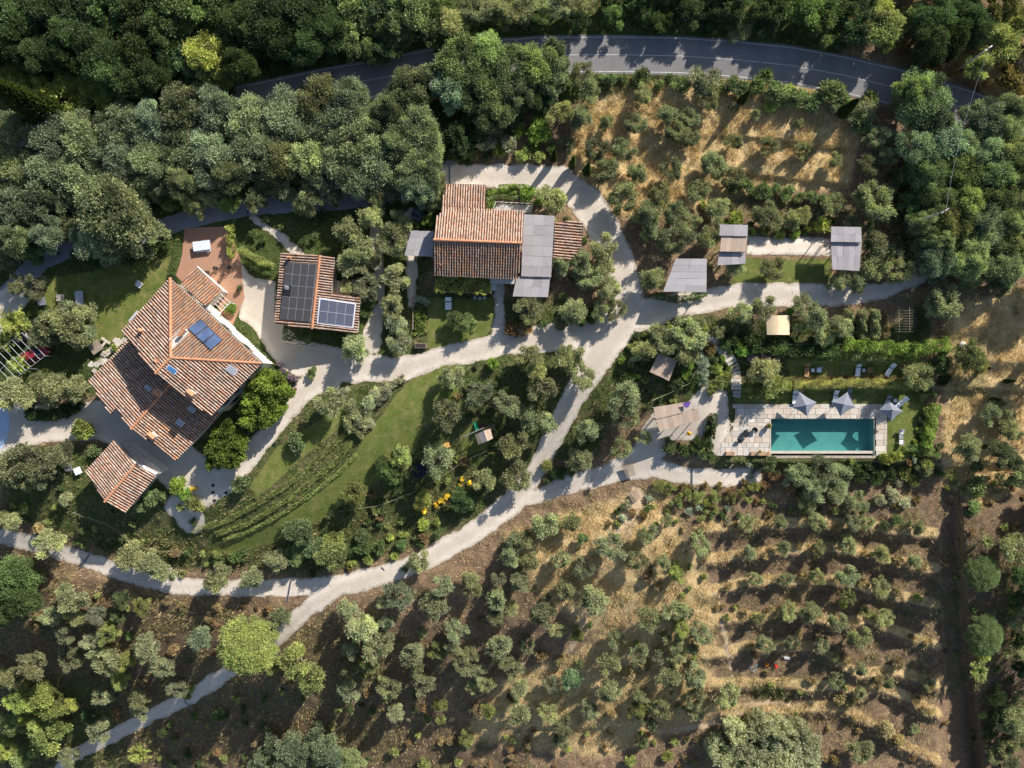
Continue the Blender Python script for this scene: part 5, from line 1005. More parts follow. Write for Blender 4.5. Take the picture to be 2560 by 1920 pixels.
# ---- cottage south-west of the villa ----
ct = empty('cottage', (*D(780, 1420, 0).xy, 2.9)); tag(ct, 'small tiled cottage with white south east wall just below the villa forecourt', 'house')
r0, r1 = D(675, 1580, 6.9), D(868, 1345, 6.9); r2 = D(735, 1188, 6.1)
n1 = newell([D(552, 1388, 5.7), r0, r1, r2]); qq = [D(552, 1388, 5.7), r0, r1, plane_hit(*cp('D', 735, 1188), r0, n1)]
roof_face(ct, qq, (0, 3), PAL_MIX); qs = [r0, D(808, 1645, 5.7), D(1002, 1412, 5.7), r1]; roof_face(ct, qs, (1, 2), PAL_MIX); ridge(ct, r0, r1, .19)
wc = walls(ct, [cp('D', *c) for c in ((560, 1390), (735, 1200), (995, 1415), (808, 1635))], 5.55, .5, .4); window(ct, wc[2], wc[3], .3, 4.4); window(ct, wc[2], wc[3], .72, 4.4)
m = MB(); q = [D(765, 1195, 5.2), D(815, 1200, 5.2), D(1060, 1390, 5.2), D(1000, 1405, 5.2), D(880, 1330, 5.2)]; m.prism(q, Vector((0, 0, .25))); wb(m, 'flat_roof', plain('beige_render', (.40, .36, .31), .9), ct)
m = MB(); m.prism([Vector((p.x, p.y, 4.9)) for p in inset(q, .2)], bot=[Vector((p.x, p.y, 1)) for p in inset(q, .2)]); wb(m, 'wall', M_WALL, ct)
m = MB(); m.prism([D(890, 1345, 5.95), D(1000, 1408, 5.8), D(1006, 1398, 5.8), D(897, 1336, 5.95)], Vector((0, 0, .3))); wb(m, 'parapet', M_WHITE, ct)
# ---- solar roof house ----
Sp = lambda x, y, z: P(*cp('S', x, y), z)
sh_ = empty('solar_house', (*Sp(1600, 850, 0).xy, 3.0)); tag(sh_, 'tiled house whose roof carries a black and a bluish solar array', 'house')
s0, s1, s2, s3 = Sp(1258, 405, 6.1), Sp(1680, 435, 7.2), Sp(1592, 1247, 7.2), Sp(1185, 1190, 6.1); nW = roof_face(sh_, [s0, s1, s2, s3], (0, 3), PAL_MIX)
t0, t1 = Sp(1842, 460, 6.75), Sp(1805, 850, 6.75); n_ = newell([s1, t0, t1, s2]); e3 = plane_hit(*cp('S', 2130, 892), s1, n_); e4 = plane_hit(*cp('S', 2088, 1300), s1, n_)
roof_face(sh_, [s1, t0, t1, e3, e4, s2], (3, 4), PAL_MIX); ridge(sh_, s1, s2, .2)
walls(sh_, [cp('S', *c) for c in ((1262, 410), (1838, 462), (1805, 850), (2120, 895), (2080, 1290), (1190, 1185))], 5.85, .8, .3, M_STONEW)
def solar(cn, nx, ny, corners, n, p0, mat, skip=()):
    q = [plane_hit(*cp('S', *c), p0, n, .26) for c in corners]
    for j in range(ny):
        for i in range(nx):
            if (i, j) in skip: continue
            g = .006; s_ = ((i + g) / nx, (i + 1 - g) / nx, (j + g * 1.5) / ny, (j + 1 - g * 1.5) / ny); q4 = [lerp2(q, s, t) for s, t in ((s_[0], s_[2]), (s_[1], s_[2]), (s_[1], s_[3]), (s_[0], s_[3]))]
            m = MB(); m.prism(q4, n * .05); f = wb(m, 'solar_module', M_ALU, sh_); c = sum(q4, Vector()) / 4
            top = [c + (p - c) * .975 + n * .008 for p in q4]; Mi = chain(sh_).inverted(); me = bpy.data.meshes.new('cells'); me.from_pydata([Mi @ p for p in top] + [Mi @ (p - n * .02) for p in top], [], [(0, 3, 2, 1) if n.dot((top[1] - top[0]).cross(top[2] - top[0])) < 0 else (0, 1, 2, 3), (0, 1, 5, 4), (1, 2, 6, 5), (2, 3, 7, 6), (3, 0, 4, 7)])
            w_, h_ = (q4[1] - q4[0]).length, (q4[3] - q4[0]).length; at = me.attributes.new('pos', 'FLOAT_VECTOR', 'POINT')
            for k_, v_ in enumerate([(0, 0, 0), (w_, 0, 0), (w_, h_, 0), (0, h_, 0)] * 2): at.data[k_].vector = v_
            me.materials.append(mat); link('cells', me, f)
solar('a', 4, 5, [(1305, 512), (1645, 537), (1572, 1168), (1238, 1138)], nW, s0, M_SOL1, skip=((0, 2),))
solar('b', 4, 2, [(1688, 918), (2068, 975), (2040, 1222), (1660, 1178)], n_, s1, M_SOL2)
q = [plane_hit(*cp('S', *c), s1, n_, .2) for c in ((1672, 900), (2082, 960), (2050, 1240), (1645, 1190))]; m = MB(); m.prism(q, n_ * .06); wb(m, 'array_frame', M_ALU, sh_)
q = [plane_hit(*cp('S', *c), s0, nW, .19) for c in ((1296, 502), (1650, 527), (1575, 1176), (1230, 1146))]; m = MB(); m.prism(q, nW * .05); wb(m, 'array_frame', M_DARK, sh_)
chimney(sh_, *cp('S', 1342, 462), 6.3, .5, 0, .3, .3)
m = MB(); c = plane_hit(*cp('S', 1315, 790), s0, nW, .2); m.tube([c, c + Vector((-.1, .1, 1.1))], .07, 8); m.box(c, (.7, .6, .1)); wb(m, 'vent_pipe', M_METAL, sh_)
yd = empty('stone_yard', (*Sp(1980, 780, 0).xy, 3.0)); tag(yd, 'walled stone yard in the notch of the solar roof house', 'wall')
for k in range(9): m = MB(); x = 1830 + k * 34; m.prism([Sp(x, 700 + (k % 3) * 12, 3.35), Sp(x + 30, 702 + (k % 3) * 12, 3.35), Sp(x + 26, 860, 3.35), Sp(x - 4, 856, 3.35)], Vector((0, 0, .4))); wb(m, 'paving_slab', M_STONE, yd)
m = MB(); m.prism([Sp(2110, 820, 4.6), Sp(2135, 812, 4.6), Sp(2145, 890, 4.6), Sp(2125, 895, 4.6)], Vector((0, 0, 2.4))); wb(m, 'wall', M_STONEW, yd)
# ---- white centre house ----
Qp = lambda x, y, z: P(*cp('Q', x, y), z)
hs = empty('farmhouse', (*Qp(980, 690, 0).xy, 3.2)); tag(hs, 'centre farmhouse with pale and dark slopes of striped terracotta tiles', 'house')
a0, a1, b0, b1 = Qp(612, 662, 9.4), Qp(1337, 690, 9.4), Qp(675, 398, 7.1), Qp(1357, 425, 7.1); c0, c1 = Qp(612, 952, 7.0), Qp(1310, 984, 7.0)
nn = newell([a0, a1, b1, b0]); notch = [plane_hit(*cp('Q', *c), a0, nn) for c in ((640, 470), (675, 440))]
roof_face(hs, [b0, b1, a1, a0, notch[0], notch[1]], (0, 1), PAL_PALE, sp=.352); roof_face(hs, [c0, c1, a1, a0], (0, 1), PAL_MIX + PAL_OR, sp=.352, r=.11); ridge(hs, a0, a1, .2)
hw = walls(hs, [cp('Q', *c) for c in ((650, 430), (1345, 435), (1305, 975), (618, 945))], 6.85, .8, .3)
for f_ in (.15, .35, .55, .8): window(hs, hw[2], hw[3], f_, 5.0)
d0, d1, d2, d3 = Qp(707, 205, 6.2), Qp(1043, 216, 6.2), Qp(1030, 408, 6.9), Qp(676, 398, 6.9); roof_face(hs, [d0, d1, d2, d3], (0, 1), PAL_PALE, sp=.352); walls(hs, [cp('Q', *c) for c in ((707, 208), (1043, 218), (1030, 400), (680, 395))], 6.1, 1, .3)
m = MB(); m.tube([d0 + Vector((0, .12, -.05)), d1 + Vector((0, .12, -.05))], .08, 6); wb(m, 'gutter', M_DARK, hs)
x0, x1, x2, x3 = Qp(1616, 508, 5.9), Qp(1842, 511, 5.3), Qp(1823, 822, 5.3), Qp(1600, 820, 5.9); roof_face(hs, [x0, x1, x2, x3], (1, 2), PAL_PALE, sp=.40); walls(hs, [cp('Q', *c) for c in ((1610, 512), (1838, 514), (1820, 815), (1600, 812))], 5.2, 1, .3)
m = MB(); m.tube([x1 + Vector((.1, 0, -.05)), x2 + Vector((.1, 0, -.05))], .08, 6); wb(m, 'gutter', M_DARK, hs)
m = MB(); m.prism([Qp(1080, 975, 5.9), Qp(1300, 980, 5.9), Qp(1300, 1028, 5.9), Qp(1080, 1022, 5.9)], Vector((0, 0, .25))); wb(m, 'canopy', M_CONC, hs)
for x, y in ((645, 785), (668, 870)): m = MB(); c = Qp(x, y, 7.9); m.tube([c - Vector((0, 0, .6)), c + Vector((0, 0, .3))], .1, 8); wb(m, 'vent_pipe', M_TERRA, hs)
def matroof(name, quad, lab, mat, nx, ny, zg, cat='pergola', posts=True, over=(.0, .0), batten=True, group=None, th_=.05):
    """reed mats laid side by side on a timber frame: quad = world corners TL TR BR BL"""
    c = sum(quad, Vector()) / 4; ro = empty(name, (c.x, c.y, zg)); tag(ro, lab, cat, group); rs = random.Random(int(c.x * 10))
    for j in range(ny):
        for i in range(nx):
            e_ = .0015; q4 = [lerp2(quad, s, t) for s, t in ((i / nx + e_, j / ny + e_), ((i + 1) / nx - e_, j / ny + e_), ((i + 1) / nx - e_, (j + 1) / ny - e_), (i / nx + e_, (j + 1) / ny - e_))]
            dz = rs.uniform(-.008, .012); q4 = [p + Vector((rs.uniform(-.015, .015), rs.uniform(-.015, .015), dz + rs.uniform(-.004, .004))) for p in q4]; m = MB(); m.prism(q4, Vector((0, 0, th_))); wb(m, 'reed_mat', mat, ro)
    d = Vector((0, 0, .16))
    for t in (0.02, .98) if not batten else (0.02, .35, .66, .98):
        m = MB(); m.tube([lerp2(quad, -.02, t) - d, lerp2(quad, 1.02, t) - d], .06, 4); wb(m, 'beam', M_WOOD, ro)
    for s, t in ((.03, .03), (.97, .03), (.97, .97), (.03, .97)):
        p = lerp2(quad, s, t); m = MB(); m.tube([p - d, Vector((p.x, p.y, zg - .8))], .07, 6); wb(m, 'post', M_WOOD, ro)
    return ro
Qq = lambda L, z: [Qp(*c, z) for c in L]
matroof('pergola', Qq([(1357, 450), (1616, 462), (1585, 972), (1338, 965)], 6.4), 'long grey reed mat pergola roof along the right side of the farmhouse', M_REED, 3, 6, 3.1)
matroof('pergola', Qq([(1300, 968), (1577, 976), (1560, 1138), (1266, 1131)], 6.15), 'lower grey reed mat canopy at the foot of the long farmhouse pergola', M_REED, 4, 2, 3.1)
matroof('shelter', Qq([(425, 585), (612, 590), (602, 802), (368, 792)], 5.9), 'flat grey mat shelter against the left side of the farmhouse', M_REEDH, 3, 4, 3.1)
Mq = lambda L, z: [P(*cp('M', *c), z) for c in L]
# car shelters
matroof('carport', Mq([(385, 405), (600, 405), (598, 637), (298, 633)], 6.3), 'grey reed carport above the crossroads with its shadow on the gravel', M_REEDH, 2, 5, 3.0)
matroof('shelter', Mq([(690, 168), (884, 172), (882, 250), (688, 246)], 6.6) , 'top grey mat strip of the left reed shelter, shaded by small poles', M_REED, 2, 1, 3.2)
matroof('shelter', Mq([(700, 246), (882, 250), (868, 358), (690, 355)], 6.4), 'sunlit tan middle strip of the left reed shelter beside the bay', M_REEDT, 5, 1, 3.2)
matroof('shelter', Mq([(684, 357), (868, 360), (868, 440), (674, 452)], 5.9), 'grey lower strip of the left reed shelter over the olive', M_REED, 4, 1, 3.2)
matroof('shelter', Mq([(1462, 183), (1668, 187), (1671, 292), (1457, 288)], 6.6), 'upper half of the right grey reed shelter beside the gravel bay', M_REED, 5, 2, 3.2)
matroof('shelter', Mq([(1457, 291), (1671, 295), (1655, 490), (1468, 480)], 6.2), 'lower half of the right grey reed shelter casting shade on grass', M_REED, 5, 2, 3.2)
# curved cream awning
aw = empty('awning', (*P(*cp('M', 1090, 860), 0).xy, 2.4)); tag(aw, 'small curved cream awning glowing in the sun among the olives', 'awning')
for k in range(2):
    m = MB(); V_ = []; 
    for i in range(9):
        s = (k * 8 + i) / 16
        for y, bow in ((800 if False else 797, 0), (932, 0)):
            x = 1010 + 162 * s + (12 if y > 900 else 0) * (1 - s) * .5; z = 4.5 + .35 * math.sin(math.pi * s); V_.append(P(*cp('M', x + (6 * math.sin(math.pi * (s)) if 0 else 0), y - (6 if y < 900 else -2) * 0), z))
    m.add(V_ + [v - Vector((0, 0, .05)) for v in V_], [(2 * i, 2 * i + 1, 2 * i + 3, 2 * i + 2) for i in range(8)] + [(18 + 2 * i + 2, 18 + 2 * i + 3, 18 + 2 * i + 1, 18 + 2 * i) for i in range(8)] + [(2 * i, 2 * i + 2, 18 + 2 * i + 2, 18 + 2 * i) for i in range(8)] + [(2 * i + 3, 2 * i + 1, 18 + 2 * i + 1, 18 + 2 * i + 3) for i in range(8)])
    wb(m, 'canvas', mat_reed('cream_mat%d' % k, (.78, .62, .40), math.pi / 2, 4), aw)
for c in ((1012, 797), (1170, 797), (1174, 930), (1018, 930)): m = MB(); p = P(*cp('M', *c), 4.5); m.tube([p, Vector((p.x, p.y, 1))], .05, 5); wb(m, 'post', M_WOOD, aw)
Tq = lambda L, z: [P(*cp('T', *c), zz) for c, zz in zip(L, z if isinstance(z, (list, tuple)) else [z] * 4)]
matroof('gazebo', Tq([(322, 112), (552, 200), (452, 450), (218, 340)], 4.4), 'square tan reed gazebo roof tilted among the shrubs', M_REEDT, 4, 1, 1.6)
matroof('shelter', Tq([(262, 775), (640, 715), (625, 838), (290, 918)], 3.6), 'shaded back strip of the long tan reed shelter at the terrace', M_REEDT, 5, 1, .9)
matroof('shelter', Tq([(292, 922), (800, 795), (822, 928), (336, 1065)], 3.5), 'sunlit front strip of the long tan reed shelter at the terrace', M_REEDT, 8, 1, .9)
# ---------------- pool and its terrace ----------------
PZ = POOLZ
pc = [P(x, y, PZ) for x, y in POOLR]; ctr = sum(pc, Vector()) / 4
pool = empty('swimming_pool', (ctr.x, ctr.y, PZ)); tag(pool, 'long rectangular turquoise swimming pool with overflow edge', 'swimming pool')
x0, x1, y1, y0 = pc[0].x, pc[1].x, pc[0].y, pc[2].y; zf = PZ - 1.5; zw = PZ - .11
m = MB(); m.box(((x0 + x1) / 2, (y0 + y1) / 2, zf - .1), (x1 - x0 + .8, y1 - y0 + .8, .2)); wb(m, 'floor', M_POOL, pool)
for nm, c, s in (('wall', ((x0 + x1) / 2, y1 + .15, 0), (x1 - x0 + .6, .3)), ('wall', (x0 - .15, (y0 + y1) / 2, 0), (.3, y1 - y0)), ('wall', (x1 + .15, (y0 + y1) / 2, 0), (.3, y1 - y0)), ('wall', ((x0 + x1) / 2, y0 + .5, 0), (x1 - x0, .3))):
    m = MB(); top = PZ - .01 if c[1] > y0 + .6 else zw - .02; m.box((c[0], c[1], (top + zf) / 2), (s[0], s[1], top - zf)); wb(m, nm, M_POOL, pool)
M_COPE = plain('sandstone_coping', (.50, .44, .37), .8, var=.12)
m = MB(); m.box(((x0 + x1) / 2, y0 + .5, zw - .0), (x1 - x0 - .02, .40, .05)); wb(m, 'overflow_edge', M_COPE, pool)
m = MB(); m.box(((x0 + x1) / 2, y0 - .22, PZ - .75), (x1 - x0 + .5, .34, 1.6)); wb(m, 'outer_wall', M_STONEW, pool)
m = MB(); m.box(((x0 + x1) / 2, y0 + .1, zw - .5), (x1 - x0, .26, .05)); wb(m, 'gutter_water', M_WATER, pool)
for c, s in ((((x0 + x1) / 2, y1 + .02, 0), (x1 - x0, .05)), ((x0 - .05, (y0 + y1) / 2, 0), (.16, y1 - y0)), ((x1 + .02, (y0 + y1) / 2, 0), (.05, y1 - y0))):
    m = MB(); m.box((c[0], c[1], PZ + .03), (s[0], s[1], .06)); wb(m, 'coping', M_COPE, pool)
for k in range(4): m = MB(); m.box((x0 + .75, y1 - .9 - k * .32, zw - .28 - k * .25), (1.5, .34, .5)); wb(m, 'step', M_POOL, pool)
m = MB(); m.add([(x0, y0 + .68, zw), (x1, y0 + .68, zw), (x1, y1, zw), (x0, y1, zw)], [(0, 1, 2, 3)]); me = wb(m, 'water', M_WATER, pool)
dt = empty('pool_terrace', (ctr.x, ctr.y, PZ)); tag(dt, kind='structure'); tag(dt, 'terrace of pale irregular stone slabs around the pool')
W_, F_, _ = clip_sheet(np.maximum(sd['deck'], -(pool_sd - 1)), .0); Mi = np.array(chain(dt).inverted()); W_[:, 2] = PZ - .01
link('bedding', np_mesh('bedding', W_ @ Mi[:3, :3].T + Mi[:3, 3], F_, plain('mortar_bed', (.42, .38, .33), .95)), dt)
SL = []
for i in range(3):
    me = bpy.data.meshes.new('slab'); b = .02; rs = random.Random(i); q = [(-.5, -.5), (.5, -.5), (.5, .5), (-.5, .5)]; q = [(x + rs.uniform(-.02, .02), y + rs.uniform(-.02, .02)) for x, y in q]
    me.from_pydata([(x, y, -.06) for x, y in q] + [(x, y, -b) for x, y in q] + [(x * .96, y * .96, 0) for x, y in q], [], [(0, 1, 5, 4), (1, 2, 6, 5), (2, 3, 7, 6), (3, 0, 4, 7), (4, 5, 9, 8), (5, 6, 10, 9), (6, 7, 11, 10), (7, 4, 8, 11), (8, 9, 10, 11)]); me.materials.append(M_STONE); SL.append(me)
def slab(root, px, py, w_, h_, z, rz=0, name='slab'):
    p = P(px, py, z); o = link(name, SL[random.randrange(3)], root); o.matrix_local = chain(root).inverted() @ Matrix.LocRotScale(Vector((p.x, p.y, z + random.uniform(0, .012))), Matrix.Rotation(rz, 3, 'Z').to_quaternion(), Vector((w_ * .0598, h_ * .0598, 1))); return o
rr = random.Random(4)
def pave(xa, xb, ya, yb):
    y = ya
    while y < yb - 3:
        h = min(rr.uniform(9, 17), yb - y); h = yb - y if yb - y - h < 6 else h; x = xa + rr.uniform(0, 3)
        while x < xb - 3:
            w_ = rr.uniform(11, 27); w_ = min(w_, xb - x); cx, cy = x + w_ / 2, y + h / 2
            if polysd(np.array([cx]), np.array([cy]), [(1836, 1012), (1870, 1009), (2214, 1014), (2218, 1070), (2212, 1132), (2190, 1141), (1800, 1139), (1815, 1100), (1836, 1085)])[0] < 0: slab(dt, cx, cy, w_ - .7, h - .7, PZ + .03)
            x += w_
        y += h
pave(1800, 2218, 1010, 1046); pave(1800, 1925, 1046.5, 1139); pave(2187, 2218, 1046.5, 1139)
# stone steps going down between curved walls
Wp = lambda x, y, z: P(*cp('W', x, y), z)
st = empty('garden_steps', (*Wp(320, 900, 0).xy, PZ - .8)); tag(st, 'flight of dark stone steps between two curved walls below the pool terrace', 'steps')
zb = th(*cp('W', 320, 990))
for k in range(6): z = PZ - (k + 1) * (PZ - zb) / 7; m = MB(); y = 832 + k * 24; m.prism([Wp(278 - k * 6, y, z), Wp(358 + k * 6, y, z), Wp(360 + k * 6, y + 26, z), Wp(276 - k * 6, y + 26, z)], Vector((0, 0, .5))); wb(m, 'step', M_STONE, st)
for pts in ([(272, 830), (262, 880), (240, 930), (205, 970)], [(365, 830), (375, 880), (400, 930), (438, 965)]):
    m = MB()
    for a, b in zip(pts, pts[1:]): m.prism([Wp(a[0] - 7, a[1], PZ - .1), Wp(a[0] + 7, a[1], PZ - .1), Wp(b[0] + 7, b[1], PZ - .3), Wp(b[0] - 7, b[1], PZ - .3)], Vector((0, 0, 1.8)))
    wb(m, 'wall', M_STONEW, st)
m_ = MB(); tw = empty('retaining_wall', (*Wp(180, 824, 0).xy, PZ - 1)); tag(tw, 'low stone wall holding the left end of the pool terrace', 'wall')
for a, b in ((85, 272), (368, 672)): m = MB(); m.prism([Wp(a, 818, PZ + .04), Wp(b, 818, PZ + .04), Wp(b, 826, PZ + .04), Wp(a, 826, PZ + .04)], Vector((0, 0, 1.7))); wb(m, 'wall', M_COPE, tw)
# stepping path
sp_ = empty('stone_path', (*P(*cp('R', 300, 650), 0).xy, 1.6)); tag(sp_, 'curving path of wide stone slabs stepping down to the pool terrace', 'path')
pp = [cp('R', *c) for c in [(130, 490), (190, 530), (250, 580), (300, 630), (340, 690), (360, 750), (362, 810), (362, 870), (355, 915)]]
tot = [0]
for a, b in zip(pp, pp[1:]): tot.append(tot[-1] + math.hypot(b[0] - a[0], b[1] - a[1]))
k = 0; s = 4
while s < tot[-1]:
    x = np.interp(s, tot, [p[0] for p in pp]); y = np.interp(s, tot, [p[1] for p in pp]); xe = np.interp(s + 2, tot, [p[0] for p in pp]); ye = np.interp(s + 2, tot, [p[1] for p in pp]); an_ = math.atan2(-(ye - y), xe - x)
    wd_ = 17 + 8 * min(1, s / 60); slab(sp_, x, y, 8.6, wd_, th(x, y) + .12, an_); s += 9.6; k += 1
# ---------------- parasols, loungers, seats ----------------
def canopy(px, py, corners, zt, label, zg):
    c = P(px, py, zt + .62); ro = empty('parasol', (c.x, c.y, zg)); tag(ro, label, 'parasol', 'grey square parasols by the pool'); cs = [P(*q, zt) for q in corners]; s = MB()
    apex = c
    for i in range(4):
        a, b = cs[i], cs[(i + 1) % 4]; mid = (a + b) / 2 + (c - (a + b) / 2) * .10; mid.z = zt + .04; q = MB()
        q.add([apex, a, mid, b] + [v - Vector((0, 0, .02)) for v in (apex, a, mid, b)], [(0, 1, 2), (0, 2, 3), (6, 5, 4), (7, 6, 4), (1, 5, 6, 2), (2, 6, 7, 3)]); wb(q, 'canopy_panel', M_GREYF, ro)
        r_ = MB(); r_.tube([apex - Vector((0, 0, .07)), a - Vector((0, 0, .05))], .018, 4); wb(r_, 'rib', M_DARK, ro)
    m = MB(); m.tube([c - Vector((0, 0, .05)), Vector((c.x, c.y, zg))], .035, 8); wb(m, 'pole', M_DARK, ro); m = MB(); m.lathe([(.05, 0), (.09, .05), (.02, .14)], 8, c - Vector((0, 0, .02))); wb(m, 'finial', M_DARK, ro)
    m = MB(); m.box((c.x, c.y, zg + .05), (.8, .8, .1)); wb(m, 'base', M_STONE, ro); return ro
Wc = lambda L: [cp('W', *c) for c in L]
zl = PZ
canopy(*cp('W', 1082, 248), Wc([(1000, 85), (1205, 210), (1095, 372), (930, 270)]), PZ + 2.35, 'grey parasol at the left, nearest the big olive by the pool', PZ)
canopy(*cp('W', 1515, 235), Wc([(1560, 92), (1652, 265), (1480, 372), (1373, 205)]), PZ + 2.35, 'grey parasol in the middle of the three above the pool', PZ)
canopy(*cp('W', 2080, 300), Wc([(2020, 170), (2200, 315), (2062, 432), (1930, 300)]), PZ + 2.35, 'darker grey parasol at the right corner of the pool', PZ)
def lounger(cx, cy, ang, label, cush=M_WHITE, frame=M_METAL, L=1.95, Wd=.72, back=.35, zz=None):
    z = th(cx, cy) if zz is None else zz; ro = empty('sun_lounger', P(cx, cy, z), ang); tag(ro, label, 'sun lounger', 'sun loungers around the pool')
    m = MB(); m.box((0, -.25, .28), (Wd, L * .68, .05)); m.build('frame', frame, ro); m = MB(); m.box((0, -.25, .36), (Wd * .95, L * .67, .09)); m.build('seat_cushion', cush, ro)
    m = MB(); m.box((0, L * .5 - .1, .52), (Wd * .95, L * .34, .09), 0, back * 1.6); m.build('backrest', cush, ro)
    for x in (-1, 1):
        for y in (-1, 1): m = MB(); m.box((x * Wd * .42, -.25 + y * L * .3, .13), (.05, .05, .27)); m.build('leg', frame, ro)
    return ro
lounger(*cp('R', 1138, 735), -.12, 'white lounger left of the small tables on the upper lawn'); lounger(*cp('R', 1340, 738), -.55, 'white lounger slanting at the right end of the upper lawn')
lounger(*cp('R', 810, 738), -.08, 'bare brown wooden lounger at the left of the upper lawn', M_WOODO, M_WOOD)
lounger(*cp('R', 733, 912), -.05, 'white lounger left of the left parasol'); lounger(*cp('R', 772, 900), -.15, 'wooden lounger half hidden under the left parasol', M_WOODO, M_WOOD)
lounger(*cp('R', 992, 915), -.12, 'white lounger left of the middle parasol'); lounger(*cp('R', 1080, 905), .0, 'grey lounger peeping out above the middle parasol', M_GREYF); lounger(*cp('R', 1412, 945), -.85, 'white lounger turned away beside the right parasol')
lounger(*cp('R', 1330, 935), -.2, 'dull grey lounger in shade left of the right parasol', M_GREYF, L=1.5)
def chair(cx, cy, ang, label, mat=M_WOOD, cush=None, cat='chair', s=1.0, zz=None, name='garden_chair'):
    z = th(cx, cy) if zz is None else zz; ro = empty(name, P(cx, cy, z), ang); tag(ro, label, cat); ro.scale = (s, s, 1)
    for k in range(4): m = MB(); m.box((0, -.2 + k * .13, .42), (.52, .1, .03)); m.build('seat_slat', mat, ro)
    m = MB(); m.box((0, .30, .68), (.54, .05, .5)); m.build('backrest', mat, ro)
    for x in (-1, 1):
        for y in (-1, 1): m = MB(); m.box((x * .24, y * .22, .21), (.04, .04, .42)); m.build('leg', mat, ro)
        m = MB(); m.box((x * .28, 0, .62), (.05, .5, .03)); m.build('armrest', mat, ro)
    if cush: m = MB(); m.box((0, -.02, .47), (.5, .48, .07)); m.build('cushion', cush, ro)
    return ro
chair(*cp('R', 885, 733), -.1, 'white cushioned chair right of the brown lounger', M_METAL, M_WHITE, s=1.3); chair(*cp('R', 1210, 735), -.1, 'reddish wooden chair right of the white upper lounger', M_WOODO, s=1.3); chair(*cp('R', 1415, 718), -.5, 'wooden chair behind the slanting lounger beside the shrub', M_WOODO, s=1.3)
chair(*cp('R', 1413, 1130), 0, 'white chair on the lawn right of the pool, upper one', M_METAL, M_WHITE, s=1.2); chair(*cp('R', 1411, 1195), math.pi, 'white chair on the lawn right of the pool, lower one', M_METAL, M_WHITE, s=1.2)
chair(*cp('D', 905, 187), -.6, 'single white chair on the dark lawn north of the villa', M_WHITE, M_WHITE, s=1.5)
chair(*cp('D', 455, 1362), .2, 'grey chair in shade beside the white table left of the cottage', M_METAL, s=1.6)
for i, (x, y, a) in enumerate([(420, 1130, .4), (375, 1190, -.3), (1010 / 1, 1175, 0)][:2]): chair(*cp('R', x, y), a, ['dark wire chair above the other on the pool terrace', 'dark wire chair near the terrace bench'][i], M_DARK, s=1.1)
for i, (x, y) in enumerate([(450, 640), (550, 590), (620, 655), (690, 575)]): chair(*cp('S', x, y), i * 1.3, ['wire chair nearest the annexe roof on the brick paving', 'wire chair in the middle of the brick paving', 'lower wire chair right of centre on the brick paving', 'wire chair nearest the creeping vine on the brick paving'][i], M_DARK, group_ := None) if False else tag(chair(*cp('S', x, y), i * 1.3, 'c', M_DARK), ['wire chair nearest the annexe roof on the brick paving', 'wire chair in the middle of the brick paving', 'lower wire chair right of centre on the brick paving', 'wire chair nearest the creeping vine on the brick paving'][i], 'chair', 'wire chairs on the brick paving')
def table(cx, cy, w_, h_, ang, label, mat, ht=.74, name='table', round_=False):
    z = th(cx, cy); ro = empty(name, P(cx, cy, z), ang); tag(ro, label, 'table')
    m = MB()
    if round_: m.lathe([(.02, ht - .04), (w_ / 2, ht - .04), (w_ / 2, ht), (.02, ht)], 18)
    else: m.box((0, 0, ht - .03), (w_, h_, .06))
    m.build('table_top', mat, ro)
    for x in (-1, 1):
        for y in (-1, 1): m = MB(); m.box((x * w_ * (.3 if round_ else .45), y * h_ * (.3 if round_ else .42), (ht - .06) / 2), (.06, .06, ht - .06)); m.build('leg', M_METAL, ro)
    return ro
table(*cp('R', 848, 735), .5, .5, 0, 'small pale side table beside the brown lounger', M_WHITE, .4); table(*cp('R', 1175, 735), .5, .5, 0, 'small grey side table between white lounger and wooden chair', M_METAL, .4)
table(*cp('R', 1412, 1162), .6, .6, 0, 'grey square table between two white lawn chairs', M_METAL, .45); table(*cp('R', 1375, 930), .5, .5, .4, 'little pale table beside the right parasol', M_WHITE, .45)
table(*cp('S', 395, 338), 2.5, 1.35, .13, 'large white glass topped table on the brick terrace', plain('white_glass', (.62, .66, .72), .15, spec=.7)); 
bn = empty('bench', PG(*cp('S', 400, 392)), .08); tag(bn, 'long white bench in front of the white table on the brick terrace', 'bench'); m = MB(); m.box((0, 0, .44), (2.3, .3, .05)); m.build('seat', M_WHITE, bn)
for x in (-1, 1): m = MB(); m.box((x, 0, .21), (.06, .26, .42)); m.build('leg', M_METAL, bn)
table(*cp('L', 1515, 360), 1.2, 2.3, .1, 'long grey stone table in shade on the villa lawn', M_METAL); table(*cp('L', 1140, 330), 1.1, 1.0, 0, 'pale square low table left of the long stone table', M_STONE, .4); table(*cp('L', 800, 400), 1.1, 1.1, .1, 'dim grey low table farthest left on the villa lawn', M_METAL, .4)
table(*cp('D', 518, 1378), 1.0, 1.0, .4, 'small white table left of the cottage', M_WHITE); table(*cp('N', 1685, 415), 1.0, 1.0, 0, 'round pale table beside the farmhouse vine', M_WHITE, .7, round_=True)
for i, (x, y) in enumerate(((1365, 590), (1450, 600), (1528, 592))): table(*cp('N', x, y), .5, .5, 0, ['left', 'middle', 'right'][i] + ' of three round grey stools below the farmhouse vine', M_METAL, .45, 'stool', True)['category'] = 'stool'
table(*cp('W', 375, 575), 1.0, 1.0, 0, 'dark round wire table on the pool terrace', M_DARK, .7, round_=True)
ls = lounger(*cp('N', 908, 700), 0, 'white daybed on the shaded lawn below the farmhouse', L=1.6, Wd=.95); ls['category'] = 'daybed'; ls['group'] = 'garden furniture'
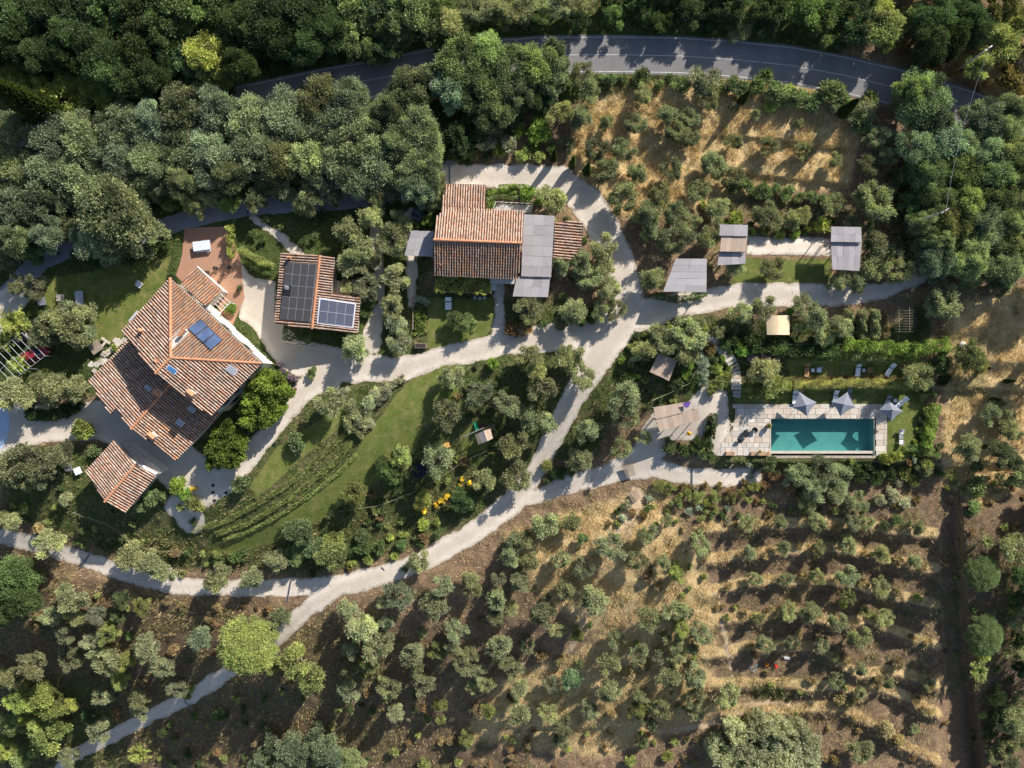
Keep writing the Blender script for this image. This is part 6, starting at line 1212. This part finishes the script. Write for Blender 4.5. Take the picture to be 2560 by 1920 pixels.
sail = MB(); z = 4.6; sail.prism([P(*cp('L', 1150, 445), z - .6), P(*cp('L', 1360, 500), z), P(*cp('L', 1415, 600), z), P(*cp('L', 1320, 585), z - .3)], Vector((0, 0, .03))); so_ = wb(sail, 'hammock', plain('pale_blue_cloth', (.42, .48, .66), .8)); tag(so_, 'pale blue cloth slung among the trees on the villa lawn', 'hammock')
for (x, y, a, lb) in ((200, 798, 0, 'slatted wooden bench left of the terrace steps'), (545, 800, 0, 'long slatted wooden bench right of the terrace steps')):
    w_ = 1.3 if x < 300 else 2.8; b_ = empty('bench', P(*cp('W', x, y), PZ + .03), a); tag(b_, lb, 'bench')
    for k in range(4): m = MB(); m.box((0, -.21 + k * .14, .44), (w_, .11, .04)); m.build('seat_slat', plain('teak%d%d' % (k, x), (.36, .24, .14)) if k == 0 else M_WOODO, b_)
    for s in (-1, 1): m = MB(); m.box((s * w_ * .45, 0, .21), (.08, .5, .42)); m.build('leg', M_WOODO, b_)
def pot(cx, cy, r, label, tint, z=None, plant=.5):
    z = th(cx, cy) if z is None else z; ro = empty('plant_pot', P(cx, cy, z)); tag(ro, label, 'plant pot'); m = MB(); m.lathe([(r * .6, 0), (r, r * 1.5), (r * 1.08, r * 1.5), (r * 1.08, r * 1.65), (r * .9, r * 1.65), (r * .85, r * 1.5), (.01, r * 1.5)], 14); m.build('pot', M_TERRA, ro, True)
    c = link('foliage', KINDS['sh'][4][2], ro, (0, 0, r * 1.4)); c.scale = (plant, plant, plant * 1.1); c.color = (*TC(tint), 1); return ro
pot(*cp('W', 640, 480), .38, 'big terracotta pot at the left corner of the pool', 'k', PZ + .03, .42); pot(*cp('W', 545, 775), .22, 'small pot with yellow flowers on the terrace bench end', 'y', PZ + .5, .25)
pot(*cp('D', 1860, 905), .25, 'clay pot at the gravel corner below the villa', 'x', None, .25); pot(*cp('D', 1905, 855), .22, 'second clay pot beside the lavender at the villa corner', 'r', None, .22)
br = empty('fire_bowl', P(*cp('W', 480, 530), PZ + .03)); tag(br, 'dark iron fire bowl on the pool terrace', 'fire bowl'); m = MB(); m.lathe([(.1, .3), (.42, .5), (.46, .5), (.3, .32)], 14); m.build('bowl', M_DARK, br)
for k in range(3): m = MB(); m.tube([(.2 * math.cos(k * 2.1), .2 * math.sin(k * 2.1), .35), (.32 * math.cos(k * 2.1), .32 * math.sin(k * 2.1), 0)], .02, 4); m.build('leg', M_DARK, br)
def parasol_folded(px, py, label, c): 
    ro = empty('folded_parasol', PG(px, py)); tag(ro, label, 'parasol'); m = MB(); m.lathe([(.08, .8), (.32, 1.0), (.28, 1.5), (.12, 2.2), (.02, 2.5)], 10); m.build('canopy', plain('yellow_cloth', c, .8), ro, True); m = MB(); m.tube([(0, 0, 0), (0, 0, 2.6)], .03, 6); m.build('pole', M_WOOD, ro)
parasol_folded(*cp('T', 670, 1085), 'bright orange yellow folded parasol in front of the tan shelter', (.95, .45, .02))
m = MB(); m.prism([P(*cp('T', *c), 4.1) for c in ((615, 722), (722, 700), (690, 770), (655, 780))], Vector((0, 0, .05))); tag(wb(m, 'cloth', plain('purple_cloth', (.10, .05, .25), .9)), 'dark purple cloth lying on the back edge of the tan shelter', 'cloth')
# ---------------- villa trees, vines ----------------
fig_v = [big_mesh(20 + i, 4.4, 4.6, 120, 330, .28, .21, 800, .45, .9, (.45, .35)) for i in range(2)]
for i, (x, y, r, hh, lb) in enumerate([(1700, 925, 78, 5.0, 'large bright green flat topped tree against the villa front'), (1440, 1235, 62, 4.4, 'bright green round tree between villa and cottage')]):
    px, py = cp('D', x, y); q = (CH - 6.4) / (CH - 3); bx, by = 1280 + (px - 1280) * q, 960 + (py - 960) * q; z = th(bx, by); p = P(bx, by, z); ro = empty('shade_tree', (p.x, p.y, z), i * 1.5 + .6); s = r * .06 / 4.75; ro.scale = (s, s * (.92 if i == 0 else 1), hh / 4.6)
    link('trunk', fig_v[i][1], ro); c = link('crown', fig_v[i][0], ro); c.color = (.19, .27, .055, 1) if i else (.22, .29, .06, 1); tag(ro, lb, 'tree')
def vine(path, hw, h, label, tint, dens=70, ll=.30, lw=.24):
    o = hedge('vine', path, hw, .7, label, 'vine', tint, dens, ll, lw, zlow=h); return o
vine([cp('Q', 640, 1050), cp('Q', 1095, 1068)], 19, 2.3, 'leafy grape vine roof along the shaded front of the farmhouse', 'y', 75); vine([cp('D', 1850, 500), cp('D', 2030, 525)], 15, 1.9, 'vine roof growing under the lower edge of the solar house', 'h', 60)
for a, b, lb in ((cp('Q', 640, 1110), cp('Q', 1095, 1125), 'wooden posts carrying the farmhouse vine'), (cp('D', 1850, 560), cp('D', 2030, 580), 'wooden posts carrying the vine of the solar house')):
    ro = empty('vine_arbour', PG(*a)); tag(ro, lb, 'frame')
    for k in range(4): c = (a[0] + (b[0] - a[0]) * k / 3, a[1] + (b[1] - a[1]) * k / 3); m = MB(); p = PG(*c); m.tube([p, p + Vector((0, 0, 2.5))], .06, 6); wb(m, 'post', M_WOOD, ro)
    m = MB(); m.tube([PG(*a, 2.5), PG(*b, 2.5)], .05, 5); wb(m, 'beam', M_WOOD, ro)
# ---------------- vehicles ----------------
def car(px, py, ang, paint, label):
    ro = empty('parked_car', PG(px, py, .03), ang); tag(ro, label, 'car')
    def loft(rows, name, mat, par):
        m = MB(); k = 16; vs = []
        for z, L, Wd, off, e_ in rows:
            for j in range(k):
                t = 2 * math.pi * (j + .5) / k; cx, sy = math.cos(t), math.sin(t); vs.append((off + L / 2 * math.copysign(abs(cx) ** e_, cx), Wd / 2 * math.copysign(abs(sy) ** e_, sy), z))
        n = len(rows); m.add(vs, [(i * k + j, i * k + (j + 1) % k, (i + 1) * k + (j + 1) % k, (i + 1) * k + j) for i in range(n - 1) for j in range(k)] + [tuple((n - 1) * k + j for j in range(k)), tuple(range(k - 1, -1, -1))]); return m.build(name, mat, par)
    b = loft([(.22, 4.0, 1.6, 0, .35), (.45, 4.25, 1.74, 0, .35), (.72, 4.15, 1.72, 0, .38), (.86, 3.9, 1.6, 0, .42)], 'body', paint, ro); loft([(.86, 2.5, 1.5, -.25, .4), (1.36, 1.7, 1.2, -.3, .45)], 'windows', M_GLASS, ro); loft([(1.362, 1.62, 1.16, -.3, .45), (1.42, 1.4, 1.0, -.3, .5)], 'roof', paint, ro)
    for x in (-1.25, 1.3):
        for y in (-.78, .78): m = MB(); m.tube([(x, y - .1, .32), (x, y + .1, .32)], .32, 14); w_ = m.build('wheel', M_DARK, ro); m = MB(); m.tube([(x, y - .11, .32), (x, y + .11, .32)], .17, 8); m.build('rim', M_METAL, w_)
    for y in (-.6, .6): m = MB(); m.box((2.02, y, .64), (.12, .3, .14)); m.build('headlight', M_METAL, ro)
car(*cp('L', 700, 1370), .45, plain('red_paint', (.32, .02, .03), .25, var=.05, spec=.7), 'dark red car parked under the bare carport frame'); car(*cp('L', 330, 1130), .5, plain('black_paint', (.02, .022, .03), .25, spec=.7), 'black car parked left of the red car under the frame'); car(*cp('Q', 505, 405), 1.2, plain('navy_paint', (.015, .02, .035), .25, spec=.7), 'dark car half hidden under the tree left of the farmhouse')
cpf = empty('bare_carport', PG(*cp('L', 420, 1250))); tag(cpf, 'bare metal carport frame of thin rafters over the two parked cars', 'carport')
Lp = lambda x, y, z: P(*cp('L', x, y), z)
for k in range(8): t = k / 7; a = (400 - 620 * t, 970 + 470 * t); b = (830 - 620 * t, 1400 + 470 * t); m = MB(); m.tube([Lp(*a, 5.4), Lp(*b, 5.4)], .03, 5); wb(m, 'rafter', M_METAL, cpf)
for s in (0, .5, 1): m = MB(); m.tube([Lp(400 + 430 * s, 970 + 430 * s, 5.32), Lp(-220 + 430 * s, 1440 + 430 * s, 5.32)], .05, 5); wb(m, 'beam', M_METAL, cpf)
for c in ((400, 970), (830, 1400), (-220, 1440), (210, 1870), (90, 1205), (520, 1635)): m = MB(); m.tube([Lp(*c, 5.32), Lp(*c, 5.32) - Vector((0, 0, 3))], .06, 6); wb(m, 'post', M_METAL, cpf)
# ---------------- play tower, trampoline ----------------
zy = th(1195, 1105); Yp = lambda x, y, h: P(*cp('Y', x, y), zy + h)
pt = empty('play_tower', (*Yp(750, 760, 0).xy, zy)); tag(pt, 'wooden play tower with slatted roof, swing beam and green slide', 'play tower')
for k in range(7): t0_, t1_ = k / 7, (k + .82) / 7; L_ = lambda t: ((600 + 155 * t, 735 - 65 * t), (662 + 155 * t, 910 - 60 * t)); (a, b), (c, d) = L_(t0_), L_(t1_); m = MB(); h0, h1 = 2.5 + .55 * t0_, 2.5 + .55 * t1_; m.prism([Yp(*a, h0), Yp(*c, h1), Yp(*d, h1), Yp(*b, h0)], Vector((0, 0, .03))); wb(m, 'roof_slat', M_WOOD if k < 3 else M_REED, pt)
for k in range(6): t0_, t1_ = k / 6, (k + .97) / 6; L_ = lambda t: ((755 + 115 * t, 668 - 33 * t), (818 + 97 * t, 850 - 50 * t)); (a, b), (c, d) = L_(t0_), L_(t1_); m = MB(); h0, h1 = 3.05 - .5 * t0_, 3.05 - .5 * t1_; m.prism([Yp(*a, h0), Yp(*c, h1), Yp(*d, h1), Yp(*b, h0)], Vector((0, 0, .03))); wb(m, 'roof_board', M_REEDT, pt)
for c in ((620, 745), (870, 650), (900, 800), (670, 890)): m = MB(); p = Yp(*c, 2.45); m.tube([p, Vector((p.x, p.y, zy - .3))], .06, 5); wb(m, 'post', M_WOOD, pt)
m = MB(); m.prism([Yp(630, 750, 1.3), Yp(865, 660, 1.3), Yp(890, 790, 1.3), Yp(680, 880, 1.3)], Vector((0, 0, .06))); wb(m, 'platform', M_WOOD, pt)
m = MB(); m.tube([Yp(405, 770, 2.25), Yp(760, 620, 2.25)], .07, 6); wb(m, 'swing_beam', M_METAL, pt)
for s in (-1, 1): m = MB(); m.tube([Yp(408, 770, 2.25), Yp(370 + s * 40, 790 + s * 60, 0)], .05, 5); wb(m, 'swing_leg', M_WOOD, pt)
for x in (520, 470): 
    sw = MB(); p = Yp(x, 720 + (520 - x) * .42, 2.2); sw.box(p - Vector((0, 0, 1.75)), (.45, .2, .04), .4); sw.tube([p, p - Vector((.18, 0, 1.75))], .01, 3); sw.tube([p, p - Vector((-.18, 0, 1.75))], .01, 3); wb(sw, 'swing', plain('blue_plastic%d' % x, (.08, .16, .45)), pt)
for k in range(9): m = MB(); x = 790 + k * 19; m.tube([Yp(x, 615 - k * 7, 1.9), Yp(x + 14, 665 - k * 6, 1.9)], .025, 4); wb(m, 'ladder_rung', M_WOOD, pt)
for dy in (0, 50): m = MB(); m.tube([Yp(780, 618 + dy, 1.9), Yp(955, 555 + dy * 1.6, 1.9)], .035, 4); wb(m, 'ladder_rail', M_WOOD, pt)
m = MB(); A4 = [(625, 665, 1.35), (595, 560, .95), (568, 460, .45), (555, 395, .25)]
for a, b in zip(A4, A4[1:]):
    for o0, o1, hh in ((0, 44, 0), (-4, 4, .16), (40, 48, .16)): m.prism([Yp(a[0] + o0, a[1], a[2] + hh), Yp(a[0] + o1, a[1], a[2] + hh), Yp(b[0] + o1, b[1], b[2] + hh), Yp(b[0] + o0, b[1], b[2] + hh)], Vector((0, 0, .04 + hh)))
wb(m, 'slide', plain('green_plastic', (.01, .22, .12), .3, spec=.5), pt)
m = MB(); m.box(PG(*cp('Y', 730, 590), .25), (.95, .4, .5), .4); tag(wb(m, 'toy_box', plain('maroon_wood', (.09, .03, .035))), 'dark red wooden box beside the slide', 'box')
tr = empty('trampoline', PG(*cp('E', 515, 1372))); tag(tr, 'round dark trampoline at the lower edge of the play lawn', 'trampoline'); m = MB(); m.lathe([(.01, .74), (1.08, .74), (1.08, .76), (.01, .76)], 28); m.build('mat', plain('navy_mat', (.008, .012, .03), .8), tr)
m = MB(); m.tube([(1.25 * math.cos(k * math.pi / 16), 1.25 * math.sin(k * math.pi / 16), .8) for k in range(33)], .06, 5, cap=False); m.build('rim', M_DARK, tr)
for k in range(6): m = MB(); c = (1.25 * math.cos(k * 1.047), 1.25 * math.sin(k * 1.047)); m.tube([(*c, -.2), (*c, 2.2)], .025, 5); m.build('pole', M_DARK, tr)
m = MB(); p = PG(*cp('E', 686, 1216), .1); m.box(p, (.9, .75, .25), .3); tag(wb(m, 'sandbox', plain('yellow_wood', (.55, .33, .10))), 'small yellow wooden box on the play lawn', 'box')
# ---------------- fences, rails, drains, covers ----------------
def fence(path, label, h=1.0, step=36, rails=(.95, .5), mat=M_WOOD, rail=M_WOOD, rr_=.02, name='wire_fence', cat='fence'):
    ro = empty(name, PG(*path[0])); tag(ro, label, cat); pts = []
    for a, b in zip(path, path[1:]):
        n = max(1, int(math.hypot(b[0] - a[0], b[1] - a[1]) / step)); pts += [(a[0] + (b[0] - a[0]) * k / n, a[1] + (b[1] - a[1]) * k / n) for k in range(n)]
    pts.append(path[-1])
    for q in pts: p = PG(*q); m = MB(); m.tube([p - Vector((0, 0, .3)), p + Vector((0, 0, h))], .04, 5); wb(m, 'post', mat, ro)
    for z in rails: m = MB(); m.tube([PG(*q, z) for q in pts], rr_, 4); wb(m, 'rail', rail, ro)
    return ro
M_ROPE = plain('pale_rail', (.30, .28, .17), .8)
fence([(850, 1277), (950, 1262), (1030, 1232), (1100, 1194), (1155, 1155), (1216, 1126)], 'thin pale railed fence curving under the long lawn and play tower', rail=M_ROPE, rr_=.018)
fence([(190, 1280), (272, 1307), (350, 1362), (389, 1375), (466, 1377)], 'thin wire fence on the bank below the cottage', rail=M_ROPE, rr_=.02)
fence([(1628, 1001), (1670, 983), (1719, 959), (1734, 930)], 'pale rail rising between the gazebo and the long tan shelter', rail=M_ROPE, rr_=.035)
fence([(1033, 742), (1033, 824)], 'low brown board fence along the vegetable bed', .6, 18, (.2, .4, .55), rr_=.05, name='board_fence')
fence([cp('Q', 1108, 412), cp('Q', 1127, 360), cp('Q', 1430, 375), cp('Q', 1420, 430)], 'white railing around the sunken yard behind the farmhouse', 1.0, 12, (.95,), M_WHITE, M_WHITE, .03, 'railing', 'railing')
fence([(1925, 862), (2320, 862)], 'wire fence running through the hedge bank above the loungers', 1.7, 50, (1.65,), rail=M_ROPE, rr_=.015)
ya = tag(link('yard_floor', np_mesh('yard_floor', [P(*cp('Q', *c), th(*cp('Q', *c)) + .05) for c in ((1115, 430), (1130, 362), (1428, 378), (1420, 440))], [(0, 1, 2, 3)], M_CONC)), kind='structure')
def drain(c, a, b, label):
    A = cp(c, *a); B = cp(c, *b); p, q = PG(*A, .05), PG(*B, .05); d = (q - p); n = Vector((-d.y, d.x, 0)).normalized(); ro = empty('drain_channel', p); tag(ro, label, 'drain', 'drain channels across the drives')
    m = MB(); m.prism([p + n * .10, q + n * .10, q - n * .10, p - n * .10], Vector((0, 0, .1))); wb(m, 'grate', M_DARK, ro)
    for s in (-1, 1): m = MB(); m.prism([p + n * (.10 * s + .03), q + n * (.10 * s + .03), q + n * (.10 * s - .03), p + n * (.10 * s - .03)], Vector((0, 0, .08))); m.v = [(x, y, z + .012) for x, y, z in m.v]; wb(m, 'edge_strip', M_METAL, ro)
drain('H', (265, 355), (380, 470), 'drain channel across the middle of the main drive'); drain('G', (1845, 715), (1950, 770), 'drain channel across the drive beside the big pine'); drain('G', (1185, 1215), (1250, 1280), 'drain channel across the drive left of the big pine'); drain('G', (590, 250), (510, 370), 'drain channel across the lower left drive'); drain('A', (1590, 1275), (1594, 1390), 'drain channel across the shaded lane'); drain('A', (355, 1570), (385, 1646), 'drain channel across the lane at the left wood'); drain('B', (703, 1065), (705, 1185), 'drain channel beside the parking yard'); drain('G', (1870, 440), (1845, 580), 'drain channel just left of the drive junction'); drain('R', (76, 1370), (76, 1490), 'drain channel across the path below the terrace garden')
for i, c in enumerate(((1370, 1475), (1370, 1520), (1380, 1570), (1762, 1216), (1455, 1522))):
    m = MB(); m.box(PG(*cp('D', *c), .045), (.42, .42, .03), .6); tag(wb(m, 'manhole_cover', M_DARK), ['uppermost', 'second', 'lowest', 'lone upper', 'right hand'][i] + ' small square iron cover in the gravel below the villa', 'manhole cover', 'iron covers in the gravel')
def slatgrid(quad, lab, h):
    ro = empty('slatted_gate', PG(*quad[0])); tag(ro, lab, 'gate'); q = [PG(*c, h) for c in quad]
    for k in range(11): s = k / 11; m = MB(); m.prism([lerp2(q, s, 0), lerp2(q, s + .05, 0), lerp2(q, s + .05, 1), lerp2(q, s, 1)], Vector((0, 0, .06))); wb(m, 'slat', M_WOOD, ro)
    for t in (0, .96): m = MB(); m.prism([lerp2(q, 0, t) + Vector((0, 0, .01)), lerp2(q, 1, t) + Vector((0, 0, .01)), lerp2(q, 1, t + .04) + Vector((0, 0, .01)), lerp2(q, 0, t + .04) + Vector((0, 0, .01))], Vector((0, 0, .08))); wb(m, 'frame_bar', M_WOOD, ro)
slatgrid([cp('E', 1810, 1348), cp('E', 1876, 1330), cp('E', 1898, 1402), cp('E', 1842, 1425)], 'slatted wooden gate across the path to the terrace', .6); slatgrid([cp('E', 1850, 1530), cp('E', 1900, 1495), cp('E', 1930, 1545), cp('E', 1880, 1585)], 'slatted wooden gate at the top of the dry grove', .6)
# flagstones west of the villa, stone seat, garden table
fs_ = empty('flagstone_path', (*P(*cp('D', 720, 590), 0).xy, 3.0)); tag(fs_, 'rough tan flagstones along the north west eave of the villa', 'path')
for k in range(26):
    t = k / 26; x, y = 815 - 225 * t + rr.uniform(-22, 14), 505 + 225 * t + rr.uniform(-14, 20); slab(fs_, *cp('D', x, y), rr.uniform(9, 15), rr.uniform(9, 14), th(*cp('D', x, y)) + .1, .8 + rr.uniform(-.1, .1), 'flagstone')
tb = table(*cp('D', 632, 588), 1.7, 1.6, .6, 'weathered square table with benches west of the villa', M_WOOD)
for i, (x, y, a) in enumerate(((690, 545, -.6), (672, 575, .85))): b_ = empty('bench', PG(*cp('D', x, y)), a); tag(b_, ['short', 'longer'][i] + ' pale wooden bench beside the weathered square table', 'bench'); m = MB(); m.box((0, 0, .43), (1.5 + .3 * i, .32, .06)); m.build('seat', M_STONE, b_); m = MB(); m.box((-.6, 0, .2), (.08, .3, .4)); m.build('leg', M_STONE, b_); m = MB(); m.box((.6, 0, .2), (.08, .3, .4)); m.build('leg', M_STONE, b_)
bw = empty('bay_window', P(*cp('D', 858, 382), 6)); tag(bw, 'pale glazed awning at the north west eave of the villa', 'awning'); m = MB(); m.prism([P(*cp('D', *c), 6.4) for c in ((825, 415), (880, 350), (893, 358), (843, 422))], Vector((0, 0, .1))); wb(m, 'canopy', M_ALU, bw)
pl = empty('planter', PG(*cp('N', 432, 1415))); tag(pl, 'dark rectangular planter trough beside the drive at the small lawn', 'planter'); m = MB(); m.box((0, 0, .3), (1.65, .7, .6)); m.build('trough', M_WOOD, pl); m = MB(); m.box((0, 0, .61), (1.5, .55, .03)); m.build('soil', plain('dark_soil', (.04, .03, .03)), pl)
# bean frames
bf = empty('bean_frame', PG(*cp('R', 1440, 420))); tag(bf, 'rows of pale poles and canes for beans in the vegetable garden', 'trellis')
for x in (1408, 1475): m = MB(); m.tube([P(*cp('R', x, 330), th(*cp('R', x, 345)) + 1.9), P(*cp('R', x + 2, 490), th(*cp('R', x, 490)) + 1.9)], .035, 5); wb(m, 'top_pole', M_ROPE, bf)
for k in range(9):
    y = 350 + k * 17; z = th(*cp('R', 1440, y)) + 1.85; m = MB(); m.tube([P(*cp('R', 1385, y), z - .5), P(*cp('R', 1440, y + 2), z), P(*cp('R', 1500, y), z - .5)], .018, 4); wb(m, 'cane', M_ROPE, bf)
    for x in (1408, 1475): m = MB(); p = P(*cp('R', x, y), z); m.tube([p, Vector((p.x + .3, p.y, z - 1.9))], .015, 3); wb(m, 'cane', M_ROPE, bf)
bd = MB(); p = PG(*cp('R', 1810, 572)); bd.lathe([(.1, 0), (.55, .1), (.5, .4), (.2, .6), (.02, .62)], 9, p); o = wb(bd, 'boulder', M_STONE); tag(o, 'lone grey boulder on the dry grass right of the hedge', 'boulder')
# power line at the top right
def pole_at(c, x, y, hh, label):
    px, py = cp(c, x, y); zt = 4 + hh; tip = P(px, py, zt); ro = empty('utility_pole', (tip.x, tip.y, 4)); tag(ro, label, 'utility pole'); m = MB(); m.tube([(0, 0, -1), (0, 0, hh)], .16, 8, .1); m.build('pole', M_STONE, ro); m = MB(); m.box((0, 0, hh - .2), (1.2, .1, .1), .6); m.build('cross_arm', M_METAL, ro); return tip
ta = pole_at('C', 1712, 1352, 9.5, 'pale utility pole with cross arm among the trees at the right'); tb_ = pole_at('C', 1990, 305, 8, 'utility pole on the wooded slope at the top right corner')
m = MB(); m.tube([ta + (tb_ - ta) * (k / 12) - Vector((0, 0, 1.2 * 4 * (k / 12) * (1 - k / 12))) for k in range(13)], .018, 4); tag(wb(m, 'power_line', M_METAL), 'thin pale cable hanging across the asphalt road at the right', 'cable')
# garden hose, tools at the terraces
m = MB(); m.tube([PG(*cp('J', *c), .06) for c in ((60, 950), (180, 930), (290, 920), (320, 945), (345, 985), (400, 1030))], .03, 5); tag(wb(m, 'garden_hose', plain('yellow_hose', (.42, .36, .12))), 'yellowish hose curving through grass at the left edge', 'hose')
m = MB(); q = [PG(*cp('I', *c), .5) for c in ((445, 995), (490, 975), (480, 1012), (455, 1015))]; [m.tube([a, b], .03, 4) for a, b in zip(q, q[1:] + q[:1])]; [m.tube([a, a - Vector((0, 0, .5))], .03, 4) for a in q]; tag(wb(m, 'metal_frame', plain('pale_blue_paint', (.30, .55, .62))), 'pale blue metal frame standing on the dry terrace', 'frame')
m = MB(); m.lathe([(.2, 0), (.28, .4), (.24, .4), (.18, .05)], 10, PG(*cp('I', 555, 975))); tag(wb(m, 'bucket', plain('orange_plastic', (.7, .3, .03))), 'orange bucket beside the pale blue frame', 'bucket')
cu = empty('garden_tiller', PG(*cp('I', 612, 985)), .4); tag(cu, 'small red garden tiller on the dry terrace', 'tiller'); m = MB(); m.box((0, 0, .45), (.35, .5, .3)); m.build('engine', plain('red_enamel', (.6, .05, .03), .3), cu); m = MB(); m.tube([(-.2, -.2, .5), (-.25, -.9, .9)], .02, 4); m.tube([(.2, -.2, .5), (.25, -.9, .9)], .02, 4); m.build('handle', M_DARK, cu); m = MB(); m.tube([(-.3, .1, .2), (.3, .1, .2)], .2, 10); m.build('tine_rotor', M_DARK, cu)
m = MB(); m.prism([PG(*cp('I', *c), .25) for c in ((665, 930), (705, 932), (700, 945), (668, 943))], Vector((0, 0, .25))); tag(wb(m, 'white_crate', M_WHITE), 'white crate in shade right of the red tiller', 'crate')
# big pale spiky plants
def yucca(px, py, R, label, tint='p'):
    rs = np.random.RandomState(int(px)); n = 260; a = rs.rand(n) * 6.28; el = rs.rand(n) * 1.2 + .1; d = np.stack([np.cos(a) * np.cos(el), np.sin(a) * np.cos(el), np.sin(el)], 1); V3, F = leaves(d * R * .5 + np.array([0, 0, .6]), d, np.full(n, R) * (.7 + .4 * rs.rand(n)), np.full(n, .09), rs)
    o = link('yucca', fm('yucca', V3, F, np.repeat(rs.rand(n), 4)), loc=PG(px, py)); o.color = (*TC(tint), 1); tag(o, label, 'plant')
yucca(*cp('M', 240, 905), 1.6, 'spiky pale yucca at the corner below the crossroads'); yucca(*cp('E', 985, 690), 1.2, 'banana like plant with broad bright leaves beside the path', 'b'); yucca(*cp('C', 540, 500), 1.5, 'spiky green plant on the verge of the asphalt road', 'h'); yucca(*cp('C', 400, 140), 2.4, 'drooping pale spiky plant above the asphalt road')

# fallen leaves and stones strewn on the gravel edges
rs = np.random.RandomState(42); u_ = rs.uniform(0, 2560, 90000); v_ = rs.uniform(0, 1920, 90000); i_ = np.clip(np.searchsorted(us, u_), 0, NU - 1); j_ = np.clip(np.searchsorted(vs_, v_), 0, NV - 1); g_ = sd['gravel'][j_, i_]
kp = (g_ < 0) & (rs.rand(90000) < np.exp((g_ + 2) / 9) * .9) & (pool_sd[j_, i_] > 20); u_, v_ = u_[kp], v_[kp]; W_ = Pn(u_, v_, Th(u_, v_)); W_[:, 2] += .04; n = len(u_); d = unit(np.stack([rs.randn(n), rs.randn(n), .15 * rs.randn(n)], 1))
V3, F = leaves(W_, d, .10 + .12 * rs.rand(n), .06 + .06 * rs.rand(n), rs); o = link('leaf_litter', fm('leaf_litter', V3, F, np.repeat(rs.rand(n), 4), M_GRASS)); o.color = (.20, .16, .09, 1); tag(o, kind='stuff')
